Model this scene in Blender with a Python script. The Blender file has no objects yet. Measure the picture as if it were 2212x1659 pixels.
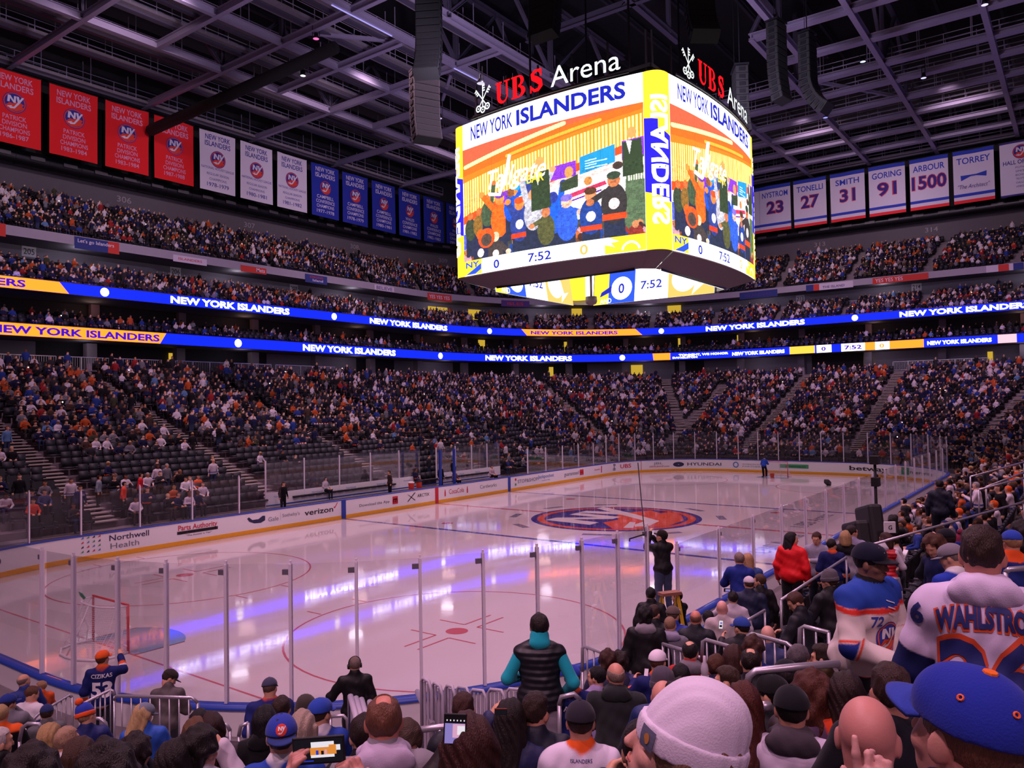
import bpy, bmesh, math, random
import numpy as np
from mathutils import Matrix, Vector, Euler
from mathutils.geometry import tessellate_polygon
from mathutils.bvhtree import BVHTree

SC = bpy.context.scene
COL = SC.collection
PI = math.pi
R = math.radians
rnd = random.Random(7)

# ------------------------------------------------------------------ camera
CAM = np.array([-37.4015, -20.8268, 6.1216])
YAW, PIT, ROL, FPX = 0.636275, 0.0288792, -0.0171298, 1685.5
def cam_axes():
    cy, sy, cp, sp = math.cos(YAW), math.sin(YAW), math.cos(PIT), math.sin(PIT)
    f = np.array([cy*cp, sy*cp, sp]); r = np.array([sy, -cy, 0.0]); u = np.cross(r, f)
    c, s = math.cos(ROL), math.sin(ROL)
    return c*r + s*u, -s*r + c*u, f
CR, CU, CF = cam_axes()
cd = bpy.data.cameras.new('camera'); cam = bpy.data.objects.new('camera', cd); COL.objects.link(cam)
cd.sensor_fit = 'HORIZONTAL'; cd.sensor_width = 36.0; cd.lens = 36.0*FPX/2212.0
cd.clip_start = 0.05; cd.clip_end = 400
Mc = Matrix(((CR[0], CU[0], -CF[0], CAM[0]), (CR[1], CU[1], -CF[1], CAM[1]), (CR[2], CU[2], -CF[2], CAM[2]), (0, 0, 0, 1)))
cam.matrix_world = Mc
SC.camera = cam

# ------------------------------------------------------------------ world, exposure
SC.view_settings.view_transform = 'Standard'; SC.view_settings.look = 'None'
SC.view_settings.exposure = 0.0; SC.view_settings.gamma = 1.0; SC.view_settings.use_curve_mapping = False
W = bpy.data.worlds.new('ambient_fill'); SC.world = W; W.use_nodes = True
W.node_tree.nodes['Background'].inputs[0].default_value = (0.66, 0.42, 0.60, 1)
W.node_tree.nodes['Background'].inputs[1].default_value = 0.22  # dim purple fill from outside the hall, added to lift the dark areas
try:
    cy_ = SC.cycles
    cy_.max_bounces = 6; cy_.diffuse_bounces = 2; cy_.glossy_bounces = 3; cy_.transmission_bounces = 4
    cy_.transparent_max_bounces = 24; cy_.caustics_reflective = False; cy_.caustics_refractive = False
    cy_.sample_clamp_indirect = 4.0
except Exception:
    pass

# ------------------------------------------------------------------ the arena's lamps: spots on the catwalks, then added fill spots
def spot(x, y, z, tx, ty, tz, power, colr, size=70, blend=0.8, rad=0.6):
    ld = bpy.data.lights.new('catwalk_or_fill_spot', 'SPOT'); ld.energy = power; ld.color = colr
    ld.spot_size = R(size); ld.spot_blend = blend; ld.shadow_soft_size = rad
    o = bpy.data.objects.new('catwalk_or_fill_spot', ld); COL.objects.link(o)
    d = Vector((tx-x, ty-y, tz-z)); o.location = (x, y, z); o.rotation_euler = d.to_track_quat('-Z', 'Y').to_euler()
    return o
PINK = (1.0, 0.56, 0.74)
for (x, y) in ((-22, 22), (0, 24), (22, 22), (-22, -22), (0, -24), (22, -22), (-34, 0), (34, 0)):
    spot(x, y, 36.6, x*0.45, y*0.3, 0, 16500, PINK, 75, 0.9, 1.0)
VIO = (0.95, 0.56, 0.86)
for (x, y, tx, ty, tz) in ((-18, 6, -14, 34, 8), (4, 6, 8, 36, 8), (24, 6, 30, 36, 9), (20, 0, 50, 18, 8), (20, -6, 56, -2, 8), (26, -14, 54, -22, 7), (-10, -2, -16, -22, 3)):
    spot(x, y, 36.4, tx, ty, tz, 21000, VIO, 80, 0.9, 1.0)
for (x, y, tx, ty, tz) in ((-38, -6, -35, -17.5, 4), (-26, -4, -29, -17, 3), (-44, -12, -36.5, -20, 5)):
    spot(x, y, 36.0, tx, ty, tz, 12000, PINK, 40, 0.9, 0.8)
for (x, y, tx, ty, tz) in ((-54, -30, -31, -14, 2), (-44, -40, -24, -16, 2), (-58, -14, -31, -6, 2)):
    spot(x, y, 36.0, tx, ty, tz, 15000, PINK, 42, 0.9, 0.8)
LIL = (0.80, 0.66, 1.0)
# added fill spots: upward onto the roof steel, outward onto banners and upper tier
for (x, y, tx, ty, tz) in ((-4, 5, -14, 42, 39), (0, 5.5, 10, 40, 38), (4, 5, 34, 40, 39), (5.5, 0, 46, 10, 39), (5.5, -4, 52, -10, 38)):
    spot(x, y, 24.5, tx, ty, tz, 7000, LIL, 95, 0.9, 0.5)
for (x, y, tx, ty, tz) in ((-6, 30, -4, 56, 32), (14, 30, 14, 56, 32), (34, 30, 36, 56, 32), (50, 4, 74, 6, 32), (50, -10, 74, -12, 32), (20, 24, 24, 52, 24), (46, 8, 68, 4, 24), (-12, 24, -8, 52, 24)):
    spot(x, y, 36.6, tx, ty, tz, 5200, (1.0, .72, .86), 70, 0.9, 0.6)
# ------------------------------------------------------------------ materials
MATS = {}
def srgb(h):
    if isinstance(h, str):
        h = h.lstrip('#'); v = [int(h[i:i+2], 16)/255 for i in (0, 2, 4)]
    else: v = h
    return tuple(c/12.92 if c <= 0.04045 else ((c+0.055)/1.055)**2.4 for c in v)
def mat(name, col=(.5, .5, .5), rough=0.6, metal=0.0, spec=0.5, emit=0.0, noise=0.0, nscale=30.0, bump=0.0, bscale=60.0, objcol=False, attr=None, stretch=None, sheen=0.0):
    if name in MATS: return MATS[name]
    m = bpy.data.materials.new(name); m.use_nodes = True; MATS[name] = m
    nt = m.node_tree; N = nt.nodes; L = nt.links; b = N['Principled BSDF']
    c = srgb(col) if isinstance(col, str) else tuple(col)
    b.inputs['Base Color'].default_value = (*c, 1); b.inputs['Roughness'].default_value = rough
    b.inputs['Metallic'].default_value = metal; b.inputs['Specular IOR Level'].default_value = spec
    m.diffuse_color = (*c, 1)
    if sheen: b.inputs['Sheen Weight'].default_value = sheen
    src = None
    if objcol: src = N.new('ShaderNodeObjectInfo').outputs['Color']
    if attr:
        a = N.new('ShaderNodeAttribute'); a.attribute_name = attr; src = a.outputs['Color']
    tex = None
    if noise or bump:
        tc = N.new('ShaderNodeTexCoord'); vec = tc.outputs['Object']
        if stretch:
            mp = N.new('ShaderNodeMapping'); mp.inputs['Scale'].default_value = stretch; L.new(vec, mp.inputs['Vector']); vec = mp.outputs['Vector']
    if noise:
        t = N.new('ShaderNodeTexNoise'); t.inputs['Scale'].default_value = nscale; t.inputs['Detail'].default_value = 4; L.new(vec, t.inputs['Vector'])
        mr = N.new('ShaderNodeMapRange'); mr.inputs[3].default_value = 1-noise; mr.inputs[4].default_value = 1+noise; L.new(t.outputs['Fac'], mr.inputs[0])
        mx = N.new('ShaderNodeVectorMath'); mx.operation = 'SCALE'
        if src: L.new(src, mx.inputs[0])
        else: mx.inputs[0].default_value = c
        L.new(mr.outputs[0], mx.inputs['Scale']); src = mx.outputs[0]
    if src: L.new(src, b.inputs['Base Color'])
    if emit:
        b.inputs['Emission Strength'].default_value = emit
        if src: L.new(src, b.inputs['Emission Color'])
        else: b.inputs['Emission Color'].default_value = (*c, 1)
        b.inputs['Base Color'].default_value = (0, 0, 0, 1)
        if src:
            for l in list(L):
                if l.to_socket == b.inputs['Base Color']: L.remove(l)
        b.inputs['Specular IOR Level'].default_value = 0.1
    if bump:
        t2 = N.new('ShaderNodeTexNoise'); t2.inputs['Scale'].default_value = bscale; t2.inputs['Detail'].default_value = 3; L.new(vec, t2.inputs['Vector'])
        bp = N.new('ShaderNodeBump'); bp.inputs['Strength'].default_value = bump; bp.inputs['Distance'].default_value = 0.02
        L.new(t2.outputs['Fac'], bp.inputs['Height']); L.new(bp.outputs['Normal'], b.inputs['Normal'])
    return m
def glass_mat(name, tint=(.93, .95, .97), refl=0.5, haze=0.0):
    m = bpy.data.materials.new(name); m.use_nodes = True; nt = m.node_tree; N = nt.nodes; L = nt.links
    N.remove(N['Principled BSDF']); out = N['Material Output']
    tr = N.new('ShaderNodeBsdfTransparent'); tr.inputs[0].default_value = (*tint, 1)
    gl = N.new('ShaderNodeBsdfGlossy'); gl.inputs['Roughness'].default_value = 0.02; gl.inputs[0].default_value = (1, 1, 1, 1)
    fr = N.new('ShaderNodeFresnel'); fr.inputs[0].default_value = 1.45
    mu = N.new('ShaderNodeMath'); mu.operation = 'MULTIPLY'; mu.inputs[1].default_value = refl; L.new(fr.outputs[0], mu.inputs[0])
    mx = N.new('ShaderNodeMixShader'); L.new(mu.outputs[0], mx.inputs[0]); L.new(tr.outputs[0], mx.inputs[1]); L.new(gl.outputs[0], mx.inputs[2])
    last = mx.outputs[0]
    if haze:
        df = N.new('ShaderNodeBsdfDiffuse'); df.inputs[0].default_value = (.8, .78, .8, 1)
        m2 = N.new('ShaderNodeMixShader'); m2.inputs[0].default_value = haze; L.new(last, m2.inputs[1]); L.new(df.outputs[0], m2.inputs[2]); last = m2.outputs[0]
    L.new(last, out.inputs[0]); MATS[name] = m
    return m
def led(name, col, s=1.0): return mat('led_'+name, col, emit=s)

# ------------------------------------------------------------------ objects
def tag(o, label=None, cat=None, group=None, kind=None):
    if label: o['label'] = label
    if cat: o['category'] = cat
    if group: o['group'] = group
    if kind: o['kind'] = kind
    return o
def mesh(name, V, F, mats, mi=None, smooth=False):
    me = bpy.data.meshes.new(name)
    me.from_pydata([tuple(v) for v in V], [], F)
    for m in (mats if isinstance(mats, (list, tuple)) else [mats]): me.materials.append(m)
    if mi is not None: me.polygons.foreach_set('material_index', mi)
    if smooth: me.polygons.foreach_set('use_smooth', [True]*len(me.polygons))
    me.update()
    return me
def link(name, data, parent=None, loc=None, rot=None, kind=None):
    o = bpy.data.objects.new(name, data); COL.objects.link(o)
    if parent is not None: o.parent = parent
    if loc is not None: o.location = loc
    if rot is not None: o.rotation_euler = rot
    if kind: o['kind'] = kind
    return o
def empty(name, label, cat, loc=(0, 0, 0), rz=0.0, group=None):
    o = bpy.data.objects.new(name, None); COL.objects.link(o); o.empty_display_size = 0.2
    o.location = loc; o.rotation_euler = (0, 0, rz); tag(o, label, cat, group)
    return o
class MB:
    def __init__(s): s.V = []; s.F = []; s.M = []
    def add(s, V, F, m=0):
        n = len(s.V); s.V += [tuple(v) for v in V]; s.F += [tuple(i+n for i in f) for f in F]; s.M += [m]*len(F); return s
    def box(s, c, d, rz=0.0, m=0, rot=None):
        hx, hy, hz = d[0]/2, d[1]/2, d[2]/2
        M = rot if rot is not None else Matrix.Rotation(rz, 3, 'Z')
        V = [tuple(M @ Vector((x, y, z)) + Vector(c)) for x in (-hx, hx) for y in (-hy, hy) for z in (-hz, hz)]
        return s.add(V, [(0, 1, 3, 2), (4, 6, 7, 5), (0, 4, 5, 1), (2, 3, 7, 6), (0, 2, 6, 4), (1, 5, 7, 3)], m)
    def bar(s, a, b, w, h=None, m=0, up=(0, 0, 1)):
        a = Vector(a); b = Vector(b); h = h or w; d = b-a; L = d.length
        if L < 1e-6: return s
        x = d/L; u = Vector(up)
        if abs(x.dot(u)) > .98: u = Vector((1, 0, 0))
        y = u.cross(x).normalized(); z = x.cross(y)
        return s.box((a+b)/2, (L, w, h), m=m, rot=Matrix((x, y, z)).transposed())
    def tube(s, P, r, n=8, m=0, closed=False, caps=True):
        P = [Vector(p) for p in P]; k = len(P); rr = r if isinstance(r, (list, tuple)) else [r]*k
        base = len(s.V); pu = None
        for i, p in enumerate(P):
            if closed: t = (P[(i+1) % k]-P[i-1])
            else: t = P[min(i+1, k-1)]-P[max(i-1, 0)]
            t = t.normalized() if t.length > 1e-9 else Vector((0, 0, 1))
            if pu is None:
                u = Vector((0, 0, 1)) if abs(t.z) < .9 else Vector((1, 0, 0))
                pu = (u - t*u.dot(t)).normalized()
            else:
                q = pu - t*pu.dot(t); pu = q.normalized() if q.length > 1e-6 else pu
            v = t.cross(pu)
            for j in range(n):
                a = 2*PI*j/n; s.V.append(tuple(p + (pu*math.cos(a)+v*math.sin(a))*rr[i]))
        for i in range(k if closed else k-1):
            i2 = (i+1) % k
            for j in range(n):
                s.F.append((base+i*n+j, base+i*n+(j+1) % n, base+i2*n+(j+1) % n, base+i2*n+j)); s.M.append(m)
        if caps and not closed:
            s.F.append(tuple(base+j for j in reversed(range(n)))); s.M.append(m)
            s.F.append(tuple(base+(k-1)*n+j for j in range(n))); s.M.append(m)
        return s
    def lathe(s, prof, n=16, c=(0, 0, 0), m=0, R3=None):
        base = len(s.V); k = len(prof)
        for (r, z) in prof:
            for j in range(n):
                a = 2*PI*j/n; p = Vector((r*math.cos(a), r*math.sin(a), z))
                if R3 is not None: p = R3 @ p
                s.V.append((p.x+c[0], p.y+c[1], p.z+c[2]))
        for i in range(k-1):
            for j in range(n):
                s.F.append((base+i*n+j, base+i*n+(j+1) % n, base+(i+1)*n+(j+1) % n, base+(i+1)*n+j)); s.M.append(m)
        s.F.append(tuple(base+j for j in reversed(range(n)))); s.M.append(m)
        s.F.append(tuple(base+(k-1)*n+j for j in range(n))); s.M.append(m)
        return s
    def prism(s, poly, f0, f1, m=0):
        n = len(poly); tri = tessellate_polygon([[Vector((p[0], p[1], 0)) for p in poly]])
        V = [f0(*p) for p in poly]+[f1(*p) for p in poly]
        F = [tuple(t) for t in tri]+[tuple(i+n for i in reversed(t)) for t in tri]+[(i, (i+1) % n, (i+1) % n+n, i+n) for i in range(n)]
        return s.add(V, F, m)
    def flat(s, poly, f, m=0):
        tri = tessellate_polygon([[Vector((p[0], p[1], 0)) for p in poly]])
        return s.add([f(*p) for p in poly], [tuple(t) for t in tri], m)
    def mesh(s, name, mats, smooth=False): return mesh(name, s.V, s.F, mats, s.M, smooth)
    def build(s, name, mats, parent=None, smooth=False, loc=None, rot=None, kind=None):
        return link(name, s.mesh(name, mats, smooth), parent, loc, rot, kind)
def dup(o, parent=None, loc=None, rot=None):
    c = o.copy(); COL.objects.link(c); c.parent = parent
    if loc is not None: c.location = loc
    if rot is not None: c.rotation_euler = rot
    for ch in list(KIDS.get(o.name, [])) or list(o.children): 
        dup(ch, c)
    return c
KIDS = {}

# ------------------------------------------------------------------ lettering: outlines of the built-in font, filled
TXT = {}
def text_geo(s, bold=0.0, sx=1.0, slant=0.0):
    """filled letter shapes, cap height 1, starting at x=0; returns verts(2d), tris, width"""
    key = (s, bold, sx, slant)
    if key in TXT: return TXT[key]
    cu = bpy.data.curves.new('lettering', 'FONT'); cu.body = s; cu.size = 1.4; cu.offset = bold; cu.resolution_u = 3
    cu.dimensions = '2D'; cu.fill_mode = 'BOTH'; cu.shear = slant
    o = bpy.data.objects.new('lettering', cu)
    me = o.to_mesh()
    me.calc_loop_triangles()
    V = [(v.co.x, v.co.y) for v in me.vertices]; T = [tuple(t.vertices) for t in me.loop_triangles]
    o.to_mesh_clear(); bpy.data.objects.remove(o); bpy.data.curves.remove(cu)
    if not V: TXT[key] = ([], [], 0); return TXT[key]
    x0 = min(v[0] for v in V); x1 = max(v[0] for v in V)
    V = [((x-x0)*sx, y) for x, y in V]
    TXT[key] = (V, T, (x1-x0)*sx); return TXT[key]
def put_text(mb, s, f, x, y, h, w=None, bold=0.0, m=0, align='c', slant=0.0, maxlen=None):
    """letters of cap height h with baseline y, mapped by f(x,y); w stretches to a width"""
    V, T, wd = text_geo(s, bold, 1.0, slant)
    if not V: return
    sx = (w/wd) if w else h
    W_ = wd*sx; x0 = x - W_/2 if align == 'c' else (x-W_ if align == 'r' else x)
    P = [(x0+vx*sx, y+vy*h) for vx, vy in V]
    if maxlen: P, T = tess(P, T, maxlen)
    mb.add([f(*p) for p in P], T, m)
def tess(P, T, maxlen):
    P = list(P); T = list(T)
    for _ in range(12):
        mids = {}; out = []; did = False
        def mid(a, b):
            k = (min(a, b), max(a, b))
            if k not in mids:
                P.append(((P[a][0]+P[b][0])/2, (P[a][1]+P[b][1])/2)); mids[k] = len(P)-1
            return mids[k]
        for (a, b, c) in T:
            l = [math.dist(P[a], P[b]), math.dist(P[b], P[c]), math.dist(P[c], P[a])]
            e = [x > maxlen for x in l]; n = sum(e)
            if n == 0: out.append((a, b, c)); continue
            did = True
            if n == 3:
                ab, bc, ca = mid(a, b), mid(b, c), mid(c, a); out += [(a, ab, ca), (ab, b, bc), (ca, bc, c), (ab, bc, ca)]
            elif n == 1:
                while not e[0]: a, b, c = b, c, a; e = e[1:]+e[:1]
                ab = mid(a, b); out += [(a, ab, c), (ab, b, c)]
            else:
                while e[2]: a, b, c = b, c, a; e = e[1:]+e[:1]
                ab, bc = mid(a, b), mid(b, c); out += [(ab, b, bc), (a, ab, bc), (a, bc, c)]
        T = out
        if not did: break
    return P, T
def circ(r, n=40, cx=0, cy=0, a0=0, a1=360): return [(cx+r*math.cos(R(a0+(a1-a0)*i/n)), cy+r*math.sin(R(a0+(a1-a0)*i/n))) for i in range(n if a1-a0 == 360 else n+1)]
def put_poly(mb, poly, f, m=0, maxlen=None):
    T = [tuple(t) for t in tessellate_polygon([[Vector((p[0], p[1], 0)) for p in poly]])]; P = list(poly)
    if maxlen: P, T = tess(P, T, maxlen)
    mb.add([f(*p) for p in P], T, m)
def put_ring(mb, r0, r1, f, m=0, n=48, cx=0, cy=0, a0=0, a1=360):
    k = n+1; V = []; F = []
    for i in range(k):
        a = R(a0+(a1-a0)*i/n); V += [f(cx+r0*math.cos(a), cy+r0*math.sin(a)), f(cx+r1*math.cos(a), cy+r1*math.sin(a))]
    for i in range(n): F.append((2*i, 2*i+1, 2*i+3, 2*i+2))
    mb.add(V, F, m)
def put_emblem(mb, f, r=1.0, cx=0, cy=0, ms=(0, 1, 2), maxlen=None):
    """round club emblem: f(x,y,layer); materials: blue, orange, white"""
    B, O, Wt = ms
    g = lambda l: (lambda x, y: f(cx+x*r, cy+y*r, l))
    put_poly(mb, circ(1, 48), g(0), B, maxlen and maxlen/r)
    put_ring(mb, .84, .93, g(1), O, 56)
    put_poly(mb, [(-.74, -.38), (-.4, -.06), (-.1, -.1), (.1, .06), (.42, .12), (.8, -.06), (.62, -.28), (.8, -.34), (.58, -.58), (.2, -.78), (-.25, -.8), (-.58, -.6)], g(1), O, maxlen and maxlen/r)
    put_poly(mb, [(-.62, -.02), (-.56, .62), (-.34, .62), (-.06, .2), (-.04, .62), (.14, .62), (.1, -.02), (-.1, -.02), (-.36, .36), (-.42, -.02)], g(2), Wt, maxlen and maxlen/r)
    put_poly(mb, [(.16, .62), (.36, .62), (.42, .3), (.62, .62), (.8, .62), (.4, -.04), (.02, -.56), (-.34, -.62), (-.5, -.52), (-.36, -.44), (-.06, -.42), (.26, .06)], g(3), Wt, maxlen and maxlen/r)
    put_poly(mb, [(-.62, -.44), (-.2, -.3), (-.22, -.38), (-.58, -.54)], g(2), Wt, maxlen and maxlen/r)
NAVY = '#10185a'
# ================================================================= bowl geometry
def ring_dims(d):
    hx, hy, r = 30.48+d, 12.95+d, 8.53+.67*d
    return hx, hy, r, hx-r, hy-r
def RP(d, g, t):
    """plan point of the ring at offset d from the boards; g = piece 0..7, t = 0..1 along it"""
    hx, hy, r, sx, sy = ring_dims(d)
    if g == 0: return (-sx+2*sx*t, hy)
    if g == 2: return (hx, sy-2*sy*t)
    if g == 4: return (sx-2*sx*t, -hy)
    if g == 6: return (-hx, -sy+2*sy*t)
    cx, cy, a0 = {1: (sx, sy, 90), 3: (sx, -sy, 0), 5: (-sx, -sy, -90), 7: (-sx, sy, -180)}[g]
    a = R(a0-90*t); return (cx+r*math.cos(a), cy+r*math.sin(a))
def nodes(pieces, ns=14, na=14):
    out = []
    for g in pieces:
        n = ns if g % 2 == 0 else na
        out += [(g, i/n) for i in range(n)]
    if len(pieces) < 8: out.append((pieces[-1], 1.0))
    return out
N_UP = nodes((0, 1, 2, 3)); N_ALL = nodes(range(8)); N_BRD = nodes(range(8), 8, 48)
def sweep(mb, prof, nd, m=0, closed=None):
    closed = len(nd) > 70 if closed is None else closed
    k = len(prof); V = []
    for (g, t) in nd:
        for (d, z) in prof:
            x, y = RP(d, g, t); V.append((x, y, z))
    n = len(nd); F = []
    for i in range(n if closed else n-1):
        j = (i+1) % n
        for a in range(k-1): F.append((i*k+a, j*k+a, j*k+a+1, i*k+a+1))
    mb.add(V, F, m)
def ring_len(d):
    hx, hy, r, sx, sy = ring_dims(d); return [2*sx, r*PI/2, 2*sy, r*PI/2, 2*sx, r*PI/2, 2*sy, r*PI/2]
def RS(d, s):
    """plan point and outward normal at arc length s"""
    hx, hy, r, sx, sy = ring_dims(d); L = ring_len(d); g = 0
    s = s % sum(L)
    while s > L[g]: s -= L[g]; g += 1
    x, y = RP(d, g, s/L[g])
    nrm = {0: (0, 1), 2: (1, 0), 4: (0, -1), 6: (-1, 0)}.get(g)
    if nrm is None:
        cx = sx if g in (1, 3) else -sx; cy = sy if g in (1, 7) else -sy
        nrm = ((x-cx)/r, (y-cy)/r)
    return x, y, nrm[0], nrm[1]
def offset_of(x, y):
    """offset d of a plan point outside the boards"""
    lo, hi = -2.0, 80.0
    def inside(d):
        hx, hy, r, sx, sy = ring_dims(d); ax, ay = abs(x), abs(y)
        if ax > hx or ay > hy: return False
        if ax > sx and ay > sy: return math.hypot(ax-sx, ay-sy) <= r
        return True
    for _ in range(40):
        m = (lo+hi)/2
        if inside(m): hi = m
        else: lo = m
    return hi
ROW0, TREAD, RISE, NROW = 2.0, 0.85, 0.30, 28
def row_d(k): return ROW0+TREAD*k
def row_z(k): return 0.85+RISE*k
def tread_z(d): return 0.55 if d < ROW0 else row_z(min(NROW-1, int((d-ROW0)/TREAD+1e-4)))

M_CONC = mat('concrete', '#6d6468', .85, noise=.18, nscale=3, bump=.15, bscale=25)
M_WALLG = mat('painted_wall_grey', '#77707c', .8, noise=.06, nscale=2)
M_WALLD = mat('dark_wall', '#1c1a20', .85)
M_STEEL = mat('galvanised_rail', '#a9a4ae', .35, .6, noise=.05, nscale=20)
M_ALU = mat('brushed_post', '#e2dae6', .4)
M_BLACK = mat('matt_black', '#0b0b0d', .6)
M_BLACKM = mat('black_metal', '#141318', .45, .3)
M_SEAT = mat('seat_dark', '#12131a', .5, noise=.1, nscale=9)
M_WHITE = mat('white_paint', '#e4e0e4', .5)
M_BLUE = mat('rink_blue', '#1d3d9c', .4)
M_YEL = mat('kick_yellow', '#e8a21c', .45)
M_RED = mat('rink_red', '#c01d2c', .45)
M_GLASS = glass_mat('rink_glass', (.95, .95, .97), .35, .006)
M_GLASS2 = glass_mat('rail_glass', (.86, .88, .9), .5, .03)

# ================================================================= ice sheet
def ice_material(name, base, tinge=None):
    m = mat(name, base, .06, spec=.9, noise=.05, nscale=.35)
    nt = m.node_tree; N = nt.nodes; L = nt.links; b = N['Principled BSDF']
    tc = N.new('ShaderNodeTexCoord'); t = N.new('ShaderNodeTexNoise'); t.inputs['Scale'].default_value = .9; t.inputs['Detail'].default_value = 6
    mp = N.new('ShaderNodeMapping'); mp.inputs['Scale'].default_value = (.45, 1.6, 1); L.new(tc.outputs['Object'], mp.inputs[0]); L.new(mp.outputs[0], t.inputs['Vector'])
    r = N.new('ShaderNodeMapRange'); r.inputs[1].default_value = .35; r.inputs[2].default_value = .7; r.inputs[3].default_value = .035; r.inputs[4].default_value = .085
    L.new(t.outputs['Fac'], r.inputs[0]); L.new(r.outputs[0], b.inputs['Roughness'])
    bt = N.new('ShaderNodeTexNoise'); bt.inputs['Scale'].default_value = 2.2; bt.inputs['Detail'].default_value = 4; L.new(tc.outputs['Object'], bt.inputs['Vector'])
    bp = N.new('ShaderNodeBump'); bp.inputs['Strength'].default_value = .03; bp.inputs['Distance'].default_value = .02; L.new(bt.outputs['Fac'], bp.inputs['Height']); L.new(bp.outputs[0], b.inputs['Normal'])
    return m
M_ICE = ice_material('ice_white', '#cdc4c4')
M_IRED = ice_material('ice_red', '#b9606c'); M_IBLUE = ice_material('ice_blue', '#4c4f8e'); M_ICREASE = ice_material('ice_crease', '#7f9bb4')
M_IORG = ice_material('ice_orange', '#c9553c'); M_INAVY = ice_material('ice_navy', '#35357c'); M_IGREY = ice_material('ice_greyprint', '#7c7a8c')
b = MB(); pts = [RP(0.02, g, t) for g, t in N_BRD]
put_poly(b, pts, lambda x, y: (x, y, 0.0))
ice = b.build('floor', M_ICE, kind='structure')
IZ = 0.003
def ice_mark(name, fn, m):
    q = MB(); fn(q); return q.build(name, m, ice)
fz = lambda x, y: (x, y, IZ)
def strip(q, x0, y0, x1, y1, w):
    dx, dy = x1-x0, y1-y0; l = math.hypot(dx, dy); nx, ny = -dy/l*w/2, dx/l*w/2
    q.add([fz(x0+nx, y0+ny), fz(x1+nx, y1+ny), fz(x1-nx, y1-ny), fz(x0-nx, y0-ny)], [(0, 3, 2, 1)])
for sx_ in (-7.77, 7.77): ice_mark('blue_line', lambda q: strip(q, sx_, -12.93, sx_, 12.93, .30), M_IBLUE)
ice_mark('centre_line', lambda q: (strip(q, 0, -12.93, 0, -4.6, .3), strip(q, 0, 4.6, 0, 12.93, .3)), M_IRED)
for sx_ in (-27.13, 27.13):
    ice_mark('goal_line', lambda q: strip(q, sx_, -11.9, sx_, 11.9, .06), M_IRED)
    s_ = 1 if sx_ < 0 else -1
    ice_mark('goal_crease', lambda q: put_poly(q, [(sx_+s_*.03, -1.22), (sx_+s_*1.37, -1.22)]+[(sx_+s_*1.83*math.cos(R(a)), 1.83*math.sin(R(a))) for a in range(-41, 42, 6)]+[(sx_+s_*1.37, 1.22), (sx_+s_*.03, 1.22)], fz), M_ICREASE)
    for y_ in (-1.22, 1.22): ice_mark('crease_edge', lambda q: strip(q, sx_, y_, sx_+s_*1.37, y_, .05), M_IRED)
for x_ in (-21.03, 21.03):
    for y_ in (-6.71, 6.71):
        def dotset(q):
            put_ring(q, 4.54, 4.60, fz, n=64, cx=x_, cy=y_); put_poly(q, circ(.31, 24, x_, y_), fz)
            for a, b2 in ((1, 1), (1, -1), (-1, 1), (-1, -1)):
                strip(q, x_+a*.6, y_+b2*.23, x_+a*1.8, y_+b2*.23, .06); strip(q, x_+a*.6, y_+b2*.23, x_+a*.6, y_+b2*1.15, .06)
                strip(q, x_+a*.9, y_+b2*4.57, x_+a*.9, y_+b2*5.2, .06)
        ice_mark('faceoff_circle', dotset, M_IRED)
for x_ in (-6.1, 6.1):
    for y_ in (-6.71, 6.71): ice_mark('faceoff_spot', lambda q: put_poly(q, circ(.31, 24, x_, y_), fz), M_IRED)
def centre(q):
    put_emblem(q, lambda x, y, l: (x, y, IZ+.0015*l), 4.57, 0, 0, (0, 1, 2))
q = MB(); centre(q); q.build('centre_emblem', [M_INAVY, M_IORG, M_ICE], ice)
q = MB()
for a in (35, 70, 110, 150, 200, 235, 300, 335):
    c_, s__ = math.cos(R(a)), math.sin(R(a))
    put_poly(q, [(5.4*c_-.7*s__, 5.4*s__+.7*c_), (5.4*c_+.7*s__, 5.4*s__-.7*c_), (5.8*c_+.7*s__, 5.8*s__-.7*c_), (5.8*c_-.7*s__, 5.8*s__+.7*c_)], fz)
q.build('ring_print', M_IGREY, ice)
q = MB()
for (x_, y_, t_) in ((-3.2, -10.2, 'UBS Arena'), (4.2, -9.6, 'UBS Arena')):
    put_text(q, t_, fz, x_, y_, .8, 5.2, .02)
q.build('ice_lettering', M_IGREY, ice)

# ================================================================= dasher boards
boards = empty('dasher_boards', 'white dasher boards with yellow kick plate and blue cap rail around the ice', 'boards')
b = MB(); sweep(b, [(0.0, 0.20), (0.0, 1.03)], N_BRD); sweep(b, [(0.14, 1.03), (0.14, 0.02)], N_BRD)
b.build('board_face', M_WHITE, boards)
b = MB(); sweep(b, [(0.0, 0.0), (-.012, 0.01), (-.012, 0.20), (0, 0.205)], N_BRD); b.build('kick_plate', M_YEL, boards)
b = MB(); sweep(b, [(-.02, 1.02), (-.02, 1.07), (.16, 1.08), (.17, 1.0)], N_BRD); b.build('cap_rail', M_BLUE, boards, True)
def bd_far(x, y): return (x, 12.94, y)
def bd_at(s0):
    def f(x, y):
        px, py, nx, ny = RS(0, s0+x); return (px-nx*.012, py-ny*.012, y)
    return f
SF = ring_len(0)[0]/2      # arc length of x=0 on the far side
for x_, m_, w_ in ((-7.77, M_BLUE, .32), (7.77, M_BLUE, .3), (0, M_RED, .3)):
    b = MB(); b.box((x_, 12.935, .53), (w_, .014, 1.0)); b.build('line_mark', m_, boards)
M_INK = mat('sign_ink_navy', '#23264e', .5); M_INKK = mat('sign_ink_black', '#17151c', .5); M_INKR = mat('sign_ink_red', '#c32033', .5)
M_INKG = mat('sign_ink_grey', '#6f7684', .5); M_INKGR = mat('sign_ink_green', '#3d9b63', .5); M_INKB = mat('sign_ink_blue', '#4a78b8', .5)
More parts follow.
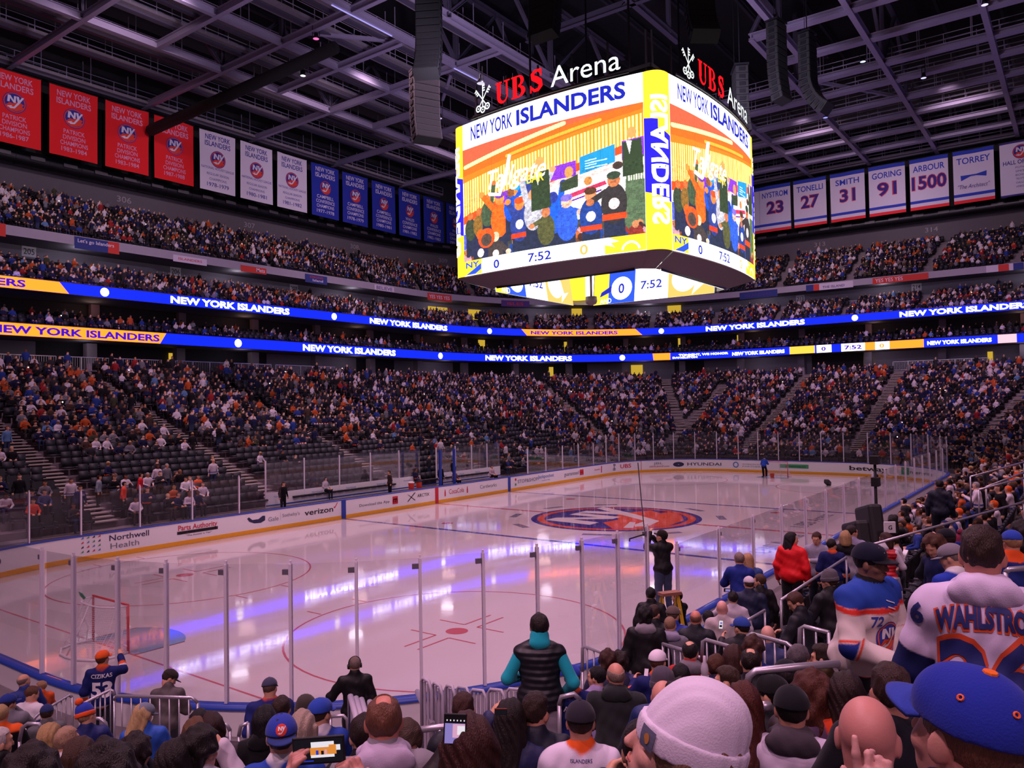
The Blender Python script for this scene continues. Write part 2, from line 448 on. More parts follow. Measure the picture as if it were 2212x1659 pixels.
def ad(items, x0=0.0):
    """one printed advert on the boards; items: (kind, ...) in arc metres from x=0 on the far side"""
    mats = []; mb = MB()
    def mi(m):
        if m not in mats: mats.append(m)
        return mats.index(m)
    f = bd_at(SF+x0)
    for it in items:
        if it[0] == 't': _, s, x, y, h, w, bo, m = it; put_text(mb, s, f, x, y, h, w, bo, mi(m), maxlen=.5)
        elif it[0] == 'p': put_poly(mb, it[1], f, mi(it[2]), .5)
        elif it[0] == 'r': put_ring(mb, it[1], it[2], (lambda X, Y: f(X, Y)), mi(it[5]), 32, it[3], it[4])
    return mb.build('advert_print', mats, boards)
rect = lambda x0, y0, x1, y1: [(x0, y0), (x1, y0), (x1, y1), (x0, y1)]
# left to right as read from the camera
ad([('p', [( -26.2+1.0*math.cos(R(a)), .62+.36*math.sin(R(a))) for a in range(0, 360, 12)], M_INK), ('t', 'Ford', -26.2, .5, .25, 1.3, .01, M_WHITE)])
ad([('t', 'Northwell', -19.9, .68, .25, 1.75, .012, M_INK), ('t', 'Health', -20.1, .34, .24, 1.25, 0, M_INKG)] +
   [('p', [(-21.95+.23*i, .34+.19*j), (-21.83+.23*i, .36+.19*j), (-21.84+.23*i, .45+.19*j)], (M_INKGR, M_INK, M_INKR, M_INKB)[(i+j) % 4]) for i in range(4) for j in range(4)])
ad([('t', 'Parts Authority', -16.65, .68, .24, 2.0, .02, M_INKR), ('p', rect(-17.7, .5, -15.62, .64), M_INKK), ('t', 'Auto Parts Super Stores', -16.66, .54, .075, 1.9, .01, M_WHITE), ('t', '"The Answer is Yes!"', -16.6, .38, .07, 1.3, .005, M_INKK)])
ad([('p', [(-14.0, .78), (-13.88, .62), (-13.6, .5), (-13.2, .48), (-12.95, .58), (-12.95, .8), (-13.1, .82), (-13.35, .68), (-13.7, .68), (-13.9, .84)], M_INK), ('t', 'Gale', -12.45, .48, .22, .62, 0, M_INKG), ('p', rect(-12.02, .44, -12.01, .86), M_INKG), ('t', "Sotheby's", -11.35, .6, .17, 1.1, 0, M_INKG)])
ad([('t', 'verizon', -9.5, .5, .3, 1.95, .02, M_INKK), ('p', [(-8.5, .72), (-8.4, .66), (-8.18, .96), (-8.24, .96), (-8.4, .74), (-8.45, .76)], M_INKR)])
ad([('t', 'Download the App', -5.4, .52, .16, 2.4, .01, M_INKG), ('p', rect(-3.95, .38, -3.5, .84), M_INKR), ('t', 'm', -3.72, .48, .36, .34, .02, M_YEL)])
ad([('p', [(-2.7, .4), (-2.6, .4), (-1.95, .9), (-2.05, .9)], M_INKK), ('p', [(-2.7, .86), (-2.55, .8), (-1.95, .42), (-2.05, .42)], M_INKK), ('t', 'ARCTIX', -1.25, .58, .2, 1.1, .008, M_INKK)])
ad([('t', 'CocaCola', 1.95, .48, .32, 1.5, -.004, M_INKR), ('p', [(.75, .38), (.87, .38), (.87, .62), (.83, .82), (.79, .82), (.75, .62)], M_INKR), ('p', [(3.0, .38), (3.12, .38), (3.12, .62), (3.08, .82), (3.04, .82), (3.0, .62)], M_INKR)])
ad([('t', 'Cardworks', 5.35, .52, .26, 1.85, -.004, M_INKG)])
ad([('p', circ(.1, 14, 8.55, .8), M_INKR), ('p', circ(.1, 14, 8.55, .44), M_INKGR), ('t', 'STOP&SHOP', 10.1, .5, .26, 2.6, .01, M_INKG)])
ad([('t', 'Jackpocket', 12.5, .62, .26, 2.2, .012, M_INKB), ('t', 'Lottery App', 12.5, .4, .1, 1.1, 0, M_INKG)])
ad([('t', 'guaranteed', 16.2, .5, .3, 2.2, .008, M_INKG), ('p', rect(17.45, .4, 18.05, .85), M_INKR), ('t', 'RATE', 17.75, .55, .13, .46, .01, M_WHITE)])
ad([('t', 'Dunkin', 20.3, .58, .16, .9, 0, M_INKR), ('p', [(20.9, .34), (21.05, .34), (21.1, .9), (20.95, .9)], M_INKR)])
def keys_poly(x, y, s, m):
    out = []
    for a in (60, 90, 120):
        c_, s_ = math.cos(R(a)), math.sin(R(a)); n_ = (-s_, c_); w_ = .05*s
        L_ = s*.55
        P_ = lambda u, v: (x+u*c_+v*n_[0], y+u*s_+v*n_[1])
        out.append(('p', [P_(-L_*.6, -w_), P_(L_, -w_), P_(L_, w_), P_(-L_*.6, w_)], m))
        out.append(('p', [P_(L_*.6, -w_), P_(L_, -w_), P_(L_, -w_*4.2), P_(L_*.6, -w_*4.2)], m))
        c2 = P_(-L_*.82, 0); out.append(('r', s*.1, s*.2, c2[0], c2[1], m))
    return out
ad(keys_poly(23.1, .66, .5, M_INKG)+[('t', 'UBS', 24.6, .5, .34, 1.35, .02, M_INKR)])
ad([('p', rect(26.35, .21, 26.4, 1.02), M_INKR), ('t', 'DEVILSHOP.com', 28.2, .4, .13, 1.9, .02, M_INKR), ('t', 'JBL', 28.1, .64, .2, .9, .01, M_INKG)])
ad([('p', [(30.0+.5*math.cos(R(a)), .6+.22*math.sin(R(a))) for a in range(0, 360, 15)], M_INK), ('t', 'H', 30.0, .48, .24, .4, .01, M_WHITE), ('t', 'HYUNDAI', 32.3, .48, .28, 3.0, .014, M_INK)])
ad([('r', .17, .26, 35.1, .6, M_INKB), ('t', 'GLOBALIZATION', 36.6, .62, .11, 1.8, .004, M_INKG), ('t', 'PARTNERS', 36.6, .42, .11, 1.8, .004, M_INKG)])
ad([('p', rect(39.0, .45, 41.4, .78), M_INKGR), ('t', 'goldman', 40.3, .54, .16, 1.7, .004, M_WHITE)])
ad([('t', 'betway', 46.2, .46, .36, 3.1, .028, M_INKK)])
ad([('p', rect(49.0, .36, 49.75, .92), M_INKGR), ('t', 'e', 49.45, .52, .26, .3, .02, M_WHITE), ('t', 'nterprise', 51.15, .5, .25, 2.6, .006, M_INKK)])
ad([('t', 'HEINEKEN', 54.9, .5, .22, 2.0, .008, M_INKGR)])
# inner club-side wall behind the near boards
# ================================================================= rink glass
def pane(g, t0, t1, h, label, group, d=.07):
    (x0, y0), (x1, y1) = RP(d, g, t0), RP(d, g, t1)
    L_ = math.hypot(x1-x0, y1-y0); rz = math.atan2(y1-y0, x1-x0)
    b = MB(); b.box((L_/2, 0, h/2), (L_-.03, .012, h))
    o = b.build('glass_panel', M_GLASS, loc=(x0, y0, 1.09), rot=(0, 0, rz)); tag(o, label, 'glass', group)
    p = MB(); p.box((0, .0, h/2+.03), (.03, .05, h+.06)); p.box((0, .03, h/2), (.05, .02, h)); p.box((0, -.03, h/2), (.05, .02, h)); p.build('post', M_ALU, o)
    c = MB(); c.box((.07, 0, h-.14), (.14, .045, .09)); c.build('clip', mat('clip_grey', '#6a6470', .5), o)
    return o
ORD = ['first', 'second', 'third', 'fourth', 'fifth', 'sixth', 'seventh', 'eighth', 'ninth', 'tenth', 'eleventh', 'twelfth', 'thirteenth', 'fourteenth', 'fifteenth', 'sixteenth', 'seventeenth', 'eighteenth', 'nineteenth', 'twentieth']
def nth(i): return ORD[i] if i < 20 else ('%dst' if (i+1) % 10 == 1 and i != 110 else '%dnd' if (i+1) % 10 == 2 else '%drd' if (i+1) % 10 == 3 else '%dth') % (i+1)
# near corner: posts at measured angles round the corner arc (piece 5 runs from the side (270 deg) to the end (180 deg))
angs = [186.7, 194.8, 202, 209.7, 217.3, 224.8, 232.2, 240, 247.5, 254.8, 262, 269.7]
ta = [(270-a)/90 for a in angs]
for i in range(len(ta)-1):
    pane(5, ta[i+1], ta[i], 2.38, 'tall clear rink glass pane round the near corner, %s from the left' % nth(i+1), 'near corner glass panes')
pane(6, .02, .26, 2.38, 'clear rink glass pane at the left picture edge behind the near goal', 'near corner glass panes'); pane(5, ta[0], 1.0, 2.38, 'tall clear rink glass pane round the near corner, leftmost', 'near corner glass panes')
nx_ = 18
for i in range(nx_):
    x0, x1 = -20.5+2.55*i, -20.5+2.55*(i+1)
    if x0 > 21: break
    sx = ring_dims(.07)[3]
    if -21.9 > x0: continue
    pane(4, (sx-x0)/(2*sx), (sx-x1)/(2*sx), 1.78, 'lower clear glass pane on the near sideline boards, %s from the near corner' % nth(i), 'near sideline glass panes')
sx = ring_dims(.07)[3]
for i, (x0, x1) in enumerate([(-21.9, -19.4), (-19.4, -16.9), (-16.9, -14.4), (-14.4, -11.9)]):
    pane(0, (x0+sx)/(2*sx), (x1+sx)/(2*sx), 1.8, 'clear glass pane on the far sideline before the penalty boxes, %s from the left' % nth(i), 'far sideline glass panes')
for i, x0 in enumerate([10.2, 12.6, 15.0, 17.4, 19.8]):
    pane(0, (x0+sx)/(2*sx), (min(x0+2.4, sx)+sx)/(2*sx), 1.8, 'clear glass pane on the far sideline beyond the penalty boxes, %s from them' % nth(i), 'far sideline glass panes')
for i in range(3): pane(7, .55+.15*i, .70+.15*i, 2.0, 'clear glass pane in the far left corner, %s from the left' % nth(i), 'far sideline glass panes')
for i in range(7): pane(1, i/7, (i+1)/7, 2.4, 'tall clear glass pane round the far left corner of the rink, %s from the sideline' % nth(i), 'far end glass panes')
for i in range(5): pane(2, i/5, (i+1)/5, 2.4, 'tall clear glass pane behind the far goal, %s from the left' % nth(i), 'far end glass panes')
for i in range(7): pane(3, i/7, (i+1)/7, 2.4, 'tall clear glass pane round the far right corner, %s from the far end' % nth(i), 'far end glass panes')

# ================================================================= concrete bowl, tiers
b = MB(); prof = [(.15, 0.02), (.15, .55), (ROW0, .55)]
for k in range(NROW): prof += [(row_d(k), row_z(k)), (row_d(k)+TREAD, row_z(k))]
DT, ZT = row_d(NROW-1)+TREAD, 9.28
prof += [(DT, ZT), (33.0, ZT)]
sweep(b, prof, N_ALL); b.build('lower_bowl_terrace', M_CONC, kind='structure')
# concourse wall under the lower ribbon
b = MB(); sweep(b, [(33.0, ZT), (33.0, 11.95)], N_UP); b.build('wall_concourse', M_WALLD, kind='structure')
b = MB(); sweep(b, [(29.0, 11.93), (33.2, 11.93)], N_UP); b.build('ceiling_concourse', mat('soffit', '#3a353c', .8), kind='structure')
# suites
b = MB(); prof = [(29.05, 11.93), (29.05, 12.5), (29.6, 12.5)]
for k in range(4): prof += [(29.6+.95*k, 12.5+.36*k), (30.55+.95*k, 12.5+.36*k)]
prof += [(33.4, 13.6)]
sweep(b, prof, N_UP); b.build('suite_terrace', mat('suite_floor', '#2b2730', .8), kind='structure')
b = MB(); sweep(b, [(34.4, 13.4), (34.4, 15.4)], N_UP); b.build('wall_suites', mat('suite_wall', '#241a20', .8), kind='structure')
b = MB(); sweep(b, [(29.05, 15.36), (34.5, 15.36)], N_UP); b.build('ceiling_suites', mat('soffit2', '#2a242c', .8), kind='structure')
# 200 level
Z2 = lambda k: 15.75+.33*k
b = MB(); prof = [(29.05, 15.36), (29.05, 15.75), (29.5, 15.75)]
for k in range(8): prof += [(29.5+.85*k, Z2(k)), (30.35+.85*k, Z2(k))]
prof += [(37.0, Z2(7)), (37.0, 20.25)]
sweep(b, prof[:-1], N_UP); b.build('middle_terrace', M_CONC, kind='structure')
b = MB(); sweep(b, [(37.0, Z2(7)), (37.0, 20.25)], N_UP); b.build('wall_middle_level', M_WALLG, kind='structure')
b = MB(); sweep(b, [(33.42, 20.16), (37.1, 20.16)], N_UP); b.build('ceiling_middle_level', mat('soffit3', '#58525c', .8), kind='structure')
b = MB(); sweep(b, [(33.4, 20.14), (33.4, 20.92), (33.6, 20.92), (33.6, 20.6)], N_UP); b.build('balcony_front', mat('balcony_paint', '#8d8690', .7, noise=.06, nscale=2), kind='structure')
# 300 level
Z3 = lambda k: 20.75+.44*k
b = MB(); prof = [(33.6, 20.3), (33.6, 20.75)]
for k in range(13): prof += [(33.9+.86*k, Z3(k)), (34.76+.86*k, Z3(k))]
prof += [(46.0, Z3(12))]
sweep(b, prof, N_UP); b.build('upper_terrace', M_CONC, kind='structure')
b = MB(); sweep(b, [(45.9, Z3(12)-.2), (45.9, 29.6)], N_UP); b.build('wall_upper_level', mat('upper_wall', '#565058', .85, noise=.06, nscale=1.5), kind='structure')
b = MB(); sweep(b, [(46.0, 29.5), (46.0, 44)], N_UP); b.build('wall_high', M_WALLD, kind='structure')
# round air duct under the banners
b = MB(); prof = [(45.0+.75*math.cos(R(a)), 29.9+.75*math.sin(R(a))) for a in range(0, 361, 30)]
sweep(b, prof, N_UP)
duct = b.build('air_duct', mat('duct_black', '#1d1b22', .35, .5), smooth=True); tag(duct, 'long dark round air duct running below the hanging banners', 'duct')
L45 = ring_len(44.2)
b = MB()
for i in range(60):
    s = 2+i*2.9
    if s > sum(L45[:4])-2: break
    x, y, nx, ny = RS(44.16, s); b.box((x, y, 29.9), (1.25, .08, .34), rz=math.atan2(nx, -ny)+0)
b.build('duct_grille', mat('grille', '#3a353d', .5), duct)
b = MB()
for i in range(58):
    s = 3.4+i*2.9
    if s > sum(L45[:4])-2: break
    x, y, nx, ny = RS(45.0, s); b.tube([(x-nx*.77+.77*nx*(1-math.cos(R(a))), y-ny*.77+.77*ny*(1-math.cos(R(a))), 29.9+.77*math.sin(R(a))) for a in range(-90, 91, 22)], .03, 5)
b.build('duct_band', M_BLACKM, duct)
# columns of the concourse and the suites
k = 0
for s in np.arange(2.5, 176, 7.6):
    x, y, nx, ny = RS(31.8, s*1.02); rz = math.atan2(ny, nx)
    b = MB(); b.box((x, y, 10.5), (.7, .8, 2.7), rz=rz); b.build('trim_column', mat('column_paint', '#7b7078', .7), kind='structure')
    x, y, nx, ny = RS(33.9, s*1.04+1.5); rz = math.atan2(ny, nx)
    b = MB(); b.box((x, y, 14.4), (.5, .7, 2.0), rz=rz); b.build('trim_pier', mat('column_paint2', '#705660', .7), kind='structure')
# lighter concourse wall stretches and lit doorways
for (s0, s1) in ((15.0, 22.5), (44, 56), (92, 104), (108, 122), (128, 150), (62, 72)):
    b = MB(); n_ = 8
    V = []; F = []
    for i in range(n_+1):
        x, y, nx, ny = RS(32.9, s0+(s1-s0)*i/n_); V += [(x, y, ZT), (x, y, 11.9)]
    for i in range(n_): F.append((2*i, 2*i+1, 2*i+3, 2*i+2))
    b.add(V, F); b.build('wall_concourse_panel', M_WALLG, kind='structure')
M_WARM = led('warm_doorway', '#d9b23a', .85)
def lit_door(d, s, z, w, h, label):
    x, y, nx, ny = RS(d, s); o = MB().box((0, 0, h/2), (.1, w, h)).build('lit_doorway', M_WARM, loc=(x, y, z), rot=(0, 0, math.atan2(ny, nx)))
    o['kind'] = 'structure'; o.name = 'door_lit'
for a in ((32.85, 33.9, ZT, .7, 2.2), (32.85, 86.8, ZT, .6, 2.2), (32.85, 98.8, ZT, 1.6, 2.3), (32.85, 128.5, ZT, .9, 2.2), (32.85, 141, ZT, .5, 2.0),
          (36.9, 96.5, Z2(7), 1.5, 2.4), (36.9, 110.5, Z2(7), 1.9, 2.5), (36.9, 75, Z2(7), 3.2, 1.6), (36.9, 81, Z2(7), 2.0, 1.6), (34.3, 78.5, 13.6, 1.0, 1.6), (34.3, 91, 13.6, .4, 1.5), (34.3, 107, 13.6, .4, 1.6), (34.3, 115, 13.6, .3, 1.6)):
    lit_door(*a, '')
# ================================================================= ribbon displays
def ribbon(name, d, z0, z1, label, segs, texts, discs):
    o = empty(name, label, 'display board', (0, 0, 0))
    def strip_on(s0, s1, za, zb, m, nm, off, slant0=0.0, slant1=0.0):
        n_ = max(2, int(abs(s1-s0)/1.2)); V = []; F = []
        for i in range(n_+1):
            for z, e in ((za, 0), (zb, 1)):
                a_ = s0+(slant0 if e else 0); b_ = s1+(slant1 if e else 0)
                x, y, nx, ny = RS(d, a_+(b_-a_)*i/n_); V.append((x-nx*off, y-ny*off, z))
        for i in range(n_): F.append((2*i, 2*i+1, 2*i+3, 2*i+2))
        return MB().add(V, F).build(nm, m, o)
    h = z1-z0
    strip_on(0, 178.5, z0, z1, led('ribbon_blue', (.002, .008, 1.0), 3.6), 'screen', 0.0)
    b = MB(); sweep(b, [(d+.01, z0-.05), (d-.03, z0-.05), (d-.03, z0-.005), (d, z0-.005)], N_UP); b.build('lower_trim', M_BLACKM, o)
    b = MB(); sweep(b, [(d, z1+.005), (d-.03, z1+.005), (d-.03, z1+.06), (d+.1, z1+.06)], N_UP); b.build('upper_trim', M_BLACKM, o)
    for (s0, s1, m, l0, l1) in segs: strip_on(s0, s1, z0, z1, m, 'colour_block', .012, l0, l1)
    for (t, sc, w, m, yo, hh) in texts:
        mb = MB()
        put_text(mb, t, lambda x, y: (lambda q: (q[0]-q[2]*.024, q[1]-q[3]*.024, y))(RS(d, x)), sc, z0+h*yo, h*hh, w, .05, maxlen=1.5)
        mb.build('lettering', m, o)
    for s in discs:
        mb = MB(); put_poly(mb, circ(h*.41, 28, 0, 0), lambda x, y: (lambda q: (q[0]-q[2]*.02, q[1]-q[3]*.02, (z0+z1)/2+y))(RS(d, s+x)))
        mb.build('club_disc', L_W, o)
    return o
L_OR = led('orange', (1, .155, .012), 3.2); L_W = led('white', (1, .96, 1.0), 3.0); L_WT = led('white_text', (.95, .93, 1.0), 6.0); L_PUR = led('purple_text', (.06, .006, .62), 1.0); L_LT = led('pale_blue', (.3, .5, 1), 1.2)
NYI = 'NEW YORK ISLANDERS'
ribbon('ribbon_display', 29.0, 15.36, 16.2, 'upper curved ribbon display, blue with white team lettering, above the suites',
       [(0, 22.0, L_OR, 0, -.7), (78.0, 93.7, L_OR, -.8, -.9)],
       [(NYI, 12.4, 13.1, L_PUR, .2, .6), (NYI, 36.4, 12.3, L_WT, .17, .67), (NYI, 59.5, 12.6, L_WT, .17, .67), (NYI, 84.5, 11.9, L_PUR, .24, .52), (NYI, 108.2, 12.4, L_WT, .17, .67), (NYI, 131.0, 12.3, L_WT, .17, .67), (NYI, 155.0, 12.3, L_WT, .17, .67)],
       [24.7, 48.2, 72.5, 96.2, 120.1, 144.2])
L_Y = led('yellow', (1, .55, .06), 1.5)
lo = ribbon('ribbon_display', 29.0, 11.93, 12.83, 'lower curved ribbon display, blue with white team lettering and an orange left part',
       [(0, 29.3, L_OR, 0, .55), (95.1, 97.3, L_OR, -.1, .0), (112.5, 115.5, L_Y, 0, 0), (115.7, 117.4, L_W, 0, 0), (118.5, 121.1, L_W, 0, 0), (121.1, 122.2, L_OR, 0, 0), (122.2, 123.7, L_W, 0, 0), (123.7, 127.2, L_OR, 0, 0), (134.2, 135.9, led('pink', (1, .5, .6), 1.4), 0, 0)],
       [(NYI, 22.9, 12.7, L_PUR, .2, .6), (NYI, 50.6, 12.9, L_WT, .17, .67), (NYI, 78.0, 12.4, L_WT, .17, .67), ('TONIGHT, WE HONOR', 101.6, 6.4, L_WT, .5, .28), ('DANGLETON', 99.2, 3.2, L_WT, .16, .24), (NYI, 108.6, 6.6, L_WT, .25, .45),
        ('0', 116.5, .5, L_PUR, .25, .5), ('7:52', 119.8, 1.9, L_PUR, .25, .5), ('0', 122.9, .5, L_OR, .25, .5), (NYI, 130.6, 6.1, L_WT, .25, .45), (NYI, 150, 12.6, L_WT, .17, .67)],
       [36.8, 64.6, 91.0])

# ================================================================= hanging banners
M_FELR = mat('banner_red', '#d8121c', .9, bump=.2, bscale=8); M_FELW = mat('banner_white', '#cfc6da', .9, bump=.2, bscale=8); M_FELB = mat('banner_blue', '#1b2a9a', .9, bump=.2, bscale=8)
M_LILAC = mat('banner_lilac', '#c48ab0', .9); M_ORB = mat('banner_orange', '#d23a2a', .9); M_NV = mat('banner_navy', '#2a2a86', .9)
def wave(w, h, depth, seed, nx=10, nz=12):
    r_ = random.Random(seed); ph = [r_.uniform(0, 6) for _ in range(3)]
    def z_(u, v): return depth*(math.sin(u*5+ph[0]+v*1.5)*.5+math.sin(u*11+ph[1]-v*3)*.3)*(1-.5*v)
    return z_
def banner_cloth(parent, w, h, fld, mats, rects):
    """cloth w x h hanging from z=0 down, wavy; rects = [(v0,v1,mat index)] horizontal bands from the top"""
    for (v0, v1, m) in rects:
        n_ = 12; k_ = max(2, int(12*(v1-v0))); V = []; F = []
        for j in range(k_+1):
            v = v0+(v1-v0)*j/k_
            for i in range(n_+1): V.append((w*(i/n_-.5), fld(i/n_, v), -h*v))
        for j in range(k_):
            for i in range(n_): a = j*(n_+1)+i; F.append((a, a+1, a+n_+2, a+n_+1))
        yield V, F, m
BW, BH = 4.36, 6.55
def make_banner(name, label, group, loc, rz, main, bands, lines, emblem=None, seed=0, w=BW):
    o = empty(name, label, 'banner', loc, rz, group)
    f = wave(w, BH, .10, seed)
    mats = [main]; mb = MB()
    for V, F, m in banner_cloth(o, w, BH, f, None, [(0, 1, 0)]): mb.add(V, F, 0)
    cl = mb.build('cloth', main, o, True)
    mp = lambda x, y, l=1: (x, f(x/w+.5, -y/BH)-.012*l, y)
    for (v0, v1, m) in bands:
        q = MB()
        for V, F, _ in banner_cloth(o, w, BH, lambda u, v: f(u, v)-.012, None, [(v0, v1, 0)]): q.add(V, F, 0)
        q.build('stripe', m, o, True)
    for (t, v, h, tw, m, bo) in lines:
        if m.__class__ is tuple: 
            q = MB(); put_text(q, t, lambda x, y: mp(x, y, 1), 0, -BH*v, h, tw*1.03, bo+.05, maxlen=.6); q.build('lettering_edge', m[1], o)
            q = MB(); put_text(q, t, lambda x, y: mp(x, y, 2), 0, -BH*v, h, tw, bo, maxlen=.6); q.build('lettering', m[0], o)
        else:
            q = MB(); put_text(q, t, mp, 0, -BH*v, h, tw, bo, maxlen=.6); q.build('lettering', m, o)
    if emblem:
        v, r_, ms = emblem; q = MB(); put_emblem(q, lambda x, y, l: mp(x, y-BH*v, 1.5+l*.9), r_, maxlen=.45); q.build('emblem', ms, o)
    q = MB(); q.tube([(-w/2-.1, 0, .03), (w/2+.1, 0, .03)], .05, 6); q.build('hanging_rod', M_BLACKM, o)
    return o
EMB = [M_NV, M_ORB, M_FELW]
ys = 55.75
spec = [(-10.2, 'r', '1986-1987', 'cut by the left picture edge'), (-5.1, 'r', '1983-1984', 'second red one from the left'), (0.0, 'r', '1983-1984', 'third red one from the left'), (5.0, 'r', '1987-1988', 'rightmost red one beside the white ones'),
        (10.1, 'w', '1978-1979', 'leftmost of the white ones'), (15.1, 'w', '1980-1981', 'middle of the three white ones'), (20.1, 'w', '1981-1982', 'rightmost of the white ones'),
        (25.2, 'b', '1977-1978', 'first blue one after the white ones'), (30.2, 'b', '1978-1979', 'second blue one'), (35.35, 'b', '1980-1981', 'third blue one'), (40.4, 'c', '1981-1982', 'fourth blue one'), (45.45, 'c', '1982-1983', 'fifth blue one'), (50.4, 'c', '1983-1984', 'last blue one half behind the scoreboard')]
for i, (x, kd, yr, where) in enumerate(spec):
    top = [('NEW YORK', .135, .56, 3.0), ('ISLANDERS', .245, .56, 3.1)]
    loc = (x+BW/2, ys, 36.86)
    if kd == 'r':
        ln = [(t, v, h, w, M_LILAC, .02) for t, v, h, w in top]+[(t, v, .42, w, M_LILAC, .01) for t, v, w in (('PATRICK', .66, 1.9), ('DIVISION', .745, 2.0), ('CHAMPIONS', .83, 2.5), (yr, .92, 2.3))]
        make_banner('championship_banner', 'red division champions banner with round emblem, '+where, 'red championship banners', loc, 0, M_FELR, [], ln, (.42, .95, EMB), i)
    elif kd == 'w':
        ln = [(t, v, h, w, M_NV, .02) for t, v, h, w in top]+[(t, v, .28, w, M_NV, 0) for t, v, w in (('NATIONAL HOCKEY LEAGUE', .635, 4.0), ('REGULAR SEASON', .735, 2.7), ('CHAMPIONS', .82, 2.1))]+[(yr, .925, .44, 2.7, M_NV, .01)]
        make_banner('championship_banner', 'white regular season champions banner with round emblem, '+where, 'white championship banners', loc, 0, M_FELW, [], ln, (.45, .93, EMB), i)
    else:
        ln = [(t, v, h, w, M_FELW, .01) for t, v, h, w in top]+[(t, v, .42, w, M_FELW, .005) for t, v, w in (('CAMPBELL' if kd == 'b' else 'WALES', .645, 2.7 if kd == 'b' else 1.8), ('CONFERENCE', .735, 3.0), ('CHAMPIONS', .825, 2.8), (yr, .925, 2.8))]
        make_banner('championship_banner', 'blue conference champions banner with round emblem, '+where, 'blue championship banners', loc, 0, M_FELB, [], ln, (.43, .9, EMB), i)
M_RB = mat('banner_royal', '#2b3fb0', .9); M_RR = mat('banner_bright_red', '#e02a34', .9); M_DIM = mat('banner_purple', '#3a2a80', .9); M_ORE = mat('banner_red_edge', '#d04a52', .9)
NB = [(16.3, 'BOSSY', '22', 3.0), (11.9, 'NYSTROM', '23', 3.6), (7.1, 'TONELLI', '27', 3.5), (2.2, 'SMITH', '31', 3.0), (-2.65, 'GORING', '91', 3.5), (-7.55, 'ARBOUR', '1500', 3.6), (-12.45, 'TORREY', None, 3.6), (-17.4, 'HALL OF FAME', '', 4.0)]
for i, (y, nm, num, tw) in enumerate(NB):
    loc = (73.28, y+2.2, 36.86)
    if nm == 'HALL OF FAME':
        ln = [(nm, .42, .5, 3.7, M_NV, .02)]+[(t, .5+.07*j, .22, 1.2, M_NV, 0) for j, t in enumerate(('POTVIN', 'SMITH', 'BOSSY', 'TROTTIER', 'GILLIES', 'ARBOUR'))]
        make_banner('honour_banner', 'white hall of fame banner with purple border at the right edge', 'banners of honoured players', loc, -PI/2, M_FELW, [(0, .03, M_DIM), (.97, 1, M_DIM)], ln, (.2, .85, EMB), 40+i)
        continue
    ln = [(nm, .255, .78, tw, M_RB, .02)]
    if num: ln.append((num, .6, 1.65, {'22': 2.2, '23': 2.35, '27': 2.4, '31': 2.0, '91': 2.3, '1500': 3.9}[num], (M_DIM, M_ORE), .03))
    o = make_banner('honour_banner', 'white banner lettered %s%s with blue and red stripes' % (nm.title(), ' and number '+num if num else ' with a bow tie'), 'banners of honoured players', loc, -PI/2, M_FELW,
                [(0, .075, M_RB), (.82, .875, M_RB), (.94, 1, M_RR)], ln, None, 40+i)
    if num is None:
        q = MB(); bt = [(-1.4, -.1), (-1.35, -.75), (-.3, -.3), (.3, -.3), (1.35, -.55), (1.4, .1), (.3, -.12), (-.3, -.12)]
        put_poly(q, [(x, yy-3.0) for x, yy in bt], lambda x, yy: (x, -.05, yy)); q.build('bow_tie', M_RB, o)
        q = MB(); put_text(q, '"The Architect"', lambda x, yy: (x, -.05, yy), 0, -4.75, .5, 3.4, .0, slant=.3); q.build('script_lettering', M_DIM, o)

# ================================================================= section plates and cloth banners on the balcony front
def on_ring(d, s, z, off=.02):
    def f(x, y):
        px, py, nx, ny = RS(d, s+x); return (px-nx*off, py-ny*off, z+y)
    return f
def ringS_of(d, px, py):
    L = ring_len(d); best = min((abs(RS(d, s)[0]-px)+abs(RS(d, s)[1]-py), s) for s in np.arange(0, sum(L[:4]), .25)); return best[1]
M_PLATE = mat('sign_plate', '#c9c2c9', .6)
for (px, py, t) in ((-9.1, 49.95, '205'), (3.95, 49.95, '206'), (17.75, 49.95, '207'), (31.0, 49.95, '208'), (67.48, 9.4, '213'), (67.48, -4.4, '214')):
    s = ringS_of(37.0, px, py); q = MB(); f = on_ring(37.0, s, 19.65 if t in ('207', '208', '213') else 19.75, .03)
    put_poly(q, rect(-.55, -.45, .55, .45), f); o = q.build('section_sign', M_PLATE); tag(o, 'white section plate reading %s on the grey wall' % t, 'sign', 'middle level section plates')
    q = MB(); put_text(q, t, on_ring(37.0, s, 19.65 if t in ('207', '208', '213') else 19.75, .05), 0, -.25, .5, .85, .01); q.build('lettering', mat('sign_ink_plate', '#3a363c', .6), o)
for (px, py, t) in ((3.3, 58.45, '306'), (18.4, 58.45, '307'), (34.9, 58.45, '308'), (50.5, 58.0, '309'), (75.98, 8.9, '313'), (75.98, -5.1, '314')):
    s = ringS_of(45.9, px, py); q = MB(); put_text(q, t, on_ring(45.9, s, 28.2, .05), 0, -.3, .62, 1.5, .01)
    o = q.build('section_number', mat('wall_number', '#8b848c', .8)); tag(o, 'pale number %s painted high on the upper wall' % t, 'sign', 'upper level section numbers')
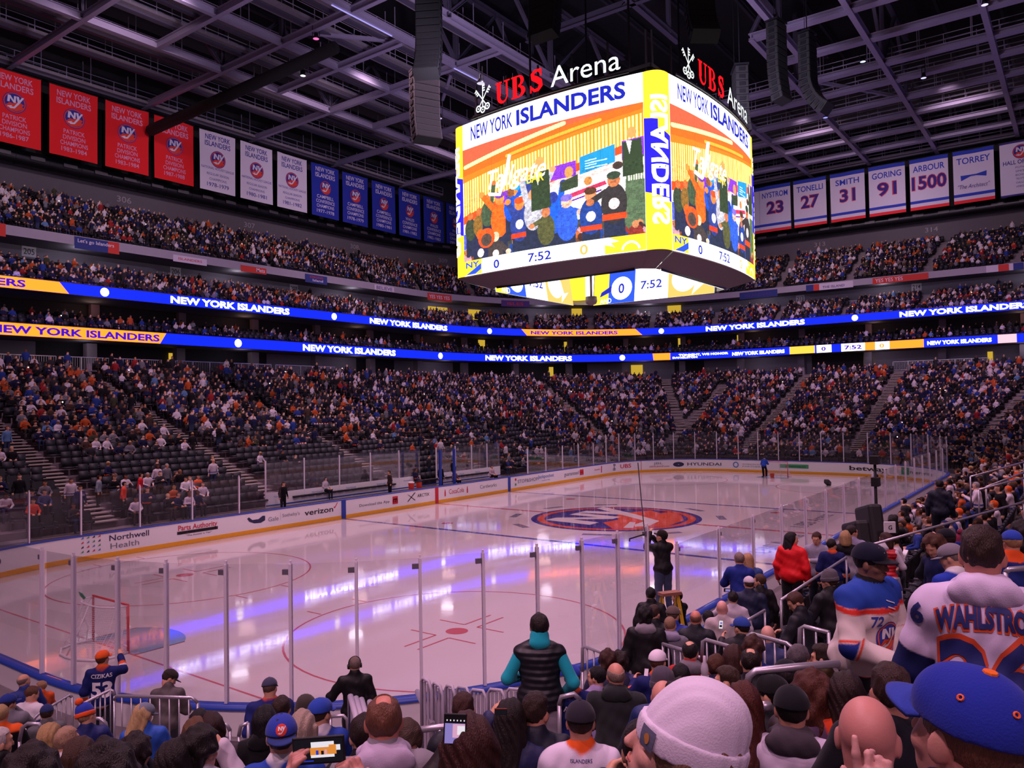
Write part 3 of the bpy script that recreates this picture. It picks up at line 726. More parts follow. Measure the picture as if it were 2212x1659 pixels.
def balcony_banner(s0, w, h, z, main, texts, label, extra=()):
    q = MB(); f = on_ring(33.4, s0, z, .05)
    n_ = 6; V = []; F = []
    for i in range(n_+1): V += [f(-w/2+w*i/n_, -h/2), f(-w/2+w*i/n_, h/2)]
    for i in range(n_): F.append((2*i, 2*i+1, 2*i+3, 2*i+2))
    o = q.add(V, F).build('cloth_banner', main); tag(o, label, 'banner', 'cloth banners on the balcony front')
    for (x0, x1, m) in extra:
        e = MB(); e.add([on_ring(33.4, s0, z, .06)(x, y) for x, y in rect(x0, -h/2, x1, h/2)], [(0, 1, 2, 3)]); e.build('cloth_patch', m, o)
    for (t, x, y, hh, tw, m) in texts:
        e = MB(); put_text(e, t, on_ring(33.4, s0, z, .07), x, y, hh, tw, .01); e.build('lettering', m, o)
M_CB = mat('cloth_blue', '#27346f', .9); M_CR = mat('cloth_red', '#b8362c', .9); M_CW = mat('cloth_white', '#b9b0bb', .9); M_CWT = mat('cloth_text', '#cfc6cf', .9); M_CP = mat('cloth_purple', '#4a3470', .9)
sF = ring_len(33.4)[0]/2
balcony_banner(sF-15.5, 6.5, 1.0, 20.45, M_CR, [('Go Isles', 1.0, -.2, .5, 2.6, M_CWT)], 'orange red cloth banner on the balcony front, leftmost')
balcony_banner(sF-5.3, 3.7, 1.0, 20.35, M_CB, [("Let's go Islanders", -.1, .05, .3, 3.0, M_CWT)], 'blue cloth banner on the balcony front left of the 206 plate', [(.9, 1.85, M_CR)])
balcony_banner(sF+3.2, 3.4, .62, 20.3, M_CW, [('ISLANDERS', .0, -.1, .22, 2.4, M_CR)], 'white cloth banner on the balcony front above the 206 plate')
balcony_banner(sF+10.1, 3.0, .62, 20.3, M_CR, [('Mets', .8, -.15, .4, 1.0, M_CWT)], 'small orange cloth banner right of the 206 plate')
balcony_banner(sF+18.0, 3.0, .9, 20.3, M_CB, [('Island', .2, -.25, .25, 1.4, M_CWT), ('STRONG', .0, .1, .2, 1.8, M_CR)], 'blue cloth banner above the 207 plate')
balcony_banner(sF+28.2, 3.2, .62, 20.45, M_CW, [('BELIEVE', 0, -.2, .42, 2.6, M_CP)], 'white cloth banner reading believe')
balcony_banner(sF+37.6, 4.0, .9, 20.3, M_CR, [('YES YES YES', 0, -.2, .45, 3.4, M_CWT)], 'red cloth banner reading yes yes yes on the far balcony')
balcony_banner(sF+49.5, 4.2, .85, 20.2, M_CP, [('ISLES', 0, -.2, .4, 2.4, M_CR)], 'dark purple cloth banner left of the scoreboard')
sE = ring_len(33.4)[0]+ring_len(33.4)[1]+ring_len(33.4)[2]/2
balcony_banner(sE-13.6, 5.0, .9, 20.25, M_CB, [('ISLANDERS', 0, -.2, .35, 3.4, M_CP)], 'dark blue cloth banner above the 213 plate')
balcony_banner(sE-4.7, 5.6, .8, 20.4, M_CW, [('THE ISLAND', .5, -.2, .3, 2.6, M_CP)], 'pale cloth banner on the end balcony', [(-2.8, -1.9, M_CB), (-1.9, -1.2, M_CR)])
balcony_banner(sE+3.3, 6.0, .75, 20.45, M_CR, [('YES YES YES', -1.2, -.2, .45, 3.0, M_CWT)], 'long orange cloth banner reading yes yes yes above the 214 plate')
balcony_banner(sE+13.8, 3.5, .75, 20.5, M_CW, [], 'striped red white and blue cloth banner at the right picture edge', [(-.6, .4, M_CR), (.8, 1.75, M_CB)])
# ================================================================= scoreboard over centre ice
sb = empty('scoreboard', 'huge four sided video scoreboard hanging over centre ice', 'scoreboard', (0, 0, 0))
ZB, ZTP, HW = 12.95, 20.95, 5.25
def face(rot):
    c, s = math.cos(rot), math.sin(rot)
    def f(u, z, off=0.0):
        """u: metres left to right as seen from outside, face turned about z by rot (0 = facing -x)"""
        o = 6.1+.42*(1-(u/HW)**2)+off
        x, y = -o, -u
        return (x*c-y*s, x*s+y*c, z)
    return f
def corner(rot):
    c, s = math.cos(rot), math.sin(rot)
    P0, P1, P2 = (-6.1, -5.25), (-6.12, -6.12), (-5.25, -6.1)
    def f(u, z, off=0.0):
        t = u; x = (1-t)**2*P0[0]+2*t*(1-t)*P1[0]+t*t*P2[0]; y = (1-t)**2*P0[1]+2*t*(1-t)*P1[1]+t*t*P2[1]
        n = math.hypot(x, y); x += x/n*off; y += y/n*off
        return (x*c-y*s, x*s+y*c, z)
    return f
def patch(mb, f, u0, u1, z0, z1, off, m=0, n=14):
    V = []; F = []
    for i in range(n+1):
        u = u0+(u1-u0)*i/n; V += [f(u, z0, off), f(u, z1, off)]
    for i in range(n): F.append((2*i, 2*i+1, 2*i+3, 2*i+2))
    mb.add(V, F, m)
# --- the live picture: a raster of screen pixels
def live_picture(w, h):
    I = np.zeros((h, w, 3)); yy, xx = np.mgrid[0:h, 0:w]; X = (xx+.5)/w; Y = (yy+.5)/h
    rs = np.random.RandomState(3)
    def fill(mask, c, a=1.0): I[mask] = I[mask]*(1-a)+np.array(srgb(c))*a
    def poly(P, c, a=1.0):
        m = np.zeros((h, w), bool); n = len(P); j = n-1
        for i in range(n):
            (x0, y0), (x1, y1) = P[i], P[j]
            with np.errstate(divide='ignore', invalid='ignore'):
                k = ((y0 > Y) != (y1 > Y)) & (X < (x1-x0)*(Y-y0)/((y1-y0) if y1 != y0 else 1e-9)+x0)
            m ^= k; j = i
        fill(m, c, a)
    def ell(cx, cy, rx, ry, c, a=1.0): fill(((X-cx)/rx)**2+((Y-cy)/ry)**2 < 1, c, a)
    def line(x0, y0, x1, y1, wd, c, a=1.0):
        dx, dy = x1-x0, (y1-y0); l2 = dx*dx+dy*dy; t = np.clip(((X-x0)*dx+(Y-y0)*dy)/l2, 0, 1)
        fill((X-x0-t*dx)**2+((Y-y0-t*dy)*.8)**2 < wd*wd, c, a)
    fill(Y >= 0, '#ff8a2a'); poly([(0, 0), (1, 0), (1, .02), (.42, .1), (0, .14)], '#e8705a')
    poly([(0, .14), (.42, .08), (1, 0), (1, .05), (.45, .17), (0, .24)], '#ff7a1e'); line(.02, .16, .62, .03, .014, '#fff0b0'); line(.3, .17, .8, .07, .01, '#ffb060')
    sl = (np.sin(X*2*PI*58) > -.1); slz = (Y > .30-.22*X) & (Y < .60-.33*X)
    fill(slz, '#ff9a2c'); fill(slz & sl, '#fff2a8'); fill((Y > .60-.33*X) & (Y < .67-.34*X), '#f0641a')
    fill(Y > .67-.34*X, '#f3c9c4'); fill((Y > .60-.1*X) & (X > .5), '#e8dce6')
    for (x0, y0, x1, y1) in ((.23, .47, .32, .62), (.55, .36, .68, .47), (.9, .27, 1, .42)):
        k = (X > x0) & (X < x1) & (Y > y0-.1*(X-x0)) & (Y < y1); I[k] = np.array(srgb('#8a4fc0'))*(.45+1.1*rs.rand(k.sum(), 1))
    for (x0, y0, x1, y1) in ((.34, .46, .44, .58), (.70, .33, .87, .47)):
        poly([(x0, y0), (x1, y0-.05), (x1, y1-.05), (x0, y1)], '#2f93bd')
        for k in range(4): line(x0+.03, y0+.04+.02*k, x0+.03+.05*(1+(k % 2)), y0+.035+.02*k, .003, '#d8f0ff')
    poly([(.48, .60), (.93, .44), (.97, .72), (.97, .9), (.5, .95)], '#fdf6fb'); poly([(.60, .62), (.82, .55), (.83, .58), (.6, .66)], '#c04a6a'); line(.6, .68, .8, .62, .005, '#6a2a90')
    poly([(0, .72), (.5, .58), (.5, .75), (.3, .9), (0, .97)], '#c9cdf6'); poly([(0, .76), (.2, .70), (.46, .6), (.5, .62), (.2, .78), (0, .9)], '#6f76e6'); poly([(.42, .62), (.56, .56), (.56, .8), (.44, .84)], '#3560d0')
    poly([(0, .9), (.5, .83), (1, .8), (1, 1.01), (0, 1.01)], '#4a4a44'); poly([(.92, .44), (1, .4), (1, 1), (.9, 1)], '#5f7058')
    for k in range(7): line(.93+.011*k, .42, .93+.011*k, .58, .003, '#f4f2dc')
    for k in range(46):                                   # seated crowd along the bottom
        x = rs.rand(); y = .88+.13*rs.rand(); c = ['#8a3a34', '#3a2a34', '#5a3a5a', '#2c4a8a', '#9a5a3a', '#c8a0a8', '#6a4a3a'][rs.randint(7)]
        ell(x, y+.05, .035, .07, c); ell(x, y-.02, .015, .03, ['#b8704a', '#8a4a34', '#c08868', '#4a2a24'][rs.randint(4)])
    def fan(x, y, s, body, head='#c87a50', legs='#28304a', arms=(), hat=None, trim=None):
        line(x-.018*s, y+.16*s, x-.02*s, y+.36*s, .02*s, legs); line(x+.018*s, y+.16*s, x+.02*s, y+.36*s, .02*s, legs)
        ell(x, y+.08*s, .048*s, .125*s, body)
        if trim: fill((abs(X-x) < .045*s) & (abs(Y-y-.16*s) < .018*s), trim); ell(x, y+.08*s, .02*s, .035*s, '#e8d8d8')
        for (ax, ay) in arms: line(x+(.03 if ax > 0 else -.03)*s, y, x+ax*s, y+ay*s, .015*s, body); ell(x+ax*s, y+ay*s, .016*s, .022*s, head)
        ell(x, y-.065*s, .024*s, .042*s, head)
        if hat: ell(x, y-.095*s, .026*s, .025*s, hat)
    fan(.05, .66, .8, '#3f4a38'); fan(.11, .64, .8, '#8a6a3a'); fan(.17, .55, .9, '#4a5a44', arms=((.05, -.2),))
    fan(.25, .60, 1.2, '#f0761e', '#e0905a', arms=((-.10, -.13), (.08, -.08)), hat='#7a4a9a'); fan(.32, .55, .9, '#2f62c0', '#8a5a3a', arms=((.09, -.1),))
    fan(.37, .68, 1.15, '#3a4a8a', '#e08a5a', arms=((.06, -.26), (-.06, -.1)), hat='#e0622a', trim='#e0562a'); fan(.45, .62, 1.1, '#b9b6c0', '#d8a080', arms=((-.06, -.2), (.1, -.22)))
    fan(.56, .68, 1.1, '#2f6ad0', '#3a4a9a', arms=((-.03, -.22), (.05, -.16))); fan(.52, .78, 1.0, '#5a5a3a', '#c08060', arms=((-.08, .03),)); fan(.63, .74, 1.15, '#4a6ac8', '#d8b0a0', arms=((.06, .02),), hat='#8a7ad0')
    fan(.75, .72, 1.15, '#2a4a8a', '#c88a6a', trim='#d8562a', hat='#5a3a24'); fan(.86, .64, 1.25, '#3a3436', '#b87a5a', arms=((-.09, .05),), hat='#3a4a3a', trim='#d85a2a')
    fan(.12, .86, 1.1, '#2c3050', '#e0703a', trim='#e0582a'); fan(.22, .9, 1.0, '#4a4040', '#e0c0a8', arms=((.08, .08),), trim='#e8d8d0')
    ell(.16, .83, .055, .085, '#e0662a'); ell(.16, .845, .036, .055, '#5a4a44')
    for (x, y, s) in ((.49, .40, 1.0), (.945, .30, .85)):                       # dark suited men behind the balcony
        ell(x, y-.10*s, .026*s, .05*s, '#e8a070'); poly([(x-.05*s, y-.02), (x+.05*s, y-.03), (x+.06*s, y+.28*s), (x-.05*s, y+.29*s)], '#34452c'); poly([(x-.03*s, y-.03), (x, y-.02), (x-.01, y+.08)], '#f0e8f0')
    ell(.645, .43, .022, .045, '#d89868'); poly([(.6, .5), (.69, .46), (.69, .56), (.6, .58)], '#3c4a34'); ell(.74, .53, .02, .035, '#c08858'); ell(.88, .45, .024, .03, '#4a3a34')
    n1 = rs.rand(h//6+2, w//6+2); n2 = rs.rand(h//2+2, w//2+2)
    nz = np.kron(n1, np.ones((6, 6)))[:h, :w]*.5+np.kron(n2, np.ones((2, 2)))[:h, :w]*.5
    low = (Y > .42)[..., None]
    I = np.where(low, I*(.55+.85*nz[..., None]), I*(.9+.2*nz[..., None]))
    g_ = I.mean(2, keepdims=True); I = np.clip(g_+(I-g_)*1.18, 0, 2)**1.22*1.25
    for k in (.2, .4, .6, .8): I[:, int(w*k)] *= .7
    I = I[::-1]
    I += .02
    return I
PIC = live_picture(420, 300)
M_SCREEN = mat('led_live_picture', (1, 1, 1), attr='Col', emit=1.6)
L_WS = led('screen_white', (1, .97, .95), 2.3); L_TB = led('screen_blue', (.02, .03, .62), 1.0); L_YS = led('screen_yellow', (1, .62, .03), 1.9); L_BS = led('screen_pureblue', (.03, .02, .95), 1.3)
L_OS = led('screen_orange', (1, .5, .12), 1.5); L_RS = led('sign_red', (1, .005, .01), 1.5); L_SW = led('sign_white', (.9, 1, .97), 1.5); L_SB2 = led('screen_royal', (.03, .1, .85), 1.3)
def picture(f, parent, u0, u1, z0, z1, off):
    h, w, _ = PIC.shape
    U = np.linspace(u0, u1, w); Zs = np.linspace(z0, z1, h)
    o = 6.1
    V = [f(u, z, off) for z in Zs for u in U]
    idx = np.arange(h*w).reshape(h, w); q = np.stack([idx[:-1, :-1], idx[:-1, 1:], idx[1:, 1:], idx[1:, :-1]], -1).reshape(-1, 4)
    me = bpy.data.meshes.new('live_picture'); me.vertices.add(len(V)); me.vertices.foreach_set('co', np.array(V).ravel())
    me.loops.add(q.size); me.loops.foreach_set('vertex_index', q.ravel()); me.polygons.add(len(q)); me.polygons.foreach_set('loop_start', np.arange(0, q.size, 4))
    me.update(calc_edges=True); me.validate()
    a = me.color_attributes.new('Col', 'FLOAT_COLOR', 'POINT'); a.data.foreach_set('color', np.concatenate([PIC.reshape(-1, 3), np.ones((h*w, 1))], 1).ravel().astype(np.float32))
    me.materials.append(M_SCREEN)
    return link('live_picture', me, parent)
def key_sign(mb, f, u, z, s, m=0):
    for a in (52, 90, 128):
        c_, s_ = math.cos(R(a)), math.sin(R(a)); n_ = (-s_, c_)
        P_ = lambda p, q: (u+p*c_+q*n_[0], z+p*s_+q*n_[1])
        g = lambda x, y: f(x, y, .06)
        put_poly(mb, [P_(-.45*s, -.035*s), P_(s, -.035*s), P_(s, .035*s), P_(-.45*s, .035*s)], g, m)
        sg = -1 if a < 100 else 1
        for k in range(3): put_poly(mb, [P_((.55+.16*k)*s, sg*.03*s), P_((.64+.16*k)*s, sg*.03*s), P_((.64+.16*k)*s, sg*.2*s), P_((.55+.16*k)*s, sg*.2*s)], g, m)
        cc = P_(-.66*s, 0); put_ring(mb, .14*s, .23*s, g, m, 20, cc[0], cc[1]); put_ring(mb, .0, .06*s, g, m, 8, cc[0], cc[1])
def serif_UBS(mb, f, u0, u1, z, h, m=0):
    """serif capitals U, B and S drawn as outlines"""
    g = lambda x, y: f(x, y, .06); wl = (u1-u0)/3.15
    X = lambda k, x: u0+(k*1.06+x)*wl
    for x0, x1, x2, x3 in ((.0, .44, .10, .36), (.58, .96, .70, .82)):
        put_poly(mb, [(X(0, x0), z+h), (X(0, x0), z+h*.93), (X(0, x1), z+h*.93), (X(0, x1), z+h)], g, m)
        put_poly(mb, [(X(0, x2), z+h*.94), (X(0, x2), z+h*.34), (X(0, x3), z+h*.34), (X(0, x3), z+h*.94)], g, m)
    n = 12; V = []; F = []
    for i in range(n+1):
        a = PI+PI*i/n; V += [g(X(0, .46+.36*math.cos(a)), z+h*(.34+.36*math.sin(a))), g(X(0, .53+.21*math.cos(a)), z+h*(.34+.25*math.sin(a)))]
    for i in range(n): F.append((2*i, 2*i+1, 2*i+3, 2*i+2))
    mb.add(V, F, m)
    put_poly(mb, [(X(1, 0), z), (X(1, .5), z), (X(1, .5), z+h*.07), (X(1, 0), z+h*.07)], g, m); put_poly(mb, [(X(1, 0), z+h*.93), (X(1, .5), z+h*.93), (X(1, .5), z+h), (X(1, 0), z+h)], g, m)
    put_poly(mb, [(X(1, .1), z), (X(1, .36), z), (X(1, .36), z+h), (X(1, .1), z+h)], g, m)
    for (zc, ry, rx) in ((.75, .25, .36), (.27, .27, .44)):
        V = []; F = []
        for i in range(13):
            a = -PI/2+PI*i/12; V += [g(X(1, .44+rx*math.cos(a)), z+h*(zc+ry*math.sin(a))), g(X(1, .44+rx*.42*math.cos(a)), z+h*(zc+(ry-.07)*math.sin(a)))]
        for i in range(12): F.append((2*i, 2*i+1, 2*i+3, 2*i+2))
        mb.add(V, F, m)
    P = [(.78, .80), (.62, .94), (.42, .93), (.26, .80), (.30, .66), (.52, .54), (.72, .40), (.76, .24), (.60, .08), (.38, .07), (.18, .24)]
    wd = [.07, .06, .07, .11, .13, .14, .14, .12, .08, .07, .05]; V = []; F = []
    for i, (px, pz) in enumerate(P):
        a = P[max(0, i-1)]; b2 = P[min(len(P)-1, i+1)]; tx, tz = b2[0]-a[0], b2[1]-a[1]; l = math.hypot(tx, tz); nx, nz = -tz/l*wd[i], tx/l*wd[i]
        V += [g(X(2, px+nx), z+h*(pz+nz)), g(X(2, px-nx), z+h*(pz-nz))]
    for i in range(len(P)-1): F.append((2*i, 2*i+1, 2*i+3, 2*i+2))
    mb.add(V, F, m)
    put_poly(mb, [(X(2, .70), z+h), (X(2, .80), z+h), (X(2, .82), z+h*.66), (X(2, .75), z+h*.66)], g, m); put_poly(mb, [(X(2, .12), z), (X(2, .20), z), (X(2, .19), z+h*.34), (X(2, .12), z+h*.34)], g, m)
for k in range(4):
    f = face(R(90*k)); front = k < 2
    sc = MB(); patch(sc, f, -HW, HW, ZB, ZTP, 0.0); scr = sc.build('screen', L_WS, sb)
    if front:
        picture(f, scr, -HW, HW, 13.72, 19.6, .02)
        q = MB(); put_text(q, 'Tailgate', lambda x, y: f(x, y, .04), -1.55, 17.15, .95, 3.7, .012, slant=.35, maxlen=.7); q.tube([f(-3.3, 16.9, .05), f(-2.6, 16.75, .05), f(-2.2, 17.5, .05), f(-1.9, 18.6, .05)], .09, 6); q.build('neon_script', L_WS, scr)
        q = MB(); put_text(q, 'BAR', lambda x, y: f(x, y, .05), -.35, 16.95, .42, 1.0, .02); q.build('picture_lettering', L_YS, scr)
    q = MB(); put_text(q, 'NEW YORK', lambda x, y: f(x, y, .03), -3.15, 19.98, .74, 2.9, .022, maxlen=.6); put_text(q, 'ISLANDERS', lambda x, y: f(x, y, .03), 1.5, 19.98, .74, 5.9, .045, maxlen=.6)
    q.build('title_lettering', L_TB, scr)
    # score strip
    q = MB(); patch(q, f, -HW, -3.95, ZB+.03, 13.72, .02, n=3); q.build('team_block', L_YS, scr)
    q = MB(); put_text(q, 'NY', lambda x, y: f(x, y, .04), -4.6, 13.35, .3, 1.0, .03); put_poly(q, [(-5.1, 13.0), (-4.5, 13.25), (-3.97, 13.5), (-3.97, 13.2), (-4.4, 13.0)], lambda x, y: f(x, y, .035)); q.build('team_mark', L_SB2, scr)
    q = MB(); put_text(q, '0', lambda x, y: f(x, y, .04), -2.9, 13.1, .42, .38, .03); put_text(q, '7:52', lambda x, y: f(x, y, .04), -.2, 13.12, .42, 1.35, .02); q.build('score_digits', L_TB, scr)
    q = MB(); put_text(q, '0', lambda x, y: f(x, y, .04), 2.25, 13.1, .46, .42, .03); q.build('guest_digit', L_OS, scr)
    q = MB(); patch(q, f, 3.3, HW, ZB+.03, 13.72, .02, n=4); q.build('guest_block', L_YS, scr)
    q = MB(); put_ring(q, .36, .46, lambda x, y: f(x, y, .035), 0, 20, 4.55, 13.0, 10, 170); put_poly(q, [(3.3, 13.72), (3.5, 13.72), (4.0, 13.5), (3.6, 13.45), (3.8, 13.25), (3.3, 13.4)], lambda x, y: f(x, y, .035)); q.build('guest_mark', L_WS, scr)
    # corner column
    c = corner(R(90*k)); cc = MB(); patch(cc, c, 0, 1, ZB, ZTP, 0.0, n=8); col = cc.build('corner_screen', L_YS, sb)
    q = MB(); put_poly(q, [(0, 18.85), (.45, 18.75), (.45, 18.35), (1, 18.1), (1, 15.1), (0, 15.55)], lambda x, y: c(x, y, .02), maxlen=.3); q.build('blue_block', L_BS, col)
    q = MB(); put_text(q, 'ISLANDERS', lambda x, y: c(.84-y, 19.85-x, .035), 0, .0, .64, 5.8, .05, align='l', maxlen=.3); q.build('corner_lettering', L_WS, col)
    # standing sign letters
    q = MB(); serif_UBS(q, f, -2.75, .35, 21.3, 1.1); q.build('sign_letters', L_RS, sb)
    q = MB(); put_text(q, 'Arena', lambda x, y: f(x, y, .06), 2.45, 21.3, .98, 3.6, .0, maxlen=.6); q.build('sign_letters', L_SW, sb)
    q = MB(); key_sign(q, f, -3.65, 21.85, .78); q.build('key_emblem', L_SW, sb)
    q = MB(); q.tube([f(u, 21.12, -.02) for u in np.linspace(-4.6, 4.6, 9)], .06, 5); q.build('sign_rail', M_BLACKM, sb)
    # chamfer below
    q = MB(); n = 14; V = []; F = []
    for i in range(n+1):
        u = -HW+2*HW*i/n; V += [f(u, ZB, 0), f(u, ZB-.06, .03), f(u*.82, 12.42, -1.45)]
    for i in range(n): F += [(3*i, 3*i+1, 3*i+4, 3*i+3), (3*i+1, 3*i+2, 3*i+5, 3*i+4)]
    q.add(V, F)
    V = []; F = []
    for i in range(7):
        a = Vector(c(i/6, ZB, 0)); bb = Vector(f(HW*.82, 12.42, -1.45)); f2 = face(R(90*(k+1))); b3 = Vector(f2(-HW*.82, 12.42, -1.45)); V += [tuple(a), tuple(bb.lerp(b3, i/6))]
    for i in range(6): F.append((2*i, 2*i+1, 2*i+3, 2*i+2))
    q.add(V, F); q.build('underside_panel', mat('board_housing', '#4a4048', .6), sb)
    # inner lower screens
    rt = Matrix.Rotation(R(90*k), 3, 'Z')
    def inn(x, y, off=0.0): 
        # facing the centre from the +x side, x: left to right for a viewer inside, y: height
        return tuple(rt @ Vector((4.9-off+(.15*(y-12.36)), -x, y+.21)))
    q = MB(); put_poly(q, rect(-3.95, 12.15, 3.95, 14.2), inn); ins = q.build('lower_screen', L_WS, sb)
    for (x0, x1, m) in ((-3.95, -2.9, L_YS), (-2.9, -1.1, L_SB2), (1.1, 3.95, L_OS)):
        q = MB(); put_poly(q, rect(x0, 12.15, x1, 14.2), lambda x, y: inn(x, y, .02)); q.build('score_block', m, ins)
    q = MB(); put_poly(q, circ(.72, 24, -2.0, 13.05), lambda x, y: inn(x, y, .04)); put_poly(q, circ(.78, 24, 2.1, 13.2), lambda x, y: inn(x, y, .04)); put_text(q, 'AND', lambda x, y: inn(x, y, .04), -3.07, 12.2, .3, .8, .02); put_poly(q, [(2.6, 12.2), (3.5, 12.9), (3.0, 12.8), (2.9, 13.2)], lambda x, y: inn(x, y, .04)); q.build('score_disc', L_WS, ins)
    q = MB(); put_text(q, '0', lambda x, y: inn(x, y, .06), -2.0, 12.75, .6, .4, .03); put_text(q, '7:52', lambda x, y: inn(x, y, .05), .0, 12.85, .5, 1.4, .02); put_poly(q, [(-3.5, 12.6), (-2.7, 12.9), (-2.65, 13.3), (-3.4, 12.9)], lambda x, y: inn(x, y, .04)); q.build('score_digits', L_TB, ins)
    q = MB(); put_poly(q, rect(-4.05, 12.13, 4.05, 14.25), lambda x, y: inn(x, y, -.08)); q.build('screen_back', M_BLACKM, ins)
q = MB(); q.box((0, 0, 20.97), (11.6, 11.6, .06)); q.box((0, 0, 14.7), (9.6, 9.6, .08)); q.build('deck_plate', M_BLACKM, sb)
q = MB()
for a in (-1, 1):
    for b2 in (-1, 1): q.tube([(a*3, b2*3, 21), (a*3, b2*3, 37.5)], .06, 6)
    q.bar((a*5.2, -5.2, 21.6), (a*5.2, 5.2, 21.6), .18); q.bar((-5.2, a*5.2, 21.6), (5.2, a*5.2, 21.6), .18)
    for t in range(-5, 6, 2): q.bar((a*5.2, t, 21), (a*5.2, t, 23.3), .08); q.bar((t, a*5.2, 21), (t, a*5.2, 23.3), .08)
q.build('hanging_frame', M_BLACKM, sb)
q = MB(); q.tube([(3.0, 3.0, 14), (3.0, 3.0, 12.6)], .07, 6); q.lathe([(.0, 12.65), (.34, 12.62), (.36, 12.35), (.3, 12.2), (.12, 12.12), (.0, 12.1)], 14, (3.0, 3.0, 0)); q.build('hanging_camera_pod', mat('pod_grey', '#6a5c62', .5), sb, True)

# ================================================================= roof steel, catwalks
M_STEELR = mat('roof_steel', '#9a90ac', .55, .15, noise=.08, nscale=4); M_STEELD = mat('roof_steel_dark', '#4a4458', .6, .1)
M_CAT = mat('catwalk_deck', '#7d7480', .75, noise=.15, nscale=3)
def beam(p0, p1, w=.42, h=.62, m=None, nm='ceiling_beam'):
    p0 = Vector(p0); p1 = Vector(p1); d = (p1-p0); b = MB(); L_ = d.length; t = .06
    ax = d.normalized(); up = Vector((0, 0, 1)) if abs(ax.z) < .9 else Vector((1, 0, 0)); y = up.cross(ax).normalized(); z = ax.cross(y)
    M3 = Matrix((ax, y, z)).transposed(); c = (p0+p1)/2
    for off, dim in (((0, 0, -h/2+t/2), (L_, w, t)), ((0, 0, h/2-t/2), (L_, w, t)), ((0, 0, 0), (L_, t, h-2*t))):
        b.box(c+M3 @ Vector(off), dim, rot=M3)
    o = b.build(nm, m or M_STEELR, kind='structure'); return o
ZR = 37.8
for x, y0, y1 in ((-14.4, 20, 57), (-8, 30, 57), (-1.8, 29.6, 43), (4.5, 20, 57), (10.7, 26, 43), (17.3, 20, 57), (23.4, 34, 43), (29.6, 20, 57), (42, 25, 57), (54, 20, 52)): beam((x, y0, ZR), (x, y1, ZR))
for y, x0, x1 in ((43, -34, 64), (34.1, -30, 60), (25.4, -24, 56), (20, -14, 60), (-.5, 18, 40), (1.8, 29, 74.5), (9.5, 44, 75.5), (-6.2, 18, 75), (-14.9, 22, 74), (17.5, 52, 72)): beam((x0, y, ZR+.05), (x1, y, ZR+.05), .46, .66)
for x in (29.4, 36, 42.2, 47, 52.6, 58, 63.4, 69): beam((x, -19, ZR+.1), (x, 20 if x > 40 else 2, ZR+.1), .9, .5)
for (x, y) in ((4.5, 43), (17.3, 43), (29.6, 43), (-8, 43), (17.3, 25.4), (4.5, 34.1), (29.6, 25.4), (42, 25.4), (42.2, -6.2), (42.2, 1.8), (63.4, -6.2), (63.4, -14.9), (29.4, -6.2), (29.4, -.5), (10, 20), (25, 20)):
    beam((x, y, ZR), (x, y, 45), .4, .4, M_STEELD, 'ceiling_post')
for (x0, y0, x1, y1) in ((4.5, 25.4, 17.3, 25.4), (17.3, 25.4, 29.6, 25.4), (4.5, 20, 10, 20), (10, 20, 25, 20), (25, 20, 40, 20), (29.4, -6.2, 42.2, -6.2), (42.2, 1.8, 54, 1.8), (42.2, -6.2, 55, -6.2), (29.4, -6.2, 29.4, 2), (-8, 43, 4.5, 43), (4.5, 43, 17.3, 43), (17.3, 43, 29.6, 43)):
    xm, ym = (x0+x1)/2, (y0+y1)/2
    beam((x0, y0, ZR+.3), (xm, ym, 45), .3, .3, M_STEELD, 'ceiling_brace'); beam((x1, y1, ZR+.3), (xm, ym, 45), .3, .3, M_STEELD, 'ceiling_brace'); beam((x0, y0, 45), (x1, y1, 45), .5, .5, M_STEELD, 'ceiling_chord')
# central dark truss over the scoreboard
for y in (-9, 0, 9):
    beam((-14, y, 40), (30, y, 40), .5, .6, M_STEELD, 'ceiling_truss'); beam((-14, y, 46), (30, y, 46), .5, .6, M_STEELD, 'ceiling_truss')
    for i in range(7):
        x = -14+i*7; beam((x, y, 40), (x, y, 46), .35, .35, M_STEELD, 'ceiling_post')
        if i < 6: beam((x, y, 40) if i % 2 else (x, y, 46), (x+7, y, 46) if i % 2 else (x+7, y, 40), .3, .3, M_STEELD, 'ceiling_brace')
for x in (-7, 7, 21): beam((x, -12, 40), (x, 20, 40), .45, .6, M_STEELD, 'ceiling_truss'); beam((x, -12, 40), (x, -2, 46), .3, .3, M_STEELD, 'ceiling_brace'); beam((x, 10, 40), (x, 0, 46), .3, .3, M_STEELD, 'ceiling_brace')
beam((17.6, 25.4, 39.2), (24, 33, 38.6), .3, .3, None, 'ceiling_brace'); beam((4.6, 33, 38.5), (14, 25.6, 38.6), .3, .3, None, 'ceiling_brace'); beam((42.2, 1.8, 38.6), (55, -6, 38.6), .3, .3, None, 'ceiling_brace')
b = MB(); b.box((10, 8, 49), (180, 130, .4)); b.build('ceiling', mat('roof_deck', '#16131c', .9), kind='structure')
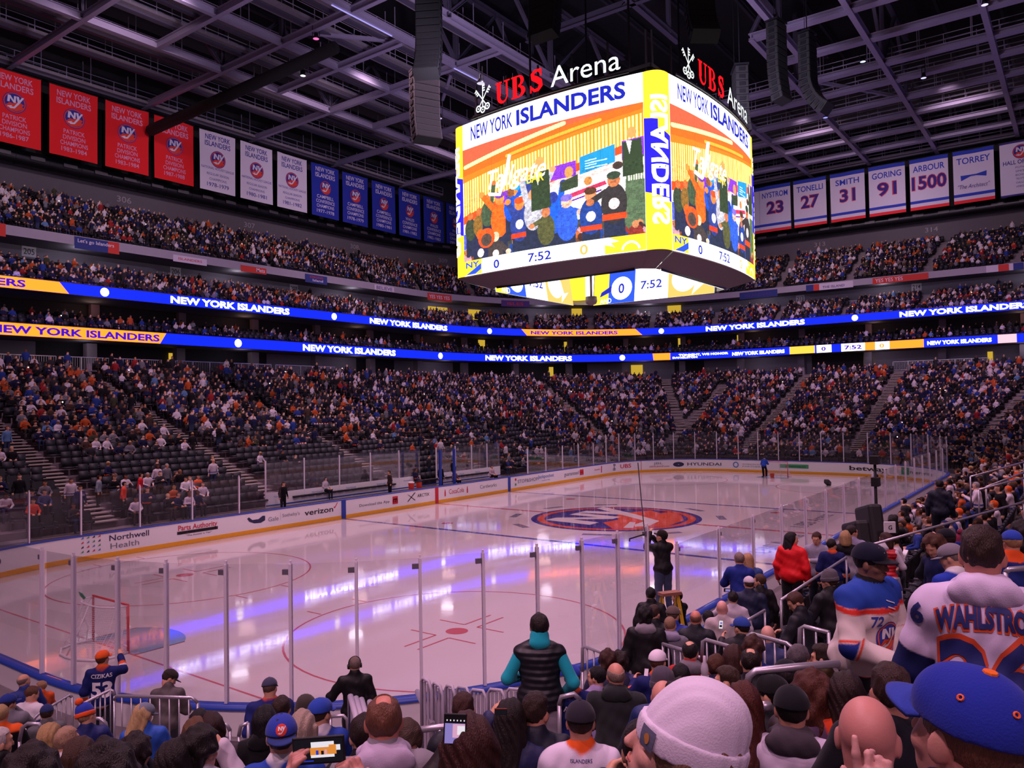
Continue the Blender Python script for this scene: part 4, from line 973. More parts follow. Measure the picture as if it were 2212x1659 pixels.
# ribs of the deck
for y in np.arange(-20, 62, 5.4): beam((-40, y, 47.6), (82, y, 47.6), .3, .6, mat('deck_joist', '#2c2836', .8), 'ceiling_joist')
def catwalk(p0, p1, w=1.4, z=38.9, label='', rails=True):
    p0 = Vector((*p0, z)); p1 = Vector((*p1, z)); d = p1-p0; L_ = d.length; o = empty('catwalk', label, 'catwalk', p0, math.atan2(d.y, d.x), 'roof catwalks')
    b = MB(); b.box((L_/2, 0, 0), (L_, w, .12)); b.box((L_/2, w/2, .1), (L_, .05, .26)); b.box((L_/2, -w/2, .1), (L_, .05, .26)); b.build('deck', M_CAT, o)
    if rails:
        for sd in (-1, 1):
            b = MB()
            for h in (.55, 1.1): b.tube([(0, sd*w/2, h), (L_, sd*w/2, h)], .035, 5)
            n_ = int(L_/2.2)
            for i in range(n_+1): b.bar((L_*i/n_, sd*w/2, .05), (L_*i/n_, sd*w/2, 1.1 if i % 2 else 2.8), .06)
            b.build('railing', M_STEELR, o)
    b = MB()
    b.box((L_/2, 0, -.16), (L_, w*.35, .2))
    b.build('cable_tray', M_STEELD, o)
    return o
for i, (y, z, w) in enumerate(((56.8, 37.9, 1.6), (52.5, 39.4, 1.3), (48.2, 39.6, 1.3), (40.2, 38.7, 1.5), (37.0, 38.7, 1.2), (31.2, 38.7, 1.5), (28.2, 38.9, 1.2), (22.8, 39.3, 1.2))):
    catwalk((-28, y), (50 if y > 45 else 60, y), w, z, 'long grey roof catwalk along the far side, %s from the banners' % nth(i))
for i, (x, z, w) in enumerate(((74.2, 37.9, 1.6), (71.0, 38.6, 1.2), (66.2, 38.8, 1.3), (60.6, 38.8, 1.3), (55.2, 38.8, 1.3), (49.8, 38.9, 1.3), (44.8, 38.9, 1.2))):
    catwalk((x, -22), (x, 22), w, z, 'grey roof catwalk across the far end, %s from the white banners' % nth(i))
# rolled black curtain under the roof
b = MB(); b.tube([(4.2, 27, 35.2), (4.2, 55, 34.8)], [.5, .55], 12)
o = b.build('rolled_curtain', mat('black_cloth', '#08070a', .9, bump=.3, bscale=6), smooth=True); tag(o, 'long black rolled curtain hanging below the roof over the red banners', 'curtain')
for (y, x0, x1) in ((25.4, 2.5, 9), (25.4, 17, 21)):
    b = MB(); b.box(((x0+x1)/2, y, ZR-.35), (x1-x0, .1, .05)); o = b.build('led_strip', led('violet', (.45, .4, 1), 1.0)); tag(o, 'violet light strip under a roof beam left of the scoreboard%s' % (', nearest the top edge' if x0 < 10 else ', behind the speakers'), 'light', 'violet light strips')
# ================================================================= line array speakers
def line_array(name_label, loc, rz, n, w=1.3, hc=.42, curl=6.0, dep=.8, group='line array speakers'):
    """loc = bottom of the hang; cabinets stack up and curl under towards local +x at the bottom"""
    o = empty('line_array_speaker', name_label, 'speaker', loc, rz, group)
    pos = []; ang = 0.0; x = 0.0; z = 0.0
    for i in range(n): pos.append((x, z, ang)); x += math.sin(ang)*hc; z += math.cos(ang)*hc; ang = 0
    path = []; x, z = 0.0, n*hc
    for i in range(n):
        a = R(curl)*max(0, i-n*.45); x0, z0 = x, z
        x += math.sin(a)*hc; z -= math.cos(a)*hc; path.append(((x0+x)/2, (z0+z)/2, a))
    zmin = min(p[1] for p in path)
    me0 = None
    for (cx, cz, a) in path:
        if me0 is None:
            b = MB(); b.box((0, 0, 0), (dep, w, hc*.92), m=0); b.box((dep/2+.01, 0, 0), (.03, w*.94, hc*.8), m=1); b.box((0, w/2+.02, 0), (dep*.5, .05, hc*.5), m=2); b.box((0, -w/2-.02, 0), (dep*.5, .05, hc*.5), m=2)
            me0 = b.mesh('cabinet', [mat('speaker_black', '#08080b', .7), mat('speaker_grille', '#050507', .9), M_BLACKM])
        c_ = link('cabinet', me0, o, (cx, 0, cz-zmin), (0, -a+0.0, 0))
    b = MB(); ztop = n*hc-zmin
    b.box((0, 0, ztop+.12), (dep*1.2, w, .12)); b.tube([(0, 0, ztop+.1), (0, 0, 38-loc[2])], .04, 5); b.tube([(-.3, .3, ztop+.1), (-.3, .3, 38-loc[2])], .02, 4); b.build('rigging', M_BLACKM, o)
    return o
line_array('large black curved line array speaker at the top left of the scoreboard, nearer one', (-2.7, 10.6, 26.0), R(-150), 14, 1.5, .44, 5.5)
line_array('black line array speaker left of the scoreboard hanging behind the larger one', (2.7, 16.0, 24.9), R(-115), 10, 1.9, .5, 4.0, 1.0)
line_array('dark line array speaker cut by the top edge above the scoreboard lettering', (-.8, 3.4, 27.2), R(180), 8, 1.7, .45, 5)
line_array('dark curved line array speaker at the top edge right of the scoreboard corner', (2.6, -4.4, 25.8), R(-140), 12, 1.5, .45, 7)
line_array('long black line array speaker hanging right of the scoreboard, left of the pair', (16.6, -4.2, 27.0), R(-100), 12, 1.4, .46, 2)
line_array('black line array speaker right of the scoreboard curling at its foot, right of the pair', (18.2, -5.8, 26.2), R(-100), 13, 1.2, .46, 8)
line_array('dark round line array speaker half hidden behind the right edge of the scoreboard', (14.5, -2.3, 24.6), R(-60), 9, 1.7, .5, 2)
for i, (x, y, z, c) in enumerate(((0.5, 9.2, 26.4, '#b9b4c2'), (12.4, -1.2, 33.5, '#c8c8d4'), (24.2, 33.6, 36.8, '#a8a0d0'), (4.6, 29.8, 36.9, '#d060a0'), (9.0, 37, 37.2, '#ffffff'), (46, -9.0, 37.0, '#c0b8e8'), (33.5, -15.2, 37.0, '#c8c0e8'), (39.4, -5.0, 37.4, '#c0c8e8'), (52, 1.6, 37.4, '#8a8af0'))):
    o = empty('stage_light', 'small stage light hung under the roof, %s of those picked out in the steel' % nth(i), 'light', (x, y, z), rnd.uniform(0, 6), 'stage lights under the roof')
    b = MB(); b.lathe([(.0, .5), (.16, .48), (.2, .2), (.26, 0)], 10); b.bar((0, -.3, .2), (0, -.3, 1.2), .05); b.bar((0, .3, .2), (0, .3, 1.2), .05); b.build('housing', M_BLACKM, o, True)
    b = MB(); b.lathe([(.0, -.01), (.25, -.012)], 10); b.build('lens', led('lens%d' % i, srgb(c), 1.6), o)
# ================================================================= figures: smooth distance-field bodies
def smin(a, b, k):
    h = np.maximum(k-np.abs(a-b), 0)/k
    return np.minimum(a, b)-h*h*k*.25
def sdf_mesh(prims, vox, k=.03, clip=None, disp=None):
    """prims: ('c', a, b, ra, rb[,k]) tapered limb, ('e', centre, radii[, R3][,k]) ellipsoid; returns verts, quads"""
    lo = np.array([1e9]*3); hi = -lo
    for p in prims:
        if p[0] == 'c':
            a, b2, ra, rb = map(np.array, p[1:5]); r_ = max(ra, rb)
            lo = np.minimum(lo, np.minimum(a, b2)-r_); hi = np.maximum(hi, np.maximum(a, b2)+r_)
        elif p[0] == 'e':
            c = np.array(p[1]); r_ = np.array([max(p[2])]*3) if len(p) > 3 and p[3] is not None else np.array(p[2]); lo = np.minimum(lo, c-r_); hi = np.maximum(hi, c+r_)
    lo -= 2.5*vox; hi += 2.5*vox
    n = np.ceil((hi-lo)/vox).astype(int)+1
    ax = [lo[i]+vox*np.arange(n[i]) for i in range(3)]
    D = np.full(n, .5, np.float32)
    for p in prims:
        if p[0] == 'c':
            a, b2, ra, rb = np.array(p[1], float), np.array(p[2], float), p[3], p[4]; kk = p[5] if len(p) > 5 else k
            r_ = max(ra, rb)+kk+2*vox; l2, h2 = np.minimum(a, b2)-r_, np.maximum(a, b2)+r_
        else:
            c = np.array(p[1], float); kk = p[4] if len(p) > 4 else k; r_ = max(p[2])+kk+2*vox; l2, h2 = c-r_, c+r_
        i0 = np.clip(np.floor((l2-lo)/vox).astype(int), 0, n); i1 = np.clip(np.ceil((h2-lo)/vox).astype(int)+1, 0, n)
        if (i1 <= i0).any(): continue
        X = ax[0][i0[0]:i1[0]][:, None, None]; Y = ax[1][i0[1]:i1[1]][None, :, None]; Z = ax[2][i0[2]:i1[2]][None, None, :]
        if p[0] == 'c':
            d = b2-a; L2 = max(float(d@d), 1e-9)
            t = np.clip(((X-a[0])*d[0]+(Y-a[1])*d[1]+(Z-a[2])*d[2])/L2, 0, 1)
            v = np.sqrt((X-a[0]-t*d[0])**2+(Y-a[1]-t*d[1])**2+(Z-a[2]-t*d[2])**2)-(ra+(rb-ra)*t)
        else:
            rd = p[2]; dx, dy, dz = X-c[0], Y-c[1], Z-c[2]
            if len(p) > 3 and p[3] is not None:
                M = np.array(p[3]).T; dx, dy, dz = (M[0, 0]*dx+M[0, 1]*dy+M[0, 2]*dz), (M[1, 0]*dx+M[1, 1]*dy+M[1, 2]*dz), (M[2, 0]*dx+M[2, 1]*dy+M[2, 2]*dz)
            k0 = np.sqrt((dx/rd[0])**2+(dy/rd[1])**2+(dz/rd[2])**2); k1 = np.sqrt((dx/rd[0]**2)**2+(dy/rd[1]**2)**2+(dz/rd[2]**2)**2)
            v = k0*(k0-1)/np.maximum(k1, 1e-6)
        sl = tuple(slice(i0[j], i1[j]) for j in range(3)); D[sl] = smin(D[sl], v.astype(np.float32), kk)
    G = (ax[0][:, None, None], ax[1][None, :, None], ax[2][None, None, :])
    if disp is not None: D = D+disp(*G).astype(np.float32)
    if clip is not None: D = np.maximum(D, clip(*G).astype(np.float32))
    return nets(D, lo, vox)
def nets(D, lo, vox):
    S = D < 0; nx, ny, nz = D.shape
    c8 = [(i, j, k) for i in (0, 1) for j in (0, 1) for k in (0, 1)]
    cs = sum(S[i:nx-1+i, j:ny-1+j, k:nz-1+k].astype(np.int8) for i, j, k in c8)
    act = (cs > 0) & (cs < 8); ids = np.full(act.shape, -1, np.int64); A = np.argwhere(act); ids[act] = np.arange(len(A))
    P = np.zeros((len(A), 3)); C = np.zeros(len(A))
    val = {c: D[A[:, 0]+c[0], A[:, 1]+c[1], A[:, 2]+c[2]] for c in c8}
    for a in c8:
        for b2 in c8:
            df = [b2[i]-a[i] for i in range(3)]
            if sorted(df) != [0, 0, 1]: continue
            va, vb = val[a], val[b2]; m = (va < 0) != (vb < 0); t = np.where(m, va/np.where(m, va-vb, 1), 0)
            for i in range(3): P[:, i] += np.where(m, a[i]+t*df[i], 0)
            C += m
    V = lo+(A+P/np.maximum(C, 1)[:, None])*vox
    F = []
    for axis in range(3):
        sl0 = [slice(1, -1)]*3; sl0[axis] = slice(0, -1); sl1 = list(sl0); sl1[axis] = slice(1, None)
        s0, s1 = S[tuple(sl0)], S[tuple(sl1)]; u, v = [i for i in range(3) if i != axis]
        for pos, m in ((True, s0 & ~s1), (False, ~s0 & s1)):
            E = np.argwhere(m)
            if not len(E): continue
            E = E+1; E[:, axis] -= 1
            def cell(du, dv):
                q = E.copy(); q[:, u] += du; q[:, v] += dv; return ids[q[:, 0], q[:, 1], q[:, 2]]
            q = np.stack([cell(-1, -1), cell(0, -1), cell(0, 0), cell(-1, 0)], 1)
            flip = pos if axis != 1 else not pos
            F.append(q if flip else q[:, ::-1])
    F = np.concatenate(F); F = F[(F >= 0).all(1)]
    return V, F
def np_mesh(name, V, F, mats, attrs=None, smooth=True):
    me = bpy.data.meshes.new(name); me.vertices.add(len(V)); me.vertices.foreach_set('co', np.asarray(V, np.float32).ravel())
    F = np.asarray(F); me.loops.add(F.size); me.loops.foreach_set('vertex_index', F.ravel().astype(np.int32))
    me.polygons.add(len(F)); me.polygons.foreach_set('loop_start', np.arange(0, F.size, F.shape[1], dtype=np.int32))
    me.update(calc_edges=True)
    if smooth: me.polygons.foreach_set('use_smooth', np.ones(len(F), bool))
    for m in (mats if isinstance(mats, (list, tuple)) else [mats]): me.materials.append(m)
    if attrs:
        for k_, a in attrs.items():
            a = np.asarray(a, np.float32)
            if a.ndim == 2:
                at = me.color_attributes.new(k_, 'FLOAT_COLOR', 'POINT'); at.data.foreach_set('color', np.concatenate([a, np.ones((len(a), 1), np.float32)], 1).ravel())
            else:
                at = me.attributes.new(k_, 'FLOAT', 'POINT'); at.data.foreach_set('value', a)
    return me
# ------------------------------------------------------------------ materials of figures
M_SKIN = mat('skin', objcol=True, rough=.5, spec=.35, noise=.07, nscale=25, bump=.05, bscale=180)
M_HAIR = mat('hair', objcol=True, rough=.5, spec=.3, noise=.45, nscale=40, stretch=(3, 3, .5), bump=.6, bscale=70)
M_CLOTH = mat('cloth', objcol=True, rough=.9, spec=.15, noise=.08, nscale=6, bump=.15, bscale=220, sheen=.1)
M_QUILT = None
M_JACK = mat('jacket_nylon', objcol=True, rough=.6, spec=.3, noise=.1, nscale=5, bump=.12, bscale=30)
def jersey_mat():
    m = mat('jersey', objcol=True, rough=.8, spec=.2, noise=.06, nscale=6, bump=.1, bscale=300)
    nt = m.node_tree; N = nt.nodes; L = nt.links; b = N['Principled BSDF']; src = None
    for l in list(L):
        if l.to_socket == b.inputs['Base Color']: src = l.from_socket; L.remove(l)
    a = N.new('ShaderNodeAttribute'); a.attribute_name = 'Band'
    mx = N.new('ShaderNodeMix'); mx.data_type = 'RGBA'; L.new(a.outputs['Alpha'], mx.inputs[0])
    # Band colour rgb with its weight in a second attribute
    w = N.new('ShaderNodeAttribute'); w.attribute_name = 'BandW'
    L.new(w.outputs['Fac'], mx.inputs[0]); L.new(src, mx.inputs[6]); L.new(a.outputs['Color'], mx.inputs[7]); L.new(mx.outputs[2], b.inputs['Base Color'])
    return m
M_JERSEY = jersey_mat()
# ------------------------------------------------------------------ skeleton
V3 = lambda *a: np.array(a, float)
def rotm(yaw=0, pitch=0, roll=0):
    """yaw left +, pitch up +, roll to the right +, degrees; forward +y"""
    return np.array(Matrix.Rotation(R(yaw), 3, 'Z') @ Matrix.Rotation(R(pitch), 3, 'X') @ Matrix.Rotation(R(roll), 3, 'Y'))
class Fig:
    """a posed figure: joints in metres, facing +y, feet at z=0"""
    def __init__(s, sit=False, lean=4, twist=0, hy=0, hp=0, hr=0, arms=None, build=1.0, legs=None, seat=.46, side=0):
        s.sit = sit; s.build = build
        P = V3(0, 0, seat+.10) if sit else V3(0, 0, .95)
        T = rotm(twist, -lean, side); up = lambda x, y, z: P+T @ V3(x, y, z)
        s.pelvis = P; s.T = T; s.waist = up(0, 0, .14); s.chest = up(0, .01, .34); s.neck = up(0, -.005, .50)
        s.sh = {sg: up(.168*sg*build, -.005, .435) for sg in (-1, 1)}
        s.Hc = s.neck+T @ V3(0, .015, .0)+rotm(0, hp*.5, 0) @ V3(0, .014, .146)
        s.HR = T @ rotm(hy, hp, hr)
        s.hip = {sg: P+V3(.09*sg, 0, -.02) for sg in (-1, 1)}
        if legs: s.knee, s.ank = legs
        elif sit: s.knee = {sg: P+V3(.11*sg, .43, .02) for sg in (-1, 1)}; s.ank = {sg: V3(.12*sg, .42, .08) for sg in (-1, 1)}
        else: s.knee = {sg: V3(.105*sg, .015, .49) for sg in (-1, 1)}; s.ank = {sg: V3(.12*sg, -.02, .08) for sg in (-1, 1)}
        A = arms or {}
        s.elb, s.hand, s.fing = {}, {}, {}
        for sg in (-1, 1):
            e, h, f = A.get(sg, ('rest', None, None)) if not isinstance(A.get(sg), str) else (A[sg], None, None)
            if e == 'rest':
                if sit: e, h = V3(.27*sg, .06, .21), V3(.13*sg, .33, .14)
                else: e, h = V3(.25*sg, -.02, .17), V3(.27*sg, .07, -.06)
            elif e == 'clap': e, h = V3(.27*sg, .16, .20), V3(.035*sg, .36, .33)
            elif e == 'phone': e, h = V3(.25*sg, .20, .32), V3(.05*sg, .30, .62)
            elif e == 'fold': e, h = V3(.26*sg, .10, .20), V3(-.05*sg, .24, .27)
            elif e == 'up': e, h = V3(.27*sg, .05, .66), V3(.2*sg, .12, .92)
            elif e == 'pocket': e, h = V3(.30*sg, -.06, .17), V3(.2*sg, .10, .02)
            elif e == 'face': e, h = V3(.25*sg, .22, .28), V3(.05*sg, .17, .55)
            s.elb[sg] = up(*e); s.hand[sg] = up(*h); s.fing[sg] = f
    def hp_(s, p): return s.Hc+s.HR @ np.array(p, float)
    def head_prims(s, detail=True):
        H = s.hp_; Rm = s.HR
        L = [('e', H((0, -.012, .028)), (.076, .096, .092), Rm, .03), ('e', H((0, .018, -.045)), (.060, .072, .072), Rm, .04), ('e', H((0, .045, -.085)), (.036, .032, .030), Rm, .03),
             ('c', s.neck-s.T @ V3(0, .0, .05), H((0, -.02, -.06)), .066, .058, .03)]
        if detail:
            L += [('c', H((0, .088, .01)), H((0, .106, -.034)), .009, .0125, .014), ('e', H((0, .08, .028)), (.05, .018, .012), Rm, .018), ('e', H((0, .082, -.068)), (.024, .012, .009), Rm, .01)]
            for sg in (-1, 1):
                L += [('e', H((.079*sg, -.004, -.008)), (.010, .021, .033), s.HR @ rotm(-18*sg, 0, 0), .006), ('e', H((.045*sg, .055, -.03)), (.022, .02, .022), Rm, .02)]
        return L
    def hand_prims(s, sg):
        """palm, four bent fingers of unequal length and a thumb from the side of the palm"""
        h, e = s.hand[sg], s.elb[sg]; f = (h-e)/max(np.linalg.norm(h-e), 1e-6)
        spec = s.fing[sg] or {}
        d = np.array(spec.get('dir', f), float); d /= np.linalg.norm(d)
        n = np.array(spec.get('palm', s.T @ V3(-sg, .3, 0)), float); n -= d*(n@d); n /= max(np.linalg.norm(n), 1e-6)   # palm normal
        w = np.cross(d, n)*spec.get('flip', 1)*(1 if sg > 0 else -1); curl = spec.get('curl', .5)
        L = [('c', h, h+d*.025, .028, .028, .015), ('e', h+d*.055, (.021, .041, .050), np.stack([n, w, d], 1), .015)]
        for i, (o, ln) in enumerate(((-.030, .068), (-.010, .080), (.011, .075), (.030, .058))):
            c = spec.get('fc', (curl,)*4)[i]; b0 = h+d*.095+w*o; a1, a2 = c*.9, c*2.0
            b1 = b0+(d*math.cos(a1)+n*math.sin(a1))*ln*.5; b2 = b1+(d*math.cos(a2)+n*math.sin(a2))*ln*.5
            L += [('c', b0-d*.02, b1, .0098, .0092, .008), ('c', b1, b2, .0092, .0076, .006)]
        t0 = h+d*.03-w*.032; t1 = t0+(d*.6-w*.75+n*.35)*.038; t2 = t1+(d*.85-w*.25+n*spec.get('thumb', .4))*.034
        L += [('c', t0, t1, .013, .0115, .01), ('c', t1, t2, .0112, .0088, .006)]
        return L
    def arm_prims(s, sg, r=(.050, .042, .036, .027)):
        return [('c', s.sh[sg], s.elb[sg], r[0], r[1]), ('c', s.elb[sg], s.hand[sg], r[2], r[3])]
    def torso_prims(s, g=0.0, long=False):
        T, b = s.T, s.build
        L = [('e', s.chest, (.165*b+g, .105*b+g, .20), T, .08), ('e', s.waist, (.145*b+g, .105*b+g, .17), T, .08), ('e', s.pelvis, (.165*b+g, .115*b+g, .13), T, .08), ('e', (s.sh[-1]+s.sh[1])/2-T @ V3(0, 0, .02), (.165*b+g, .075+g, .075), T, .06)]
        L += [('c', s.neck-T @ V3(-.03*sg, 0, .02), s.sh[sg]-T @ V3(0, 0, .004), .052+g*.6, .050+g*.7, .05) for sg in (-1, 1)]
        return L
    def leg_prims(s, g=0.0):
        L = []
        for sg in (-1, 1): L += [('c', s.hip[sg], s.knee[sg], .085+g, .058+g), ('c', s.knee[sg], s.ank[sg], .056+g, .040+g)]
        return L
    def shoe_prims(s):
        return [q for sg in (-1, 1) for q in (('e', s.ank[sg]+V3(0, .06, -.035), (.045, .13, .042)), ('c', s.ank[sg]+V3(0, -.03, -.03), s.ank[sg], .045, .045))]
    def body(s, vox=.011, hands=True, mats=None):
        L = s.torso_prims(-.02)+s.leg_prims(-.012)+s.head_prims()
        for sg in (-1, 1): L += s.arm_prims(sg); L += s.hand_prims(sg) if hands else []
        c = lambda X, Y, Z: .02-Z+0*X+0*Y
        V, F = sdf_mesh(L, vox, .03, clip=c)
        return np_mesh('person_body', V, F, M_SKIN)
    def garment(s, kind='jacket', vox=.014, g=.022, seed=0, bands=None, name='jacket', m=None, hood=False, sleeve=1.0, hem=.10, col_h=.05):
        L = s.torso_prims(g); T = s.T
        L += [('e', s.pelvis+T @ V3(0, 0, .03), (.175*s.build+g, .125*s.build+g, .11), T, .06)]
        L += [('c', s.neck-T @ V3(0, 0, .04), s.neck+T @ V3(0, -.005, col_h), .085, .078, .03)]
        cuts = []
        for sg in (-1, 1):
            if sleeve <= 0: continue
            r = (.066+g*.6, .058+g*.6, .054+g*.6, .042+g*.4)
            e, h = s.elb[sg], s.hand[sg]
            if sleeve < .5: L += [('c', s.sh[sg], s.sh[sg]+(e-s.sh[sg])*.85, r[0]+.01, r[1]+.02)]
            else: L += [('c', s.sh[sg], e, r[0], r[1]), ('c', e, e+(h-e)*(.55+.45*sleeve), r[2], r[3])]
        if hood:
            L += [('e', s.neck+T @ V3(0, -.075, .005), (.125, .062, .085), T @ rotm(0, 20, 0), .04), ('e', s.neck+T @ V3(0, -.02, .055), (.10, .085, .045), T @ rotm(0, 12, 0), .03)]
        rr = np.random.RandomState(seed); ph = rr.rand(6)*6
        disp = lambda X, Y, Z: .0042*np.sin(26*X+14*Z+ph[0])*np.sin(19*Z-8*Y+ph[1])+.0035*np.sin(38*Z+17*X+9*Y+ph[2])+.002*np.sin(70*X-40*Z+ph[3])
        n = T @ V3(0, 0, 1); p0 = s.pelvis-n*hem
        if s.sit: clip = lambda X, Y, Z: np.maximum(-((X-p0[0])*n[0]+(Y-p0[1])*n[1]+(Z-p0[2])*n[2])-.04, (s.pelvis[2]-.10)-Z+0*X+0*Y)
        else: clip = lambda X, Y, Z: -((X-p0[0])*n[0]+(Y-p0[1])*n[1]+(Z-p0[2])*n[2])
        V, F = sdf_mesh(L, vox, .035, clip=clip, disp=disp)
        at = None
        if bands:
            Bc = np.zeros((len(V), 3)); Bw = np.zeros(len(V)); h_ = (V-p0)@n
            la = np.full(len(V), 9.0); tt = np.zeros(len(V)); sd = np.zeros(len(V))
            for sg in (-1, 1):
                for i, (a, b2) in enumerate(((s.sh[sg], s.elb[sg]), (s.elb[sg], s.hand[sg]))):
                    d = b2-a; t = np.clip((V-a)@d/(d@d), 0, 1); dist = np.linalg.norm(V-a-t[:, None]*d, axis=1)
                    k_ = dist < la; la[k_] = dist[k_]; tt[k_] = i+t[k_]
            xl = np.abs((V-s.chest)@(T @ V3(1, 0, 0))); arm = (la < .10) & ((tt > .35) | (xl > .2)) & (tt > .1)
            zl = (V-s.chest)@n; yl = (V-s.chest)@(T @ V3(0, 1, 0)); nd = np.linalg.norm(V-s.neck, axis=1)
            hn = (V-s.neck)@n; rad = np.linalg.norm(V-s.neck-hn[:, None]*n, axis=1); sf = vox*.9
            soft = lambda q, lo_, hi_: np.clip(np.minimum(q-lo_, hi_-q)/sf+.5, 0, 1)
            for (where, a, b2, c) in bands:
                if where == 'hem': w_ = soft(h_, a, b2)*~arm
                elif where == 'arm': w_ = soft(tt*.27, a*.27, b2*.27)*arm
                elif where == 'neck': w_ = np.clip((b2-rad)/sf+.5, 0, 1)*(hn > -.055)
                elif where == 'yoke': w_ = np.clip((zl-a)/sf+.5, 0, 1)*((tt < .75) | ~arm)
                elif where == 'yoke2': w_ = soft(zl, a-.035, a)*((tt < .8) | ~arm)
                k_ = w_ > 0; Bc[k_] = srgb(c); Bw[k_] = np.maximum(w_[k_], Bw[k_]*(w_[k_] < 1))
            at = {'Band': Bc, 'BandW': Bw}
        return np_mesh(name, V, F, m or M_CLOTH, at)
    def trousers(s, vox=.016, g=.012, name='trousers'):
        L = s.leg_prims(g+.006)+[('e', s.pelvis, (.165*s.build, .12*s.build, .12), None, .05)]
        top = s.pelvis[2]+.10
        clip = lambda X, Y, Z: np.maximum(.055-Z, Z-top)+0*X+0*Y
        disp = lambda X, Y, Z: .004*np.sin(40*Z+15*X)*np.sin(22*Y+9*Z)
        V, F = sdf_mesh(L, vox, .03, clip=clip, disp=disp); return np_mesh(name, V, F, M_CLOTH)
    def shoes(s, vox=.014):
        V, F = sdf_mesh(s.shoe_prims(), vox, .02, clip=lambda X, Y, Z: .004-Z+0*X+0*Y); return np_mesh('shoes', V, F, M_BLACK)
# ------------------------------------------------------------------ hair and headwear in head space (origin head centre, forward +y)
def head_space(L, vox, k=.02, clip=None, disp=None): return sdf_mesh(L, vox, k, clip, disp)
def hair_mesh(kind, vox=.007, seed=0):
    rr = np.random.RandomState(seed+11); ph = rr.rand(8)*6
    wob = lambda a, f: (lambda X, Y, Z: a*(np.sin(f*X+ph[0])*np.sin(f*.8*Z+ph[1])+.6*np.sin(f*1.7*Y+ph[2]+f*Z*.5)*np.sin(f*1.3*X+ph[3])))
    cap = ('e', (0, -.015, .032), (.088, .108, .103))
    face = lambda zf, yf: (lambda X, Y, Z: np.minimum(np.minimum(Y-yf+.35*np.maximum(Z-.02, 0)*0, zf-Z)*1.0, 9))
    def cl(nape, front, top, side=None):
        """keep hair behind the hairline: cut the face (y>front below z top), below the nape and at the ears"""
        def c(X, Y, Z):
            f = np.minimum(Y-front, top-Z); e = np.minimum(Y+.028, -.002-Z) if side is None else f
            return np.maximum(np.maximum(f, e), nape-Z)+0*X
        return c
    if kind == 'short': return head_space([cap], vox, clip=cl(-.085, .045, .075), disp=wob(.004, 60))
    if kind == 'crop': return head_space([('e', (0, -.013, .03), (.0815, .1015, .0965))], vox, clip=cl(-.075, .05, .078), disp=wob(.0012, 90))
    if kind == 'fade': return head_space([('e', (0, -.013, .03), (.080, .100, .0965)), ('e', (0, .0, .075), (.073, .092, .062))], vox, clip=cl(-.07, .05, .078), disp=wob(.0035, 75))
    if kind == 'bald': 
        c0 = cl(-.08, .02, .06)
        return head_space([('e', (0, -.013, .03), (.082, .102, .094))], vox, clip=lambda X, Y, Z: np.maximum(c0(X, Y, Z), Z-.045-.25*np.abs(X)+.0*Y), disp=wob(.0015, 80))
    if kind == 'thin':
        c0 = cl(-.08, .03, .07)
        return head_space([('e', (0, -.013, .03), (.083, .103, .097))], vox, clip=lambda X, Y, Z: np.maximum(c0(X, Y, Z), .036+.010*np.sin(70*X+ph[4])*np.sin(60*Y+ph[5])-np.sqrt((X/1.1)**2+((Y+.035)/1.25)**2+((Z-.115)/1.2)**2)), disp=wob(.0025, 80))
    if kind == 'fluffy': return head_space([('e', (0, -.02, .04), (.105, .122, .112)), ('e', (0, -.07, -.03), (.085, .06, .075))], vox, clip=cl(-.115, .05, .08), disp=wob(.011, 55))
    if kind == 'curly': return head_space([('e', (0, -.02, .035), (.118, .125, .115)), ('c', (0, -.06, .0), (0, -.095, -.20), .115, .10), ('c', (.085, -.02, -.02), (.095, -.03, -.2), .055, .05), ('c', (-.085, -.02, -.02), (-.095, -.03, -.2), .055, .05)], vox+.001, .04, clip=cl(-.32, .045, .085, 1), disp=wob(.012, 48))
    if kind == 'long': return head_space([cap, ('c', (0, -.05, .02), (0, -.105, -.27), .088, .075), ('c', (.075, -.02, .0), (.085, -.045, -.27), .035, .03), ('c', (-.075, -.02, .0), (-.085, -.045, -.27), .035, .03)], vox, .03, clip=cl(-.36, .05, .08, 1), disp=lambda X, Y, Z: .003*np.sin(150*X+10*np.sin(9*Z)+ph[0])+.004*np.sin(60*X+12*Z+ph[1])+0*Y)
    if kind == 'bob': return head_space([cap, ('c', (0, -.05, .0), (0, -.065, -.10), .092, .085), ('c', (.08, -.01, .0), (.085, -.01, -.1), .032, .03), ('c', (-.08, -.01, .0), (-.085, -.01, -.1), .032, .03)], vox, .03, clip=cl(-.15, .05, .08, 1), disp=lambda X, Y, Z: .003*np.sin(140*X+ph[0])+.004*np.sin(50*X+12*Z+ph[1])+0*Y)
    if kind == 'pony': return head_space([('e', (0, -.015, .032), (.084, .104, .099)), ('e', (0, -.125, .04), (.028, .03, .028)), ('c', (0, -.13, .03), (0, -.16, -.2), .034, .018)], vox, .02, clip=cl(-.24, .05, .08, 1), disp=lambda X, Y, Z: .002*np.sin(150*X+ph[0])+.002*np.sin(60*X+12*Z)+0*Y)
